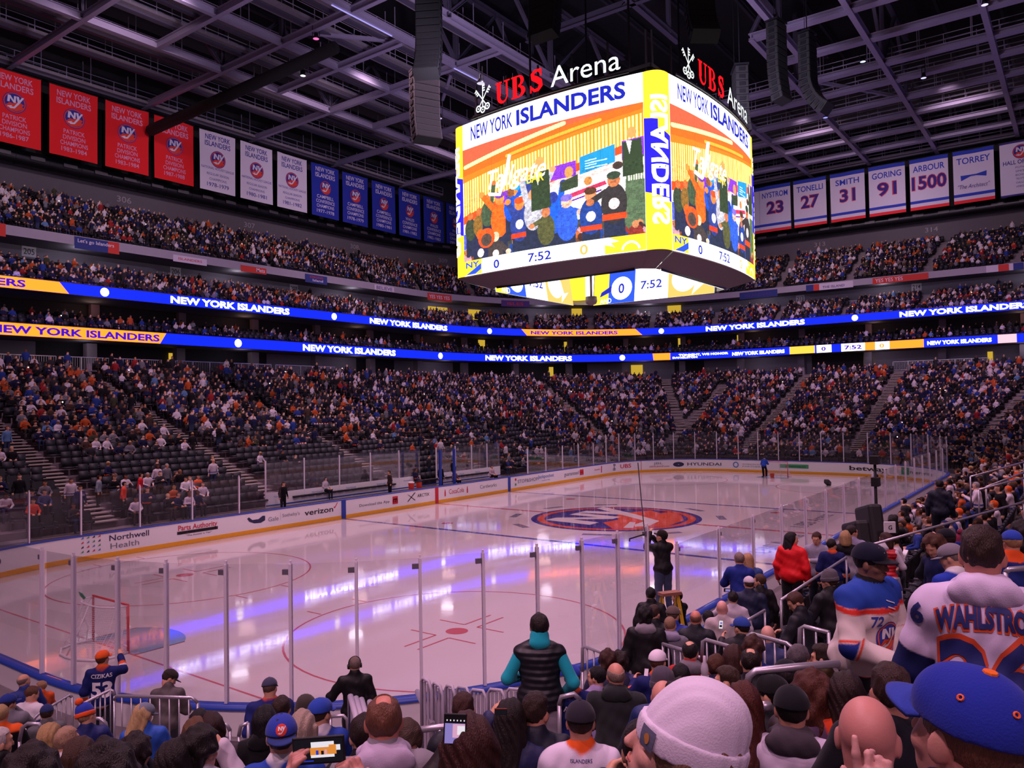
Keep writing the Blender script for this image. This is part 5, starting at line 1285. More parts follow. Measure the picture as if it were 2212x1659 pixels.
def make_cap(V_=.006, up=0.0):
    dome = head_space([('e', (0, -.014, .036), (.094, .112, .104)), ('e', (0, .05, .06), (.072, .05, .055), None, .03)], V_, clip=lambda X, Y, Z: (.030-.06*Y)-Z+0*X)
    n = 15; V = []; F = []
    for th, zz in ((0, .004), (1, -.004)):
        for j in range(6):
            t = j/5
            for i in range(n):
                a = -1.18+2.36*i/(n-1); r_ = .085+.078*t*math.cos(a*.72)
                x = math.sin(a)*(.088+.004*t); y = math.cos(a)*r_+.008+.008*t
                V.append((x, y, .033-.055*y*.5-.30*x*x/.09*.09+zz-.012*t+up*t))
    for th in (0, 1):
        for j in range(5):
            for i in range(n-1):
                q = (th*6*n+j*n+i, th*6*n+j*n+i+1, th*6*n+(j+1)*n+i+1, th*6*n+(j+1)*n+i); F.append(q if th == 0 else q[::-1])
    o = 6*n
    for i in range(n-1): F.append((5*n+i, 5*n+i+1, o+5*n+i+1, o+5*n+i)); F.append((i+1, i, o+i, o+i+1))
    for j in range(5): F.append((j*n, (j+1)*n, o+(j+1)*n, o+j*n)); F.append(((j+1)*n+n-1, j*n+n-1, o+j*n+n-1, o+(j+1)*n+n-1))
    return dome, (np.array(V), np.array(F))
def beanie_mesh(vox=.006, slouch=0):
    L = [('e', (0, -.016, .045), (.098, .116, .108)), ('e', (0, -.03-slouch*.4, .115+slouch*.1), (.075, .08, .06), None, .05)]
    return head_space(L, vox, .03, clip=lambda X, Y, Z: .032-.12*Y-Z+0*X, disp=lambda X, Y, Z: .0012*np.sin(220*X)*1+0*Y+.002*np.sin(30*Z+20*X))
def cuff_mesh(vox=.006, h=.055):
    return head_space([('e', (0, -.016, .040), (.106, .124, .118))], vox, clip=lambda X, Y, Z: np.maximum(.005-.12*Y-Z, Z-(.005-.12*Y+h))+0*X, disp=lambda X, Y, Z: .0015*np.sin(220*X)+0*Y+0*Z)
# ================================================================= projection helper for labels and culling only
def to_px(p):
    d = np.array(p, float)-CAM; z = d@CF
    return (1106+FPX*(d@CR)/z, 829.5-FPX*(d@CU)/z, z) if z > .3 else (None, None, z)
# ================================================================= aisles with steps and rails
AISLES = []
def aisle(p0, p1, d0=2.0, d1=26.0, w=1.15, rail=True):
    AISLES.append((Vector(p0), Vector(p1), w))
    mb = MB(); v = Vector(p1)-Vector(p0); L_ = v.length; u = v/L_; n = Vector((-u.y, u.x)); st = .425; k = int(L_/st)
    for i in range(k):
        c = Vector(p0)+u*(st*(i+.5)); z = tread_z(offset_of(c.x, c.y))+(.153 if i % 2 else 0.0)
        mb.box((c.x, c.y, z+.02), (st, w, .05), rz=math.atan2(u.y, u.x))
    mb.build('aisle_steps', mat('step_concrete', '#9a8f88', .85, noise=.12, nscale=4), kind='structure')
    return u, n
for x in (-19.6, -10.2, -.6, 9.0, 18.6): aisle((x, 15.6), (x, 38.6))
for y in (5.2, -4.4): aisle((34.0, y), (56.0, y))
aisle((37.5, 12.8), (56.6, 24.2)); aisle((34, 12.6), (53, 14.2)) ; aisle((30.5, 17.8), (45, 37)); aisle((35, -13.6), (56, -18)); aisle((31, -17.5), (45, -37))
for x in (-9.6, .4, 10.2, 20): aisle((x, -15.4), (x, -36))
UPA = []
for s in np.arange(6, 172, 11.3): UPA.append(s)
def in_aisle(x, y):
    for a, b2, w in AISLES:
        v = b2-a; t = max(0, min(1, (Vector((x, y))-a).dot(v)/v.dot(v)))
        if (Vector((x, y))-a-v*t).length < w/2+.22: return True
    return False
# ================================================================= seats
def seat_parts():
    cu = MB(); cu.box((0, .02, .44), (.46, .42, .07)); cu.box((0, .22, .425), (.44, .05, .06))
    bk = MB(); bk.box((0, -.20, .68), (.46, .06, .46), rot=Matrix.Rotation(R(10), 3, 'X')); bk.box((0, -.235, .90), (.40, .05, .07), rot=Matrix.Rotation(R(10), 3, 'X'))
    ar = []
    for sg in (-1, 1):
        a = MB(); a.bar((.255*sg, -.16, .62), (.255*sg, .16, .62), .05, .035); a.bar((.255*sg, -.14, .04), (.255*sg, -.14, .62), .04, .05); ar.append(a.mesh('armrest', mat('armrest_grey', '#4b4952', .4)))
    return cu.mesh('cushion', M_SEAT), bk.mesh('backrest', M_SEAT), ar
SEAT_C, SEAT_B, SEAT_A = seat_parts()
def low_seat():
    m = MB(); m.box((0, .02, .42), (.46, .42, .10)); m.box((0, -.21, .66), (.46, .08, .50)); return np.array(m.V), np.array(m.F)
# ================================================================= one plain spectator, at three levels of detail
def spectator_geo(vox, pose):
    f = {'sit': lambda: Fig(sit=True), 'sitclap': lambda: Fig(sit=True, arms={1: 'clap', -1: 'clap'}), 'stand': lambda: Fig(), 'standclap': lambda: Fig(arms={1: 'clap', -1: 'clap'}),
         'sitlean': lambda: Fig(sit=True, lean=14, arms={1: 'fold', -1: 'rest'}), 'phone': lambda: Fig(arms={1: 'phone', -1: 'phone'})}[pose]()
    L = f.torso_prims(.02)+f.leg_prims(.01)+f.head_prims(False)
    L.append(('e', f.hp_((0, -.012, .03)), (.085, .105, .10), f.HR))
    for sg in (-1, 1):
        L += [('c', f.sh[sg], f.elb[sg], .062, .055), ('c', f.elb[sg], f.hand[sg], .05, .04), ('e', f.hand[sg]+(f.hand[sg]-f.elb[sg])*.2, (.045, .045, .05))]
    if not f.sit: L += f.shoe_prims()
    V, F = sdf_mesh(L, vox, .03)
    h = (V-f.Hc)@f.HR; r_ = np.linalg.norm(V-f.Hc, axis=1)
    reg = np.zeros(len(V), int)                             # 0 top, 1 skin, 2 hair, 3 legs, 4 hem stripe
    reg[(V[:, 2] < f.pelvis[2]-.03)] = 3
    if f.sit: reg[(V[:, 2] < f.pelvis[2]+.10) & (V[:, 1] > .10)] = 3
    hz = f.pelvis[2]+(.02 if not f.sit else .04); k = (reg == 0) & (V[:, 2] > hz) & (V[:, 2] < hz+.07) & (np.abs(V[:, 1]) < .2); reg[k] = 4
    for sg in (-1, 1): reg[np.linalg.norm(V-f.hand[sg]-(f.hand[sg]-f.elb[sg])*.2, axis=1) < .075] = 1
    hd = (r_ < .15) & (h[:, 2] > -.125); reg[hd] = 1; reg[hd & ((h[:, 2] > .062) | ((h[:, 1] < .01) & (h[:, 2] > -.06)))] = 2
    return V, F, reg
PAL = [('navy', '#181c3c', 1, 24), ('royal blue', '#23387e', 1, 7), ('orange', '#ac4a22', 0, 5), ('white', '#c4b8c2', 1, 11), ('black', '#121116', 0, 26), ('dark grey', '#2b292f', 0, 14), ('grey', '#6a6870', 0, 8), ('red', '#8c2226', 0, 3), ('brown', '#43302a', 0, 4), ('olive', '#3a3a2a', 0, 2), ('light blue', '#54749c', 0, 1)]
PW = [p[3] for p in PAL]
SKINS = ['#d9a98e', '#c99478', '#b97f62', '#8a5a42', '#6a4432', '#e0b49c']; HAIRS = ['#2a1c16', '#3c281c', '#5a3c28', '#15100e', '#7a5a3a', '#a88a60', '#8a8488', '#1c2452', '#d9561e', '#101014']
HW_ = [10, 9, 7, 9, 4, 3, 4, 3, 1, 3]
cr = random.Random(21)
PEOPLE = []     # (x, y, z, inward angle, pose, palette, skin, hair, region, row, s)
SEATS = []
def fill_row(d, z, pieces_len, s0, s1, occ, region, row, stand=.12, sp=.54):
    s = s0+cr.random()*.2
    while s < s1:
        x, y, nx, ny = RS(d, s); s += sp
        if in_aisle(x, y): continue
        px, py, dep = to_px((x, y, z+1))
        if px is None or px < -160 or px > 2400 or dep < 1: continue
        ang = math.atan2(-ny, -nx)-PI/2
        SEATS.append((x, y, z, ang, region, row, px, dep))
        if cr.random() > occ(x, y, d): continue
        ang += cr.gauss(0, .18)
        st = cr.random() < stand
        pose = cr.choice(['stand', 'standclap', 'stand']) if st else cr.choice(['sit', 'sitclap', 'sitlean', 'sit'])
        p = cr.choices(range(len(PAL)), PW)[0]
        PEOPLE.append((x+cr.uniform(-.06, .06), y+cr.uniform(-.06, .06), z, ang, pose, p, cr.choice(SKINS), cr.choices(HAIRS, HW_)[0], region, row, px, dep))
LR = [ring_len(row_d(k)+.42) for k in range(NROW)]
def occ_low(x, y, d):
    dist = math.hypot(x-CAM[0], y-CAM[1])
    if y > 12 and x < 24: 
        if x < -13 and d < 5: return .35
        if d < 8.5: return .10 if x < 6 else .3
        if d < 12: return .55
        return .86 if cr.random() > .08 else .3
    if y < -12:
        return .88 if dist > 25 else (.35 if dist > 20 else 0)
    if x > 24 and 8 < y < 16 and d < 8: return .55
    return .93
for k in range(NROW):
    L = LR[k]; z = row_z(k); d = row_d(k)+.42
    fill_row(d, z, L, 0, L[0]+L[1], occ_low, 'far side lower seats' , k, .16)
    fill_row(d, z, L, L[0]+L[1], sum(L[:3]), occ_low, 'far end lower seats', k, .1)
    e_ = sum(L[:4])+min(L[4], L[4]) if k < 13 else sum(L[:4])+L[4]*.4
    fill_row(d, z, L, sum(L[:3]), e_, occ_low, 'near side lower seats', k, .1)
for k in range(3):
    d = 30.0+.95*k; fill_row(d, 12.5+.36*k, None, 2, sum(ring_len(d)[:4]), lambda x, y, d: .5, 'suite seats', k, .06, .62)
for k in range(8):
    d = 29.9+.85*k; fill_row(d, Z2(k), None, 2, sum(ring_len(d)[:4]), lambda x, y, d: .93 if not (x < -5 and y > 20 and k > 3) else .55, 'middle level seats', k, .08)
for k in range(13):
    d = 34.3+.86*k; fill_row(d, Z3(k), None, 2, sum(ring_len(d)[:4]), lambda x, y, d: .93 if not (x > 60 and y < -6 and cr.random() < .35) else .2, 'upper level seats', k, .08)
# drop the ones standing inside radial upper aisles
def up_ok(p):
    if p[8 if len(p) > 9 else 4] in ('upper level seats', 'middle level seats'):
        d = 40 if p[8 if len(p) > 9 else 4][0] == 'u' else 33
        a = math.degrees(math.atan2(p[1]-2, p[0]-2)); return (a*1.0) % 7.6 > 1.0
    return True
PEOPLE = [p for p in PEOPLE if up_ok(p)]; SEATS = [p for p in SEATS if up_ok(p)]
N_HAND = 97
N_IND = 300-N_HAND
PEOPLE.sort(key=lambda p: p[11])
vis = [p for p in PEOPLE if p[10] is not None and -20 < p[10] < 2232]
ind = vis[:N_IND]; ind_ids = set(map(id, ind)); rest = [p for p in PEOPLE if id(p) not in ind_ids]
M_CROWD = mat('crowd', attr='Col', rough=.85, spec=.2)
GEO = {}
def geo(vox, pose):
    if (vox, pose) not in GEO: GEO[(vox, pose)] = spectator_geo(vox, pose)
    return GEO[(vox, pose)]
STRIPE = {0: '#d9561e', 1: '#e0dce0', 3: '#24307a'}
def reg_cols(reg, p):
    nm, c, js, _ = PAL[p[5]]; T = np.zeros((5, 3)); T[0] = srgb(c); T[1] = srgb(p[6]); T[2] = srgb(p[7]); T[3] = srgb(('#20242e', '#2c3550', '#3a3634')[hash(p[0]) % 3]); T[4] = srgb(STRIPE[p[5]]) if js and p[5] in STRIPE else T[0]
    return T[reg]
def pack(items, vox_of, name, label, cat, group):
    Vs, Fs, Cs, n = [], [], [], 0
    for p in items:
        V, F, reg = geo(vox_of(p), p[4]); c, s = math.cos(p[3]), math.sin(p[3])
        sc = 0.94+.1*((p[0]*13.7) % 1)
        Q = np.empty_like(V); Q[:, 0] = (V[:, 0]*c-V[:, 1]*s)*sc+p[0]; Q[:, 1] = (V[:, 0]*s+V[:, 1]*c)*sc+p[1]; Q[:, 2] = V[:, 2]*sc+p[2]
        Vs.append(Q); Fs.append(F+n); Cs.append(reg_cols(reg, p)); n += len(V)
    me = np_mesh(name, np.concatenate(Vs), np.concatenate(Fs), M_CROWD, {'Col': np.concatenate(Cs)}); o = link(name, me); tag(o, label, cat, group, 'stuff'); return o
pack(rest, lambda p: .06 if p[11] < 48 else (.08 if p[11] < 66 else .105), 'spectators', 'dense crowd of spectators filling the seats all round the arena', 'crowd', None)
# ---- the nearest ones are single objects
GM = {}
for p in PEOPLE: pass
rows = {}
for p in vis: rows.setdefault((p[8], p[9]), []).append(p)
for r_ in rows.values(): r_.sort(key=lambda p: p[10])
SM = {}
for p in ind:
    key = (p[4], p[5], p[6], p[7])
    if key not in SM:
        V, F, reg = geo(.026 if True else 0, p[4]); SM[key] = np_mesh('person', V, F, M_CROWD, {'Col': reg_cols(reg, p)})
    o = link('person', SM[key], None, (p[0], p[1], p[2]), (0, 0, p[3]))
    i = rows[(p[8], p[9])].index(p)
    tag(o, '%s spectator in %s, %s left, row %d, %s' % ({'sit': 'seated', 'sitclap': 'seated clapping', 'sitlean': 'seated leaning', 'stand': 'standing', 'standclap': 'standing clapping', 'phone': 'standing'}[p[4]], PAL[p[5]][0], nth(i), p[9]+1, p[8]), 'person', 'spectators in the '+p[8])
# ---- seats
SEATS.sort(key=lambda s: s[7])
vs = [s for s in SEATS if -30 < s[6] < 2240]; seat_ind = vs[:300]; sid = set(map(id, seat_ind))
LV, LF = low_seat(); Vs, Fs, n = [], [], 0
for s in SEATS:
    if id(s) in sid: continue
    c, sn = math.cos(s[3]), math.sin(s[3]); Q = np.empty_like(LV); Q[:, 0] = LV[:, 0]*c-LV[:, 1]*sn+s[0]; Q[:, 1] = LV[:, 0]*sn+LV[:, 1]*c+s[1]; Q[:, 2] = LV[:, 2]+s[2]; Vs.append(Q); Fs.append(LF+n); n += len(LV)
me = np_mesh('seats', np.concatenate(Vs), np.concatenate(Fs), mat('seat_far', '#15161f', .6), smooth=False); o = link('seats', me); tag(o, 'rows of dark folding seats all round the arena bowl', 'seats', None, 'stuff')
srow = {}
for s in vs: srow.setdefault((s[4], s[5]), []).append(s)
for r_ in srow.values(): r_.sort(key=lambda s: s[6])
for s in seat_ind:
    i = srow[(s[4], s[5])].index(s)
    o = empty('arena_seat', 'dark folding seat, %s from left, row %d, %s' % (nth(i), s[5]+1, s[4]), 'seat', (s[0], s[1], s[2]), s[3], 'dark seats in the '+s[4])
    link('cushion', SEAT_C, o); link('backrest', SEAT_B, o)
    for a in SEAT_A: link('armrest', a, o)
# ---- lit phones held up in the crowd: small bright dots
hp = [p for p in rest if p[4].startswith('stand') or p[9] % 3 == 0]
ph = MB(); ph.box((0, 0, 0), (.075, .012, .15)); PHM = ph.mesh('phone', M_BLACKM); pl = MB(); pl.lathe([(0, -.004), (.035, -.004), (.035, .004), (0, .004)], 8, R3=Matrix.Rotation(PI/2, 3, 'X')); PLM = pl.mesh('flash', led('phone_flash', (1, .97, .8), 9.0))
cr2 = random.Random(5); sel = cr2.sample([p for p in rest if p[10] and 0 < p[10] < 2212 and p[11] > 30], 46)
sel.sort(key=lambda p: p[10])
for i, p in enumerate(sel):
    fx, fy = -math.sin(p[3]), math.cos(p[3])
    o = link('phone', PHM, None, (p[0]+fx*.42, p[1]+fy*.42, p[2]+(1.15 if p[4].startswith('sit') else 1.55)), (0, 0, p[3]))
    tag(o, 'lit phone in the %s, %s lit one from the left' % (p[8].replace(' seats', ' crowd'), nth(i)), 'phone', 'lit phones in the crowd'); link('flash', PLM, o, (0, .012, .05))
print('crowd', len(PEOPLE), 'rest', len(rest), 'ind', len(ind), 'seats', len(SEATS))
# ================================================================= foreground people, one by one
def at_px(u, v, dep):
    """world point at a depth along the viewing direction of the photograph"""
    return CAM+dep*(CF+CR*((u-1106)/FPX)-CU*((v-829.5)/FPX))
HAIRM = {}
def head_part(name, VF, m, e, f, c, s=1.0):
    o = link(name, VF if isinstance(VF, bpy.types.Mesh) else np_mesh(name, VF[0], VF[1], m), e)
    M = Matrix((f.HR*s).tolist()).to_4x4(); M.translation = Vector(f.Hc); o.matrix_local = M; o.color = (*srgb(c), 1); return o
def hair_cached(kind, vox, seed):
    k = (kind, round(vox, 4), seed)
    if k not in HAIRM:
        V, F = hair_mesh(kind, vox, seed); HAIRM[k] = np_mesh('hair', V, F, M_HAIR)
    return HAIRM[k]
FLOORGAP = []
M_VEST = mat('quilted_nylon', objcol=True, rough=.5, spec=.4, bump=.01)
_w = M_VEST.node_tree.nodes.new('ShaderNodeTexWave'); _w.bands_direction = 'Z'; _w.inputs['Scale'].default_value = 5.5; _b = [n for n in M_VEST.node_tree.nodes if n.type == 'BUMP'][0]; _b.inputs['Strength'].default_value = .35; _b.inputs['Distance'].default_value = .03
M_VEST.node_tree.links.new([n for n in M_VEST.node_tree.nodes if n.type == 'TEX_COORD'][0].outputs['Object'], _w.inputs['Vector']); M_VEST.node_tree.links.new(_w.outputs['Fac'], _b.inputs['Height'])
JB = {'navy': [('hem', .03, .09, '#d9561e'), ('hem', .09, .105, '#e0dce0'), ('arm', 1.25, 1.5, '#d9561e'), ('arm', 1.18, 1.25, '#e0dce0'), ('neck', 0, .092, '#d9561e')],
      'royal': [('hem', .03, .09, '#d9561e'), ('hem', .09, .11, '#e0dce0'), ('arm', 1.25, 1.5, '#d9561e'), ('neck', 0, .088, '#e0dce0')],
      'white': [('hem', .03, .12, '#16205c'), ('hem', .0, .03, '#d9561e'), ('arm', .62, 1.1, '#16205c'), ('arm', 1.1, 1.35, '#d9561e'), ('neck', 0, .09, '#d9561e')],
      'plain': []}
def person(label, u, v, dep, kw=None, top='jacket', tc='#16161c', hair='short', hc='#2a1c16', skin='#c99478', yaw=0, legs='#23262f', hat=None, s=1.0, seed=None, bands=None, group=None, eyes=False, vox=None, hood=False, g=.022, sleeve=1.0, hem=None, lower=True, cuffs=None):
    f = Fig(**(kw or {})); seed = seed if seed is not None else int(u*7+v) % 97
    best = None
    for t in np.linspace(.88, 1.13, 26) if dep > 2 else (1.0,):
        P_ = at_px(u, v, dep*t); need = P_[2]-tread_z(offset_of(P_[0], P_[1])); k_ = need/(f.Hc[2]*s)
        c_ = abs(math.log(max(k_, .05)))+.7*abs(t-1)
        if best is None or c_ < best[0]: best = (c_, t, k_)
    dep *= best[1]
    if dep > 2: s *= min(1.15, max(.86, best[2]))
    Hw = at_px(u, v, dep); az = math.atan2(Hw[1]-CAM[1], Hw[0]-CAM[0])-PI/2+R(yaw)
    c_, s_ = math.cos(az), math.sin(az); hx, hy, hz = f.Hc*s
    loc = (Hw[0]-(hx*c_-hy*s_), Hw[1]-(hx*s_+hy*c_), Hw[2]-hz)
    gap = loc[2]-tread_z(offset_of(loc[0], loc[1])); FLOORGAP.append((gap, label, dep))
    label = ' '.join(label.split()[:16])
    e = empty('person', label, 'person', loc, az, group); e.scale = (s, s, s)
    vx = vox or min(.018, max(.0075, dep*.0018))
    o = link('body', f.body(vx), e); o.color = (*srgb(skin), 1)
    if top:
        m = M_JERSEY if bands is not None else M_VEST if top == 'vest' else (M_JACK if top in ('jacket', 'coat') else M_CLOTH)
        kwg = dict(col_h=.045 if top in ('jacket', 'coat', 'hoodie') else .022, vox=vx*(1.25 if dep > 4 or bands is None else .8), g=g, seed=seed, bands=bands, name=top, m=m, hood=False, sleeve=0 if top == 'vest' else sleeve, hem=hem if hem is not None else {'coat': .25, 'jersey': .16, 'shirt': .10}.get(top, .12))
        o = link(top, f.garment(**kwg), e); o.color = (*srgb(tc), 1); e_top = o
        if hood:
            T = f.T; VF = sdf_mesh([('e', f.neck+T @ V3(0, -.080, .008), (.138, .058, .078), T @ rotm(0, 18, 0), .04), ('e', f.neck+T @ V3(0, -.03, .045), (.105, .085, .045), T @ rotm(0, 14, 0), .03), ('c', f.neck+T @ V3(-.09, .03, .02), f.neck+T @ V3(-.03, .09, -.03), .035, .03), ('c', f.neck+T @ V3(.09, .03, .02), f.neck+T @ V3(.03, .09, -.03), .035, .03)], vx*1.1, .03, disp=lambda X, Y, Z: .003*np.sin(60*X)*np.sin(50*Z+20*X)+0*Y)
            o = link('hood', np_mesh('hood', VF[0], VF[1], M_CLOTH), e); o.color = (*srgb(hood if isinstance(hood, str) else tc), 1)
        if top == 'vest':
            VF = sdf_mesh([q for sg in (-1, 1) for q in (('c', f.sh[sg], f.elb[sg], .062, .056), ('c', f.elb[sg], f.elb[sg]+(f.hand[sg]-f.elb[sg])*.95, .054, .04))]+[('c', f.neck-f.T @ V3(0, 0, .05), f.neck+f.T @ V3(0, -.01, .07), .085, .09), ('e', f.neck+f.T @ V3(0, -.06, .02), (.10, .06, .06), f.T)], vx*1.2, .03)
            o = link('undershirt', np_mesh('undershirt', VF[0], VF[1], M_CLOTH), e); o.color = (*srgb(cuffs), 1)
    else: e_top = None
    if lower:
        o = link('trousers', f.trousers(vx*1.4), e); o.color = (*srgb(legs), 1); o = link('shoes', f.shoes(vx*1.3), e)
    hv = min(.012, max(.0055, dep*.0011))
    if hair: h_ = head_part('hair', hair_cached(hair, hv, seed % 5), M_HAIR, e, f, hc)
    if hat:
        kind, col, *ex = hat
        if kind in ('cap', 'backcap'):
            dome, brim = make_cap(hv)
            fl = np.diag([-1, -1, 1]) if kind == 'backcap' else np.eye(3)
            d2 = dome if kind == 'cap' else (dome[0]*np.array([1, 1, 1]), dome[1])
            cp = head_part('cap', d2, M_CLOTH, e, f, col)
            b2 = (brim[0]@fl.T+(np.array([0, -.02, -.004]) if kind == 'backcap' else 0), brim[1])
            bo = link('brim', np_mesh('brim', b2[0], b2[1], M_CLOTH), cp); bo.color = (*srgb(ex[0] if ex else col), 1)
            bt = MB(); bt.lathe([(0, .143), (.008, .142), (.009, .137), (0, .136)], 8, (0, -.014, 0)); q = bt.build('button', M_CLOTH, cp); q.color = (*srgb(ex[0] if ex else col), 1)
        elif kind in ('beanie', 'pom'):
            cp = head_part('beanie', beanie_mesh(hv), M_CLOTH, e, f, col); VF = cuff_mesh(hv); q = link('fold', np_mesh('fold', VF[0], VF[1], M_CLOTH), cp); q.color = (*srgb(ex[0] if ex else col), 1)
            if kind == 'pom':
                VF = sdf_mesh([('e', (0, -.06, .20), (.045, .045, .042))], .007, disp=lambda X, Y, Z: .004*np.sin(170*X)*np.sin(150*Y)+0*Z); q = link('pompom', np_mesh('pompom', VF[0], VF[1], M_CLOTH), cp); q.color = (*srgb(ex[1]), 1)
        elif kind == 'headset':
            b = MB(); b.tube([(.085*math.sin(R(a)), -.005, .03+.095*math.cos(R(a))) for a in range(-100, 101, 20)], .011, 6); b.lathe([(0, .0), (.034, .0), (.036, .02), (0, .024)], 12, (.082, 0, -.01), R3=Matrix.Rotation(PI/2, 3, 'Y')); b.lathe([(0, .0), (.034, .0), (.036, -.02), (0, -.024)], 12, (-.082, 0, -.01), R3=Matrix.Rotation(PI/2, 3, 'Y'))
            b.tube([(-.09, .0, -.02), (-.08, .06, -.06), (-.03, .11, -.075)], .004, 5); head_part('headset', b.mesh('headset', M_BLACK, True), None, e, f, '#000000')
    if eyes:
        for sg in (-1, 1):
            b = MB(); n = 8
            b.lathe([(0, .012), (.006, .0105), (.0105, .006), (.012, 0), (.0105, -.006), (.006, -.0105), (0, -.012)], 10, (.031*sg, .066, .003)); b.lathe([(0, .0015), (.0045, .001), (.0055, -.001), (0, -.002)], 8, (.031*sg, .0775, .003), 1, R3=Matrix.Rotation(-PI/2, 3, 'X'))
            head_part('eye', b.mesh('eye', [mat('eye_white', '#d8cfcc', .2), mat('iris', '#20140e', .2)], True), None, e, f, '#ffffff')
            b = MB(); b.tube([(.014*sg, .086, .022), (.032*sg, .084, .027), (.050*sg, .070, .021)], [.003, .0042, .002], 5); head_part('eyebrow', b.mesh('eyebrow', M_HAIR), None, e, f, hc)
        b = MB(); b.tube([(-.024, .086, -.064), (-.01, .0935, -.061), (0, .0945, -.063), (.01, .0935, -.061), (.024, .086, -.064)], [.002, .0045, .004, .0045, .002], 6); b.tube([(-.022, .086, -.067), (0, .0945, -.071), (.022, .086, -.067)], [.002, .0055, .002], 6)
        head_part('lips', b.mesh('lips', M_SKIN, True), None, e, f, '#%02x%02x%02x' % tuple(int(x*255*.78) if i else int(x*255*.95) for i, x in enumerate([int(skin[1+2*j:3+2*j], 16)/255 for j in range(3)])))
    return e, f, e_top
def decal(e, f, target, items, m, name='lettering', front=False, off=.004, maxlen=.018, z0=None):
    """letters and shapes laid on a garment: cast from behind (or in front) onto its surface; items fn(put) draw in (x, z) metres"""
    bvh = BVHTree.FromPolygons([v.co[:] for v in target.data.vertices], [tuple(p.vertices) for p in target.data.polygons])
    sgn = 1 if front else -1
    def mp(x, z, l=0):
        X = -x if front else x
        h = bvh.ray_cast(Vector((X, sgn*1.2, z)), Vector((0, -sgn, 0)), 3.0)
        if h[0] is None: return (X, sgn*.12, z)
        return (X, h[0].y+sgn*(off+.0022*l), z)
    mb = MB(); items(mb, mp, maxlen); return mb.build(name, m, target)
L0 = lambda mp, l: (lambda x, z: mp(x, z, l))
M_LO = mat('letter_orange', '#d24a22', .7); M_LN = mat('letter_navy', '#1a2568', .7); M_LW = mat('letter_white', '#dcd6dc', .7); M_LR = mat('letter_royal', '#2a3c9c', .7)
SIT = dict(sit=True)
def sit(**k): return dict(sit=True, **k)
CL = {1: 'clap', -1: 'clap'}; PHN = {1: 'phone', -1: 'phone'}
# ---- by the glass, left
e, f, t = person('man in orange cap and navy jersey number 53 with a hand on the glass', 222, 1423, 12.6, dict(hy=-35, hp=8, arms={1: ((.28, .12, .42), (.22, .30, .60), dict(curl=.15, palm=(0, 1, 0)))}), 'jersey', '#16205c', 'short', '#5a3a28', yaw=-8, hat=('cap', '#d9561e'), bands=JB['navy'])
zz = f.chest[2]
decal(e, f, t, lambda mb, mp, ml: put_text(mb, 'CIZIKAS', L0(mp, 0), 0, zz+.045, .062, .30, .02, maxlen=ml), M_LW)
decal(e, f, t, lambda mb, mp, ml: put_text(mb, '53', L0(mp, 0), 0, zz-.24, .22, .30, .05, maxlen=ml), M_LW)
person('balding man in blue top by the boards looking right, left of the clapping child', 52, 1472, 14.6, sit(hy=-70), 'jacket', '#24367e', 'bald', '#7a6a62', yaw=15)
person('person in orange sleeves clapping by the boards at the left', 88, 1484, 14.4, sit(hy=60, arms=CL), 'jacket', '#d9561e', 'short', '#a07a58', yaw=20, s=.8)
person('person in white jersey bending at the left beside the balding man', 70, 1500, 13.6, sit(hy=-30, lean=25), 'jersey', '#d6cfd6', 'short', '#5a3a28', yaw=-40, bands=JB['white'])
person('person in blue cap holding a hand to the face at the left picture edge', 18, 1520, 11.2, sit(hy=-60, arms={1: 'face'}), 'shirt', '#77757e', 'short', '#3c281c', yaw=0, hat=('cap', '#24367e'))
person('person with orange collar cut by the left picture edge', 2, 1545, 9.6, sit(hy=-20), 'jersey', '#141318', 'short', '#a88a60', bands=[('neck', 0, .14, '#e0762a'), ('yoke', .10, .0, '#d9561e')])
person('grey haired man in profile at the lower left picture edge', -4, 1606, 6.1, sit(hy=-70), 'jacket', '#141318', 'thin', '#b4aaa8', yaw=0)
person('person in navy cap seen from behind at the left railing', 101, 1541, 11.4, SIT, 'jacket', '#5a5a5e', 'short', '#3c281c', hat=('cap', '#26315f'), s=.95)
e, f, t = person('child in striped orange and blue pom beanie and navy jacket', 188, 1548, 9.0, sit(hy=-45, hr=-18), 'jacket', '#18225c', 'short', '#a07a58', hat=('pom', '#26389a', '#d9501c', '#d9501c'), s=.95)
person('blonde woman in grey cap looking down at the left stair rail', 311, 1545, 8.6, sit(hy=-55, hp=-15), 'jacket', '#2450a8', 'long', '#a88a60', yaw=-5, hat=('cap', '#6a7180', '#5a6270'))
person('man in grey brown jacket and dark cap leaning at the boards by the gate', 366, 1466, 13.0, dict(hy=-60, hp=-25, lean=16, arms={1: 'fold', -1: 'fold'}), 'jacket', '#4d4646', 'short', '#2a1c16', yaw=-20, hat=('cap', '#2c2622'), legs='#2c2c34')
person('blonde haired person behind the curved rail at the lower left', 108, 1592, 7.2, sit(hy=-25), 'jacket', '#2a2a34', 'bob', '#9a7a52')
person('person holding a white paper at the lower left', 146, 1600, 6.6, sit(hy=-60, arms={1: 'clap'}), 'shirt', '#d0c8d0', 'short', '#9a7a62', yaw=0, s=.9)
person('dark curly haired person cut by the bottom edge, leftmost', 66, 1672, 3.8, SIT, 'jacket', '#141318', 'curly', '#1d1412')
person('brown haired person at the bottom edge between the two dark curly heads', 172, 1634, 5.0, sit(hy=-20), 'jacket', '#1c1c22', 'bob', '#3a2419')
person('person with dark curly hair and glasses hand raised near the bottom left', 292, 1632, 4.9, sit(hy=-30, arms={1: 'face'}), 'jacket', '#191a22', 'fluffy', '#1f1513')
person('large dark haired head cut by the bottom edge below the curly heads', 228, 1694, 2.6, SIT, 'jacket', '#141318', 'fluffy', '#1d1412', s=.95)
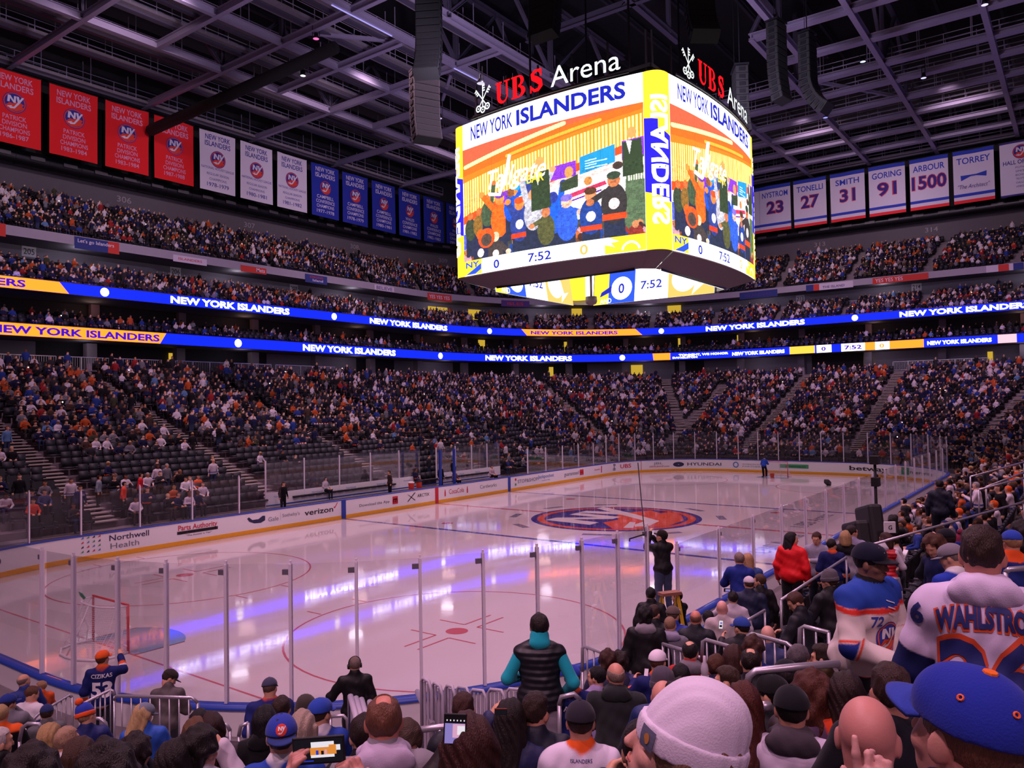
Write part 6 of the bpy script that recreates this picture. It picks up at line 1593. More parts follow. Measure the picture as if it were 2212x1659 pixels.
person('person with straight dark hair at the bottom edge left of the tissue', 377, 1646, 4.6, sit(hy=-20), 'jacket', '#18161c', 'long', '#1a1210')
# ---- middle left
e, f, t = person('man in star patterned cap and navy jersey lettered 27 at the boards', 583, 1488, 9.6, dict(hy=-15, hp=6, lean=22, build=1.2), 'jersey', '#16205c', 'crop', '#5a4438', hat=('cap', '#3a3a50'), bands=JB['navy'])
zz = f.chest[2]
decal(e, f, t, lambda mb, mp, ml: put_text(mb, 'LEE', L0(mp, 0), 0, zz+.03, .075, .17, .01, maxlen=ml), M_LW)
decal(e, f, t, lambda mb, mp, ml: put_text(mb, '27', L0(mp, 0), 0, zz-.22, .20, .33, .06, maxlen=ml), M_LO)
e, f, t = person('camera operator in black with headset standing at the boards', 766, 1437, 11.6, dict(hy=10, arms={-1: ((-.34, .05, .22), (-.36, .28, .16), None), 1: 'rest'}), 'jacket', '#08080a', 'crop', '#6a5a52', skin='#b98a72', hat=('headset', '#000000'), legs='#08080a')
person('woman with dark hair in front of the white kick wall, left of the long haired one', 431, 1562, 6.9, sit(hy=-15), 'jacket', '#20304a', 'short', '#171012')
person('woman with long dark red hair in front of the white kick wall', 457, 1572, 6.6, sit(hy=-10), 'jacket', '#2a2024', 'long', '#2a1514')
person('woman with light brown curls beside the long haired woman', 420, 1584, 5.9, sit(hy=15), 'jacket', '#1f2028', 'bob', '#5a3c28')
person('dark haired man holding a white tissue to his face', 434, 1622, 4.6, sit(hy=-50, arms={1: ((.26, .14, .34), (.12, .22, .58), dict(curl=.35))}), 'shirt', '#b9b0bb', 'fluffy', '#17100f')
person('brown haired man seen from behind before the number 27 jersey', 609, 1532, 7.6, sit(hy=-20), 'shirt', '#c9b9b0', 'short', '#2c1c16')
person('black haired person in black hoodie before the number 27 jersey', 572, 1557, 6.8, SIT, 'hoodie', '#101013', 'bob', '#0e0c0e', hood='#101013', bands=None)
e, f, t = person('person in blue backward cap with round emblem, front of the phone screen', 608, 1592, 4.7, sit(hy=0), 'jersey', '#21409a', 'short', '#2a1c16', hat=('backcap', '#2a3c98', '#26356e'), bands=JB['royal'])
cp = [o for o in e.children if o.name.startswith('cap')][0]
mb = MB()
def capem(x, z, l): 
    y = -.014-.112*math.sqrt(max(0, 1-(x/.094)**2-((z-.036)/.104)**2)); return (x, y-.003-.0012*l, z)
put_emblem(mb, capem, .032, .0, .075, maxlen=.012); mb.build('emblem', [M_ORB, M_ORB, M_LW], cp)
person('grey blond haired person between the two blue caps', 655, 1572, 5.9, sit(hy=-25), 'shirt', '#c9c0c8', 'bob', '#a08c7c')
person('man in royal blue cap and royal jersey facing right', 692, 1543, 6.6, sit(hy=-40), 'jersey', '#223c8c', 'crop', '#3c281c', hat=('cap', '#24409a'), bands=[('neck', 0, .088, '#c9c4cc')])
person('person in spotted dark hat left of the royal blue cap', 660, 1540, 7.4, SIT, 'jacket', '#15141a', 'short', '#1a1412', hat=('beanie', '#3a3430'))
# ---- middle
person('balding red haired man in grey hoodie in the middle foreground', 829, 1561, 3.85, sit(hy=0, hp=-2), 'hoodie', '#7f7a82', 'thin', '#6a4434', skin='#c07a66', hood='#b9a9c2', seed=4)
person('dark haired head left of the balding man in grey', 786, 1590, 4.6, sit(hy=20), 'jacket', '#1a181c', 'short', '#241814')
person('person in white and blue jersey leaning right behind the balding man', 868, 1602, 4.6, sit(hy=-60, hp=-30, lean=30, side=25), 'jersey', '#d6cfe0', 'short', '#3c281c', yaw=-30, bands=JB['white'])
person('brown haired man in dark jacket behind the raised phone', 1001, 1536, 5.8, sit(hy=-12), 'jacket', '#1d2028', 'fade', '#3a201a', hood='#1d2028')
person('woman with reddish brown hair holding up the phone', 1014, 1616, 3.3, sit(hy=0, arms={-1: ((-.26, .26, .32), (-.06, .36, .53), dict(curl=.6))}), 'jacket', '#1c1418', 'long', '#3c1f1a')
person('dark haired woman with a red phone beside the low rail', 1103, 1553, 5.2, sit(hy=-10, arms={-1: ((-.26, .16, .34), (-.13, .24, .58), dict(curl=.7))}), 'jacket', '#20244c', 'long', '#1c1412')
person('man with cropped dark hair in dark navy jacket, ear visible', 1157, 1541, 4.5, sit(hy=-28), 'jacket', '#141828', 'fade', '#2a1a15', skin='#b8806a', g=.035)
e, f, t = person('man in padded black vest with turquoise sleeves standing at the boards', 1165, 1355, 8.4, dict(hy=5, arms={-1: ((-.30, -.02, .20), (-.12, .22, .16), None), 1: 'pocket'}), 'vest', '#15151d', 'short', '#1f1613', cuffs='#1a9aa8', legs='#8f8793', g=.035, hem=.14)
person('man in dark cap and white jersey with orange collar', 1254, 1562, 4.5, sit(hy=0), 'jersey', '#d2c8da', 'crop', '#2a1c16', skin='#c48a74', hat=('cap', '#27232e', '#1d1a22'), bands=[('neck', 0, .09, '#d9561e')])
e, f, t = bpy.data.objects[[o.name for o in COL.objects if o.get('label', '').startswith('man in dark cap and white')][0]], Fig(**sit()), None
t = [o for o in e.children if o.name.startswith('jersey')][0]; zz = f.chest[2]
decal(e, f, t, lambda mb, mp, ml: put_text(mb, 'ISLANDERS', L0(mp, 0), 0, zz+.125, .02, .13, .004, maxlen=ml), M_LN)
decal(e, f, t, lambda mb, mp, ml: [put_poly(mb, [(-.045+.03*i, zz-.02), (-.022+.03*i, zz-.02), (-.012+.02*i, zz+.02+.018*i), (-.022+.016*i, zz+.03+.018*i)], L0(mp, 0), 0, ml) for i in range(3)] and put_text(mb, 'adidas', L0(mp, 0), 0, zz-.05, .022, .09, .004, maxlen=ml), M_LN, 'maker_mark')
e, f, t = person('child in blue cap and navy jersey with orange collar by the boards', 1236, 1464, 7.9, SIT, 'jersey', '#16205c', 'short', '#5a3a28', hat=('cap', '#26389a', '#b04a7a'), s=.85, bands=JB['navy']); zz = f.chest[2]
decal(e, f, t, lambda mb, mp, ml: put_text(mb, 'ARN', L0(mp, 0), 0, zz+.0, .06, .2, .01, maxlen=ml), M_LW)
person('black haired child in lilac shirt looking left by the boards', 1288, 1464, 7.7, sit(hy=60), 'shirt', '#9a8ab4', 'short', '#100e10', s=.8, yaw=10)
person('bald man in dark green hooded jacket', 1330, 1461, 7.6, sit(hy=15, build=1.15), 'hoodie', '#25282a', 'bald', '#8a7468', skin='#c08470', hood='#25282a')
person('curly brown haired person behind the stair rail, left one', 1313, 1429, 9.2, SIT, 'jacket', '#2a2a44', 'fluffy', '#3a2018', s=.9)
person('dark haired person behind the bald man by the stair rail', 1339, 1432, 9.0, SIT, 'jacket', '#33346a', 'fluffy', '#231612', s=.9)
person('tall black haired man in black jacket with grey hood standing on the aisle', 1394, 1332, 10.4, dict(hy=-5), 'jacket', '#0e0e12', 'fluffy', '#0e0b0c', hood='#8d8790', legs='#0e0e12')
person('man in white cap with orange collar holding a small phone', 1421, 1431, 7.8, sit(hy=-25, arms={-1: ((-.28, .12, .26), (-.24, .3, .36), dict(curl=.7)), 1: 'face'}), 'jersey', '#171f58', 'crop', '#5a3a28', hat=('cap', '#d8ccd8'), bands=JB['navy'], yaw=5)
person('black haired man in navy jersey right of the white cap', 1471, 1464, 6.9, SIT, 'jersey', '#18245c', 'short', '#100d0e', bands=JB['navy'], skin='#a87660')
person('person in grey beanie behind the bald head by the white beanie', 1432, 1487, 6.4, SIT, 'jacket', '#1b2a5c', 'short', '#3c281c', hat=('beanie', '#4a4450'))
person('bald man half hidden above the white beanie', 1434, 1510, 5.6, sit(hy=-15), 'jacket', '#20242c', None, '#000000', skin='#c88a78')
person('dark curly head right above the white beanie', 1466, 1516, 5.2, SIT, 'jacket', '#1a1a20', 'fluffy', '#1b1312')
person('person in dark blue jacket raising a piece of food left of the white beanie', 1392, 1628, 3.0, sit(hy=0, arms={-1: ((-.26, .14, .30), (-.17, .28, .43), dict(curl=1.1)), 1: 'rest'}), 'jacket', '#141a3a', 'short', '#1a1210')
# ---- middle right
person('brown haired man in black facing left, profile above the red haired woman', 1571, 1474, 6.7, sit(hy=72), 'jacket', '#16171d', 'fade', '#3a281e', yaw=10, eyes=True)
person('woman with long auburn hair right of the white beanie', 1606, 1522, 4.5, sit(hy=8), 'jacket', '#241a1c', 'long', '#4a211a')
e, f, t = person('man in black cap and white jersey with grey hood', 1710, 1536, 3.75, sit(hy=4), 'jersey', '#cfc2d8', 'crop', '#17110f', skin='#c08a76', hat=('cap', '#15161c'), hood='#433c44', bands=JB['plain'])
person('woman with auburn curls behind the dark cap', 1752, 1499, 4.6, sit(hy=15), 'jacket', '#2c2224', 'curly', '#4a241a', s=.95)
person('woman with straight dark brown hair and orange scarf', 1829, 1500, 4.2, sit(hy=0), 'jersey', '#5a4460', 'long', '#2a1a18', bands=[('neck', 0, .14, '#d0401c')])
person('man with short brown hair in dark navy shirt left of the big blue cap', 1924, 1499, 3.25, sit(hy=22), 'shirt', '#12131c', 'fade', '#33211c', skin='#b8806e', g=.03)
person('grey curly haired person in front of the cream jersey', 1968, 1447, 4.5, SIT, 'jacket', '#2c2a30', 'fluffy', '#4e4448')
person('dark haired man in profile facing left with olive jacket', 1778, 1424, 6.4, sit(hy=68), 'jacket', '#4a3a20', 'fade', '#2a1d18', yaw=12, eyes=True)
person('grey haired man behind the long foreground rail', 1727, 1424, 7.1, sit(hy=-40), 'jacket', '#1a1a22', 'short', '#5e565c')
person('person with dark hair and bald spot left of the long rail', 1622, 1432, 7.1, SIT, 'jacket', '#16161c', 'thin', '#201614')
person('brown haired woman between the stair rails', 1584, 1420, 7.9, SIT, 'jacket', '#18181e', 'bob', '#3a201a')
person('woman with high curly brown hair between the stair rails', 1627, 1404, 8.1, SIT, 'jacket', '#1e2c78', 'fluffy', '#3c2018')
person('man with dark hair and bald spot in red and grey hoodie', 1491, 1410, 8.5, sit(hy=-10), 'hoodie', '#b02a26', 'thin', '#120e0e', hood='#6e6870')
person('reddish haired man clapping behind the glass bottle', 1548, 1442, 7.3, sit(hy=-20, arms=CL), 'jacket', '#20244a', 'short', '#4a2a1c')
person('person in black cap with white pattern before the long rail', 1699, 1468, 5.6, sit(hp=-20), 'jacket', '#141622', 'short', '#181214', hat=('cap', '#17181e'))
person('large dark cap with wide brim behind the black cap', 1668, 1502, 4.9, sit(hy=60), 'jacket', '#101218', 'short', '#181214', hat=('cap', '#131416'))
# ---- right middle
e, f, t = person('bearded man in black cap and cream blue jersey number 72 standing with a tray', 1881, 1216, 6.1, dict(hy=14, hp=8, lean=8, arms={1: ((.28, .10, .16), (.10, .33, .10), dict(curl=.5)), -1: ((-.28, .06, .16), (-.08, .34, .08), dict(curl=.5))}, build=1.22), 'jersey', '#d9cdc8', 'crop', '#15100e', skin='#86604e', yaw=-124, hat=('cap', '#12162a', '#15171f'), eyes=True, vox=.0075, hem=.27, g=.035,
    bands=[('yoke', .055, .0, '#24449c'), ('yoke2', .055, .0, '#d8352a'), ('hem', .035, .075, '#d8352a'), ('hem', .09, .15, '#24368c'), ('hem', .165, .20, '#d8352a'), ('arm', .98, 1.10, '#24368c'), ('arm', .90, .96, '#d8452e'), ('arm', 1.12, 1.18, '#d8452e'), ('neck', 0, .085, '#0d0d10')])
zz = f.chest[2]
decal(e, f, t, lambda mb, mp, ml: put_text(mb, '72', L0(mp, 0), -.115, zz-.08, .07, .085, .03, maxlen=ml), M_LR, front=True)
decal(e, f, t, lambda mb, mp, ml: put_emblem(mb, lambda x, z, l: mp(x, z, l), .105, .0, zz-.165, maxlen=ml), [M_LR, M_LO, M_LW], 'emblem', front=True)
decal(e, f, t, lambda mb, mp, ml: [put_poly(mb, [(-.035, zz+.09-.04*i), (.035, zz+.065-.04*i), (.035, zz+.058-.04*i), (-.035, zz+.083-.04*i)], L0(mp, 2), 0, ml) for i in range(3)], M_LW, 'laces', front=True)
cp = [o for o in e.children if o.name.startswith('cap')][0]; mb = MB()
put_poly(mb, [(-.028, .075), (.022, .08), (.03, .115), (-.02, .12), (-.03, .1)], lambda x, z: (x, -.014+.118*math.sqrt(max(0, 1-(x/.094)**2-((z-.036)/.107)**2))+.01, z)); mb.build('cap_badge', M_LW, cp)
ht = (f.hand[1]+f.hand[-1])/2+V3(0, .07, .0); o = MB(); o.box((0, 0, .02), (.24, .16, .05)); o.box((0, 0, .05), (.20, .12, .02), m=1)
tr = o.build('food_tray', [mat('tray_white', '#d8cfcc', .7), mat('tray_food', '#b89a5a', .8)]); tag(tr, 'white food tray held by the man in the cream jersey', 'tray'); tr.matrix_world = Matrix.Translation(e.location) @ Matrix.Rotation(e.rotation_euler.z, 4, 'Z') @ Matrix.Translation(Vector(ht))
e, f, t = person('young man in white jersey lettered Wahlstrom 26 with a white hood', 2122, 1203, 3.75, dict(hy=-8, arms={-1: ((-.27, .05, .17), (-.22, .22, .0), None), 1: 'rest'}, build=1.1), 'jersey', '#cdbfdc', 'fade', '#2c1c17', skin='#b87a68', hood='#cdbfdc', bands=[('arm', .72, 1.12, '#161f50'), ('arm', 1.12, 1.17, '#dcd6dc'), ('arm', 1.17, 1.45, '#d9561e'), ('hem', .03, .12, '#161f50'), ('hem', .0, .03, '#d9561e')], vox=.0075, hem=.2, g=.034, yaw=4, legs='#181a24')
zz = f.chest[2]
def arcname(mp, dz=0, l=1): return lambda x, z: mp(x, z-1.1*x*x+dz, l)
decal(e, f, t, lambda mb, mp, ml: put_text(mb, 'WAHLSTROM', arcname(mp, 0, 0), 0, zz+.045, .09, .385, .12, maxlen=.012), M_LO, 'lettering_edge', off=.003)
decal(e, f, t, lambda mb, mp, ml: put_text(mb, 'WAHLSTROM', arcname(mp, .004, 1), 0, zz+.049, .08, .37, .075, maxlen=.012), M_LN)
decal(e, f, t, lambda mb, mp, ml: put_text(mb, '26', L0(mp, 0), 0, zz-.275, .272, .375, .10, maxlen=.012), M_LO, 'lettering_edge', off=.003)
decal(e, f, t, lambda mb, mp, ml: put_text(mb, '26', L0(mp, 1), 0, zz-.265, .252, .355, .055, maxlen=.012), M_LN)
decal(e, f, t, lambda mb, mp, ml: put_text(mb, '6', L0(mp, 1), -.255, zz+.03, .085, .05, .05, maxlen=.012), M_LN)
person('man on the ladder in black jacket and cap reaching up to the net', 1429, 1159, 15.9, dict(hy=40, hp=18, arms={-1: ((-.24, .18, .44), (-.12, .24, .70), dict(curl=1.0)), 1: ((.12, .28, .42), (-.05, .28, .62), dict(curl=1.0))}), 'jacket', '#0a0a0e', 'short', '#15100f', yaw=28, hat=('cap', '#1a1512'), legs='#3d4660')
person('person in black behind the ladder holding it', 1462, 1290, 15.2, dict(hy=30, arms=CL), 'jacket', '#0c0c10', 'short', '#120e0d', yaw=50, legs='#0c0c10')
person('tall dark haired man in black below the ladder', 1406, 1285, 13.6, dict(hy=-5), 'jacket', '#0d0d11', 'short', '#0d0b0b', legs='#0d0d11')
person('brown haired man in black beside the grey hooded man', 1413, 1326, 12.2, dict(hy=-30), 'jacket', '#101116', 'fade', '#3a2820', legs='#101116')
person('person in blue under the ladder with a grey brown cap', 1454, 1330, 12.4, sit(hy=-25), 'jacket', '#26389a', 'crop', '#5a4438', hat=('cap', '#5a4c48'))
person('fair haired man in grey hoodie below the ladder', 1448, 1351, 10.9, dict(hy=-15), 'hoodie', '#66636e', 'crop', '#8a6a52', hood='#8d87a0')
person('balding man in dark blue jacket seated by the side boards', 1503, 1337, 11.6, dict(hy=-5, build=1.1), 'jacket', '#171a24', 'bald', '#7a5444', skin='#c07a64')
person('black haired child in blue shirt between the seated men', 1530, 1337, 12.2, SIT, 'shirt', '#3c64a0', 'short', '#0f0c0d', s=.95)
person('bald man in beige shirt by the side boards', 1560, 1315, 12.0, dict(hy=-10), 'shirt', '#b0a2a4', None, '#000000', skin='#d0988a')
person('dark haired man in pale shirt holding a phone up by the side boards', 1583, 1293, 12.8, dict(hy=10, arms={-1: ((-.28, .20, .34), (-.22, .44, .44), dict(curl=.7))}), 'shirt', '#b4aab4', 'short', '#1c1412')
person('man in white cap and dark blue jacket standing by the side boards', 1618, 1262, 13.4, dict(hy=10, build=1.15), 'jacket', '#181f3a', 'crop', '#4a3428', hat=('cap', '#c4bac2'), legs='#7c808a')
person('man in black coat facing left beside the white cap', 1640, 1256, 13.2, dict(hy=60), 'coat', '#121015', 'short', '#4a3024', yaw=20)
person('man in blue cap and black jacket raising a phone in front of the stair rail', 1602, 1357, 9.6, sit(hy=45, arms={-1: ((-.26, .22, .20), (-.24, .44, .40), dict(curl=.7))}), 'jacket', '#15151b', 'crop', '#1c1412', hat=('cap', '#26408c'))
person('grey haired man in blue jersey clapping at the side glass', 1597, 1209, 14.6, dict(hy=10, arms=CL), 'jersey', '#1f2f80', 'short', '#7e6a62', bands=[('arm', 1.1, 1.3, '#d9863e')], legs='#15151b')
person('blonde woman in blue jacket beside the clapping man at the side glass', 1616, 1210, 14.4, dict(hy=0), 'jacket', '#22407c', 'long', '#a8825c', legs='#15151b')
person('dark haired woman in bright red coat standing at the side boards', 1711, 1165, 15.4, dict(hy=-60), 'coat', '#d81820', 'long', '#120d0f', yaw=-20, hem=.30, legs='#141318', g=.04)
person('man in grey pullover facing the stands beside the red coat', 1764, 1164, 15.2, dict(hy=0, hp=-12, arms={-1: 'fold'}), 'shirt', '#8c8a9c', 'short', '#3a2018', yaw=165, legs='#1a1e2c', eyes=True)
person('child in navy jersey behind the man in grey pullover', 1797, 1178, 15.4, dict(hy=-40), 'jersey', '#181f54', 'short', '#1c1412', s=.85, bands=JB['navy'])
person('blonde woman in black and grey jacket by the side boards', 1826, 1161, 15.0, dict(hy=0), 'jersey', '#8a8690', 'bob', '#a08058', bands=[('yoke', .0, .0, '#0e0e12')], legs='#101014')
person('dark haired young man seated in the row beyond the blonde woman', 1841, 1150, 16.6, sit(hy=-60), 'shirt', '#8a84a0', 'short', '#241816')
person('person in bright blue seated at the end of the black seats', 1872, 1143, 18.2, SIT, 'jacket', '#3f6ac0', 'short', '#1c1412')
person('dark haired woman in black at the scorer table by the boards', 1927, 1124, 19.6, sit(hy=40), 'jacket', '#141216', 'long', '#15100f')
person('woman with black mask in red vest seated on the steps', 1912, 1166, 13.6, sit(hy=70), 'vest', '#b8202c', 'bob', '#3a2018', cuffs='#c9c0cc', yaw=-20)
person('man in dark jacket standing with his back turned in the side aisle', 2030, 1048, 21.5, dict(hy=5), 'jacket', '#141a2c', 'short', '#120e0f', legs='#141824', yaw=-10)
person('man with brown hair bending over his phone in the black seats', 1718, 1301, 10.6, sit(hy=40, hp=-30, arms={1: 'fold', -1: 'fold'}), 'jacket', '#191a22', 'short', '#4a3026', yaw=65)
person('person in dark knit cap with a bag among the black seats', 1790, 1256, 11.6, sit(hy=30), 'jacket', '#15151a', 'short', '#3c281c', hat=('beanie', '#5a555c'), yaw=40)
person('bald man behind the stair rail by the glass barrier', 1659, 1374, 8.8, sit(hy=-10), 'jacket', '#2c3460', None, '#000000', skin='#c89484', s=.95)
person('brown haired woman in navy hoodie with round emblem facing left', 2016, 1181, 9.8, dict(hy=30, hp=-25), 'jersey', '#161d48', 'curly', '#4a2c1e', yaw=120, bands=[('hem', .02, .12, '#c8481e')])
person('man in grey cap and blue jersey looking at his phone', 2055, 1206, 8.9, sit(hy=30, hp=-12), 'jersey', '#2038a0', 'crop', '#7a6a64', yaw=45, hat=('cap', '#77727c'), bands=JB['royal'])
person('child in striped red white and blue beanie', 2074, 1180, 9.8, sit(hy=10), 'jacket', '#171f52', 'short', '#5a3a28', hat=('pom', '#7a2440', '#26348c', '#7a2440'), s=.9)
person('man in dark cap beside the striped beanie', 2043, 1166, 10.8, sit(hy=50), 'jacket', '#131521', 'short', '#2a1c16', hat=('cap', '#14151d'))
person('person in blue cap with orange scarf right behind the tall white jersey', 2186, 1172, 8.6, sit(hy=30), 'jersey', '#1d2c70', 'short', '#a8825c', hat=('cap', '#2a44a8'), bands=[('neck', 0, .14, '#d9501c')])
person('woman with dark curls at the right picture edge', 2208, 1150, 9.4, SIT, 'jacket', '#b8401c', 'curly', '#1c1313')
# ---- nearest
e, f, t = person('bald man seen from behind at the lower right', 1874, 1597, 2.5, sit(hy=-2, hp=-4), 'shirt', '#1c1c28', None, '#000000', skin='#c4847a', vox=.006)
e, f, t = person('person in big royal blue cap with orange eyelets at the lower right corner', 2090, 1592, 1.48, sit(hy=52, hp=12, hr=0), 'jacket', '#1a2040', 'crop', '#6a4a3a', skin='#c98f80', hat=('cap', '#1f2f96', '#2c3f9e'), vox=.0055)
cp = [o for o in e.children if o.name.startswith('cap')][0]
for ch in cp.children:
    if ch.name.startswith('button'): ch.color = (*srgb('#e06a1c'), 1); ch.scale = (1.6, 1.6, 1.0)
for a, zc in ((20, .105), (80, .1), (140, .1), (200, .1), (262, .1), (320, .105)):
    x, y = math.sin(R(a))*.094*math.sqrt(1-((zc-.036)/.104)**2), -.014+math.cos(R(a))*.112*math.sqrt(1-((zc-.036)/.104)**2)
    b = MB(); nrm = Vector((x/.094**2, (y+.014)/.112**2, (zc-.036)/.104**2)).normalized(); b.tube([Vector((x, y, zc))+Matrix.Rotation(R(k), 3, nrm) @ nrm.orthogonal().normalized()*.005+nrm*.0015 for k in range(0, 360, 40)], .0022, 5, closed=True)
    b.build('eyelet', mat('eyelet_orange', '#e0602a', .6), cp)
b = MB(); b.box((.0, -.128, .045), (.012, .004, .03)); b.build('back_tab', mat('eyelet_orange', '#e0602a', .6), cp)
e, f, t = person('woman in white knit beanie with a square patch looking up to the left', 1466, 1624, 1.74, sit(hy=84, hp=24, hr=0), 'jacket', '#3a3448', 'long', '#7a5c48', skin='#d6a090', hat=('beanie', '#d9cfe2'), vox=.0055, eyes=True)
cp = [o for o in e.children if o.name.startswith('beanie')][0]
def cuffpt(a, z, off):
    k = math.sqrt(max(.05, 1-((z-.04)/.118)**2)); return Vector((math.sin(a)*(.106*k+off), -.016+math.cos(a)*(.124*k+off), z))
b = MB(); V = []; F = []
for j in range(5):
    for i in range(6): V.append(tuple(cuffpt(-.95+.38*(i/5), -.004+.046*(j/4), .004)))
for j in range(4):
    for i in range(5): F.append((j*6+i, j*6+i+1, j*6+i+7, j*6+i+6))
b.add(V, F); pt = b.build('patch', mat('patch_grey', '#5c6078', .8), cp)
b = MB(); put_poly(b, [(-.85+.11*(.5+.5*math.cos(R(k)))*1.3, .019+.012*math.sin(R(k))) for k in range(0, 300, 25)], lambda a, z: tuple(cuffpt(a, z, .0055))); b.build('patch_mark', mat('patch_orange', '#b87a3a', .8), pt)
# ================================================================= phones in the foreground
def big_phone(label, u, v, dep, w, h, tilt, pic, yaw=0):
    o = empty('phone', label, 'phone', tuple(at_px(u, v, dep)), 0, 'phones held up in the foreground')
    M = Matrix((tuple(CR), tuple(CF), tuple(CU))).transposed(); o.rotation_euler = (M @ Matrix.Rotation(R(tilt), 3, 'Y') @ Matrix.Rotation(R(yaw), 3, 'Z')).to_euler()
    b = MB(); b.box((0, 0, 0), (w, .008, h)); ob = b.build('case', M_BLACK, o)
    bv = ob.modifiers.new('bevel', 'BEVEL'); bv.width = min(w, h)*.09; bv.segments = 3; bv.limit_method = 'ANGLE'
    n_ = 0
    for (x0, z0, x1, z1, m) in pic:
        b = MB(); put_poly(b, rect(x0*w, z0*h, x1*w, z1*h), lambda x, z: (x, -.0046-.0003*n_, z)); b.build('screen_image', m, o); n_ += 1
    return o
P_DIM = led('phone_dark', '#15131a', 1.0); P_OR = led('phone_orange', '#e08a3a', 1.0); P_WH = led('phone_white', '#e8e0ea', 1.0); P_VI = led('phone_violet', '#8a7ac0', 1.0); P_BL = led('phone_blue', '#2a3ac0', 1.0); P_PK = led('phone_pink', '#d8a0c0', 1.0)
big_phone('phone held sideways by two hands showing the scoreboard', 689, 1620, 2.2, .148, .078, -4, [(-.46, -.42, .46, .42, P_DIM), (-.14, .1, .30, .32, P_WH), (-.16, -.16, .20, .12, P_OR), (.2, -.14, .34, .2, P_OR), (-.15, -.24, .3, -.14, P_WH), (-.05, -.14, .0, .02, P_BL), (.05, -.14, .1, .0, P_DIM), (.12, -.12, .16, .04, P_PK), (.34, .0, .42, .2, P_WH), (-.3, -.36, -.1, -.32, P_BL)])
big_phone('upright phone held up in front of the brown haired man', 983, 1573, 2.9, .085, .11, 2, [(-.44, -.5, .44, .18, P_VI), (-.1, -.3, .44, .16, P_PK), (.1, -.2, .44, .1, P_WH)]+[(-.38+.15*i, .26, -.33+.15*i, .31, P_WH) for i in range(6)])
big_phone('red cased phone held by the dark haired woman', 1082, 1537, 4.6, .075, .04, 0, [(-.46, -.42, .46, .42, P_DIM), (-.46, .42, .46, .5, led('phone_red', '#c02a1a', .7))])
big_phone('small phone in the hand of the man in white cap', 1396, 1452, 7.5, .045, .075, 6, [(-.42, -.46, .42, .46, P_PK)])
big_phone('lit phone held up by the man in blue cap', 1557, 1349, 9.2, .05, .10, 4, [(-.44, -.47, .44, .47, P_WH), (-.3, -.3, .3, -.05, P_DIM), (-.2, .05, .3, .3, P_VI)])
big_phone('phone held sideways at the side glass', 1572, 1275, 12.6, .13, .06, 3, [(-.3, -.3, .3, .3, P_VI)])
# the hands holding the sideways phone: a pair of arms from below
def holder():
    u, v, dep = 640, 1780, 1.75
    e, f, t = person('person whose two hands hold the phone sideways at the bottom', 690, 1845, 1.62, sit(arms={}), 'jacket', '#14141a', 'short', '#1a1210', skin='#c08478', vox=.0055)
    return e
def free_hand(label, wrist_px, dep, d_cam, palm_cam, fc, skin, flip=1, s=1.0, elbow_px=(0, 0), thumb=.4, sg=-1, name='person'):
    pass
class HandFig(Fig): pass
def arms_person(label, u_head, v_head, dep_head, hands, skin='#c08478', sleeve='#14141a', hair='short', hc='#1a1210', kw=None):
    """a seated person placed below the frame whose hands reach to given world points; hands: side -> (px, py, depth, dir(cam), palm(cam), spec)"""
    f0 = Fig(sit=True); Hw = at_px(u_head, v_head, dep_head); az = math.atan2(Hw[1]-CAM[1], Hw[0]-CAM[0])-PI/2
    Rz = np.array(Matrix.Rotation(az, 3, 'Z')); loc = Hw-Rz @ f0.Hc
    arms = {}; P = f0.pelvis; T = f0.T
    for sg, (pu, pv, pd, dc, pc, spec) in hands.items():
        w = Rz.T @ (at_px(pu, pv, pd)-loc); cam2loc = lambda c: Rz.T @ (CR*c[0]+CU*c[1]+CF*c[2])
        sh = f0.sh[sg]; mid = (sh+w)/2; el = mid+V3(.10*sg, -.02, -.16)
        sp = dict(spec); sp['dir'] = tuple(cam2loc(dc)); sp['palm'] = tuple(cam2loc(pc))
        arms[sg] = (tuple(T.T @ (el-P)), tuple(T.T @ (w-P)), sp)
    f = Fig(sit=True, arms=arms, **(kw or {}))
    e = empty('person', label, 'person', tuple(loc), az)
    o = link('body', f.body(.005), e); o.color = (*srgb(skin), 1)
    o = link('jacket', f.garment('jacket', .009, .022, 3, sleeve=.8), e); o.color = (*srgb(sleeve), 1)
    o = link('trousers', f.trousers(.018), e); o.color = (*srgb('#20222a'), 1); link('shoes', f.shoes(.016), e)
    if hair: head_part('hair', hair_cached(hair, .008, 1), M_HAIR, e, f, hc)
    return e
arms_person('person below the frame whose hands hold the phone sideways', 700, 1840, 1.95,
            {-1: (624, 1744, 2.16, (-.04, .98, .1), (.9, .1, .4), dict(curl=.55, thumb=.2)), 1: (778, 1748, 2.16, (-.10, .92, .2), (-.85, .1, .45), dict(curl=.9, thumb=.2))})
arms_person('person below the frame raising two fingers in front of the bald head', 1960, 1900, 1.55,
            {-1: (1898, 1765, 1.72, (-.10, .97, .1), (.55, .1, .8), dict(fc=(.12, .9, 1.25, 1.3), curl=.5, thumb=.5)), 1: (2180, 1900, 1.3, (0, .8, .4), (-.8, .2, .4), dict(curl=.6))}, skin='#d09a92', hair='bob', hc='#3a2620')
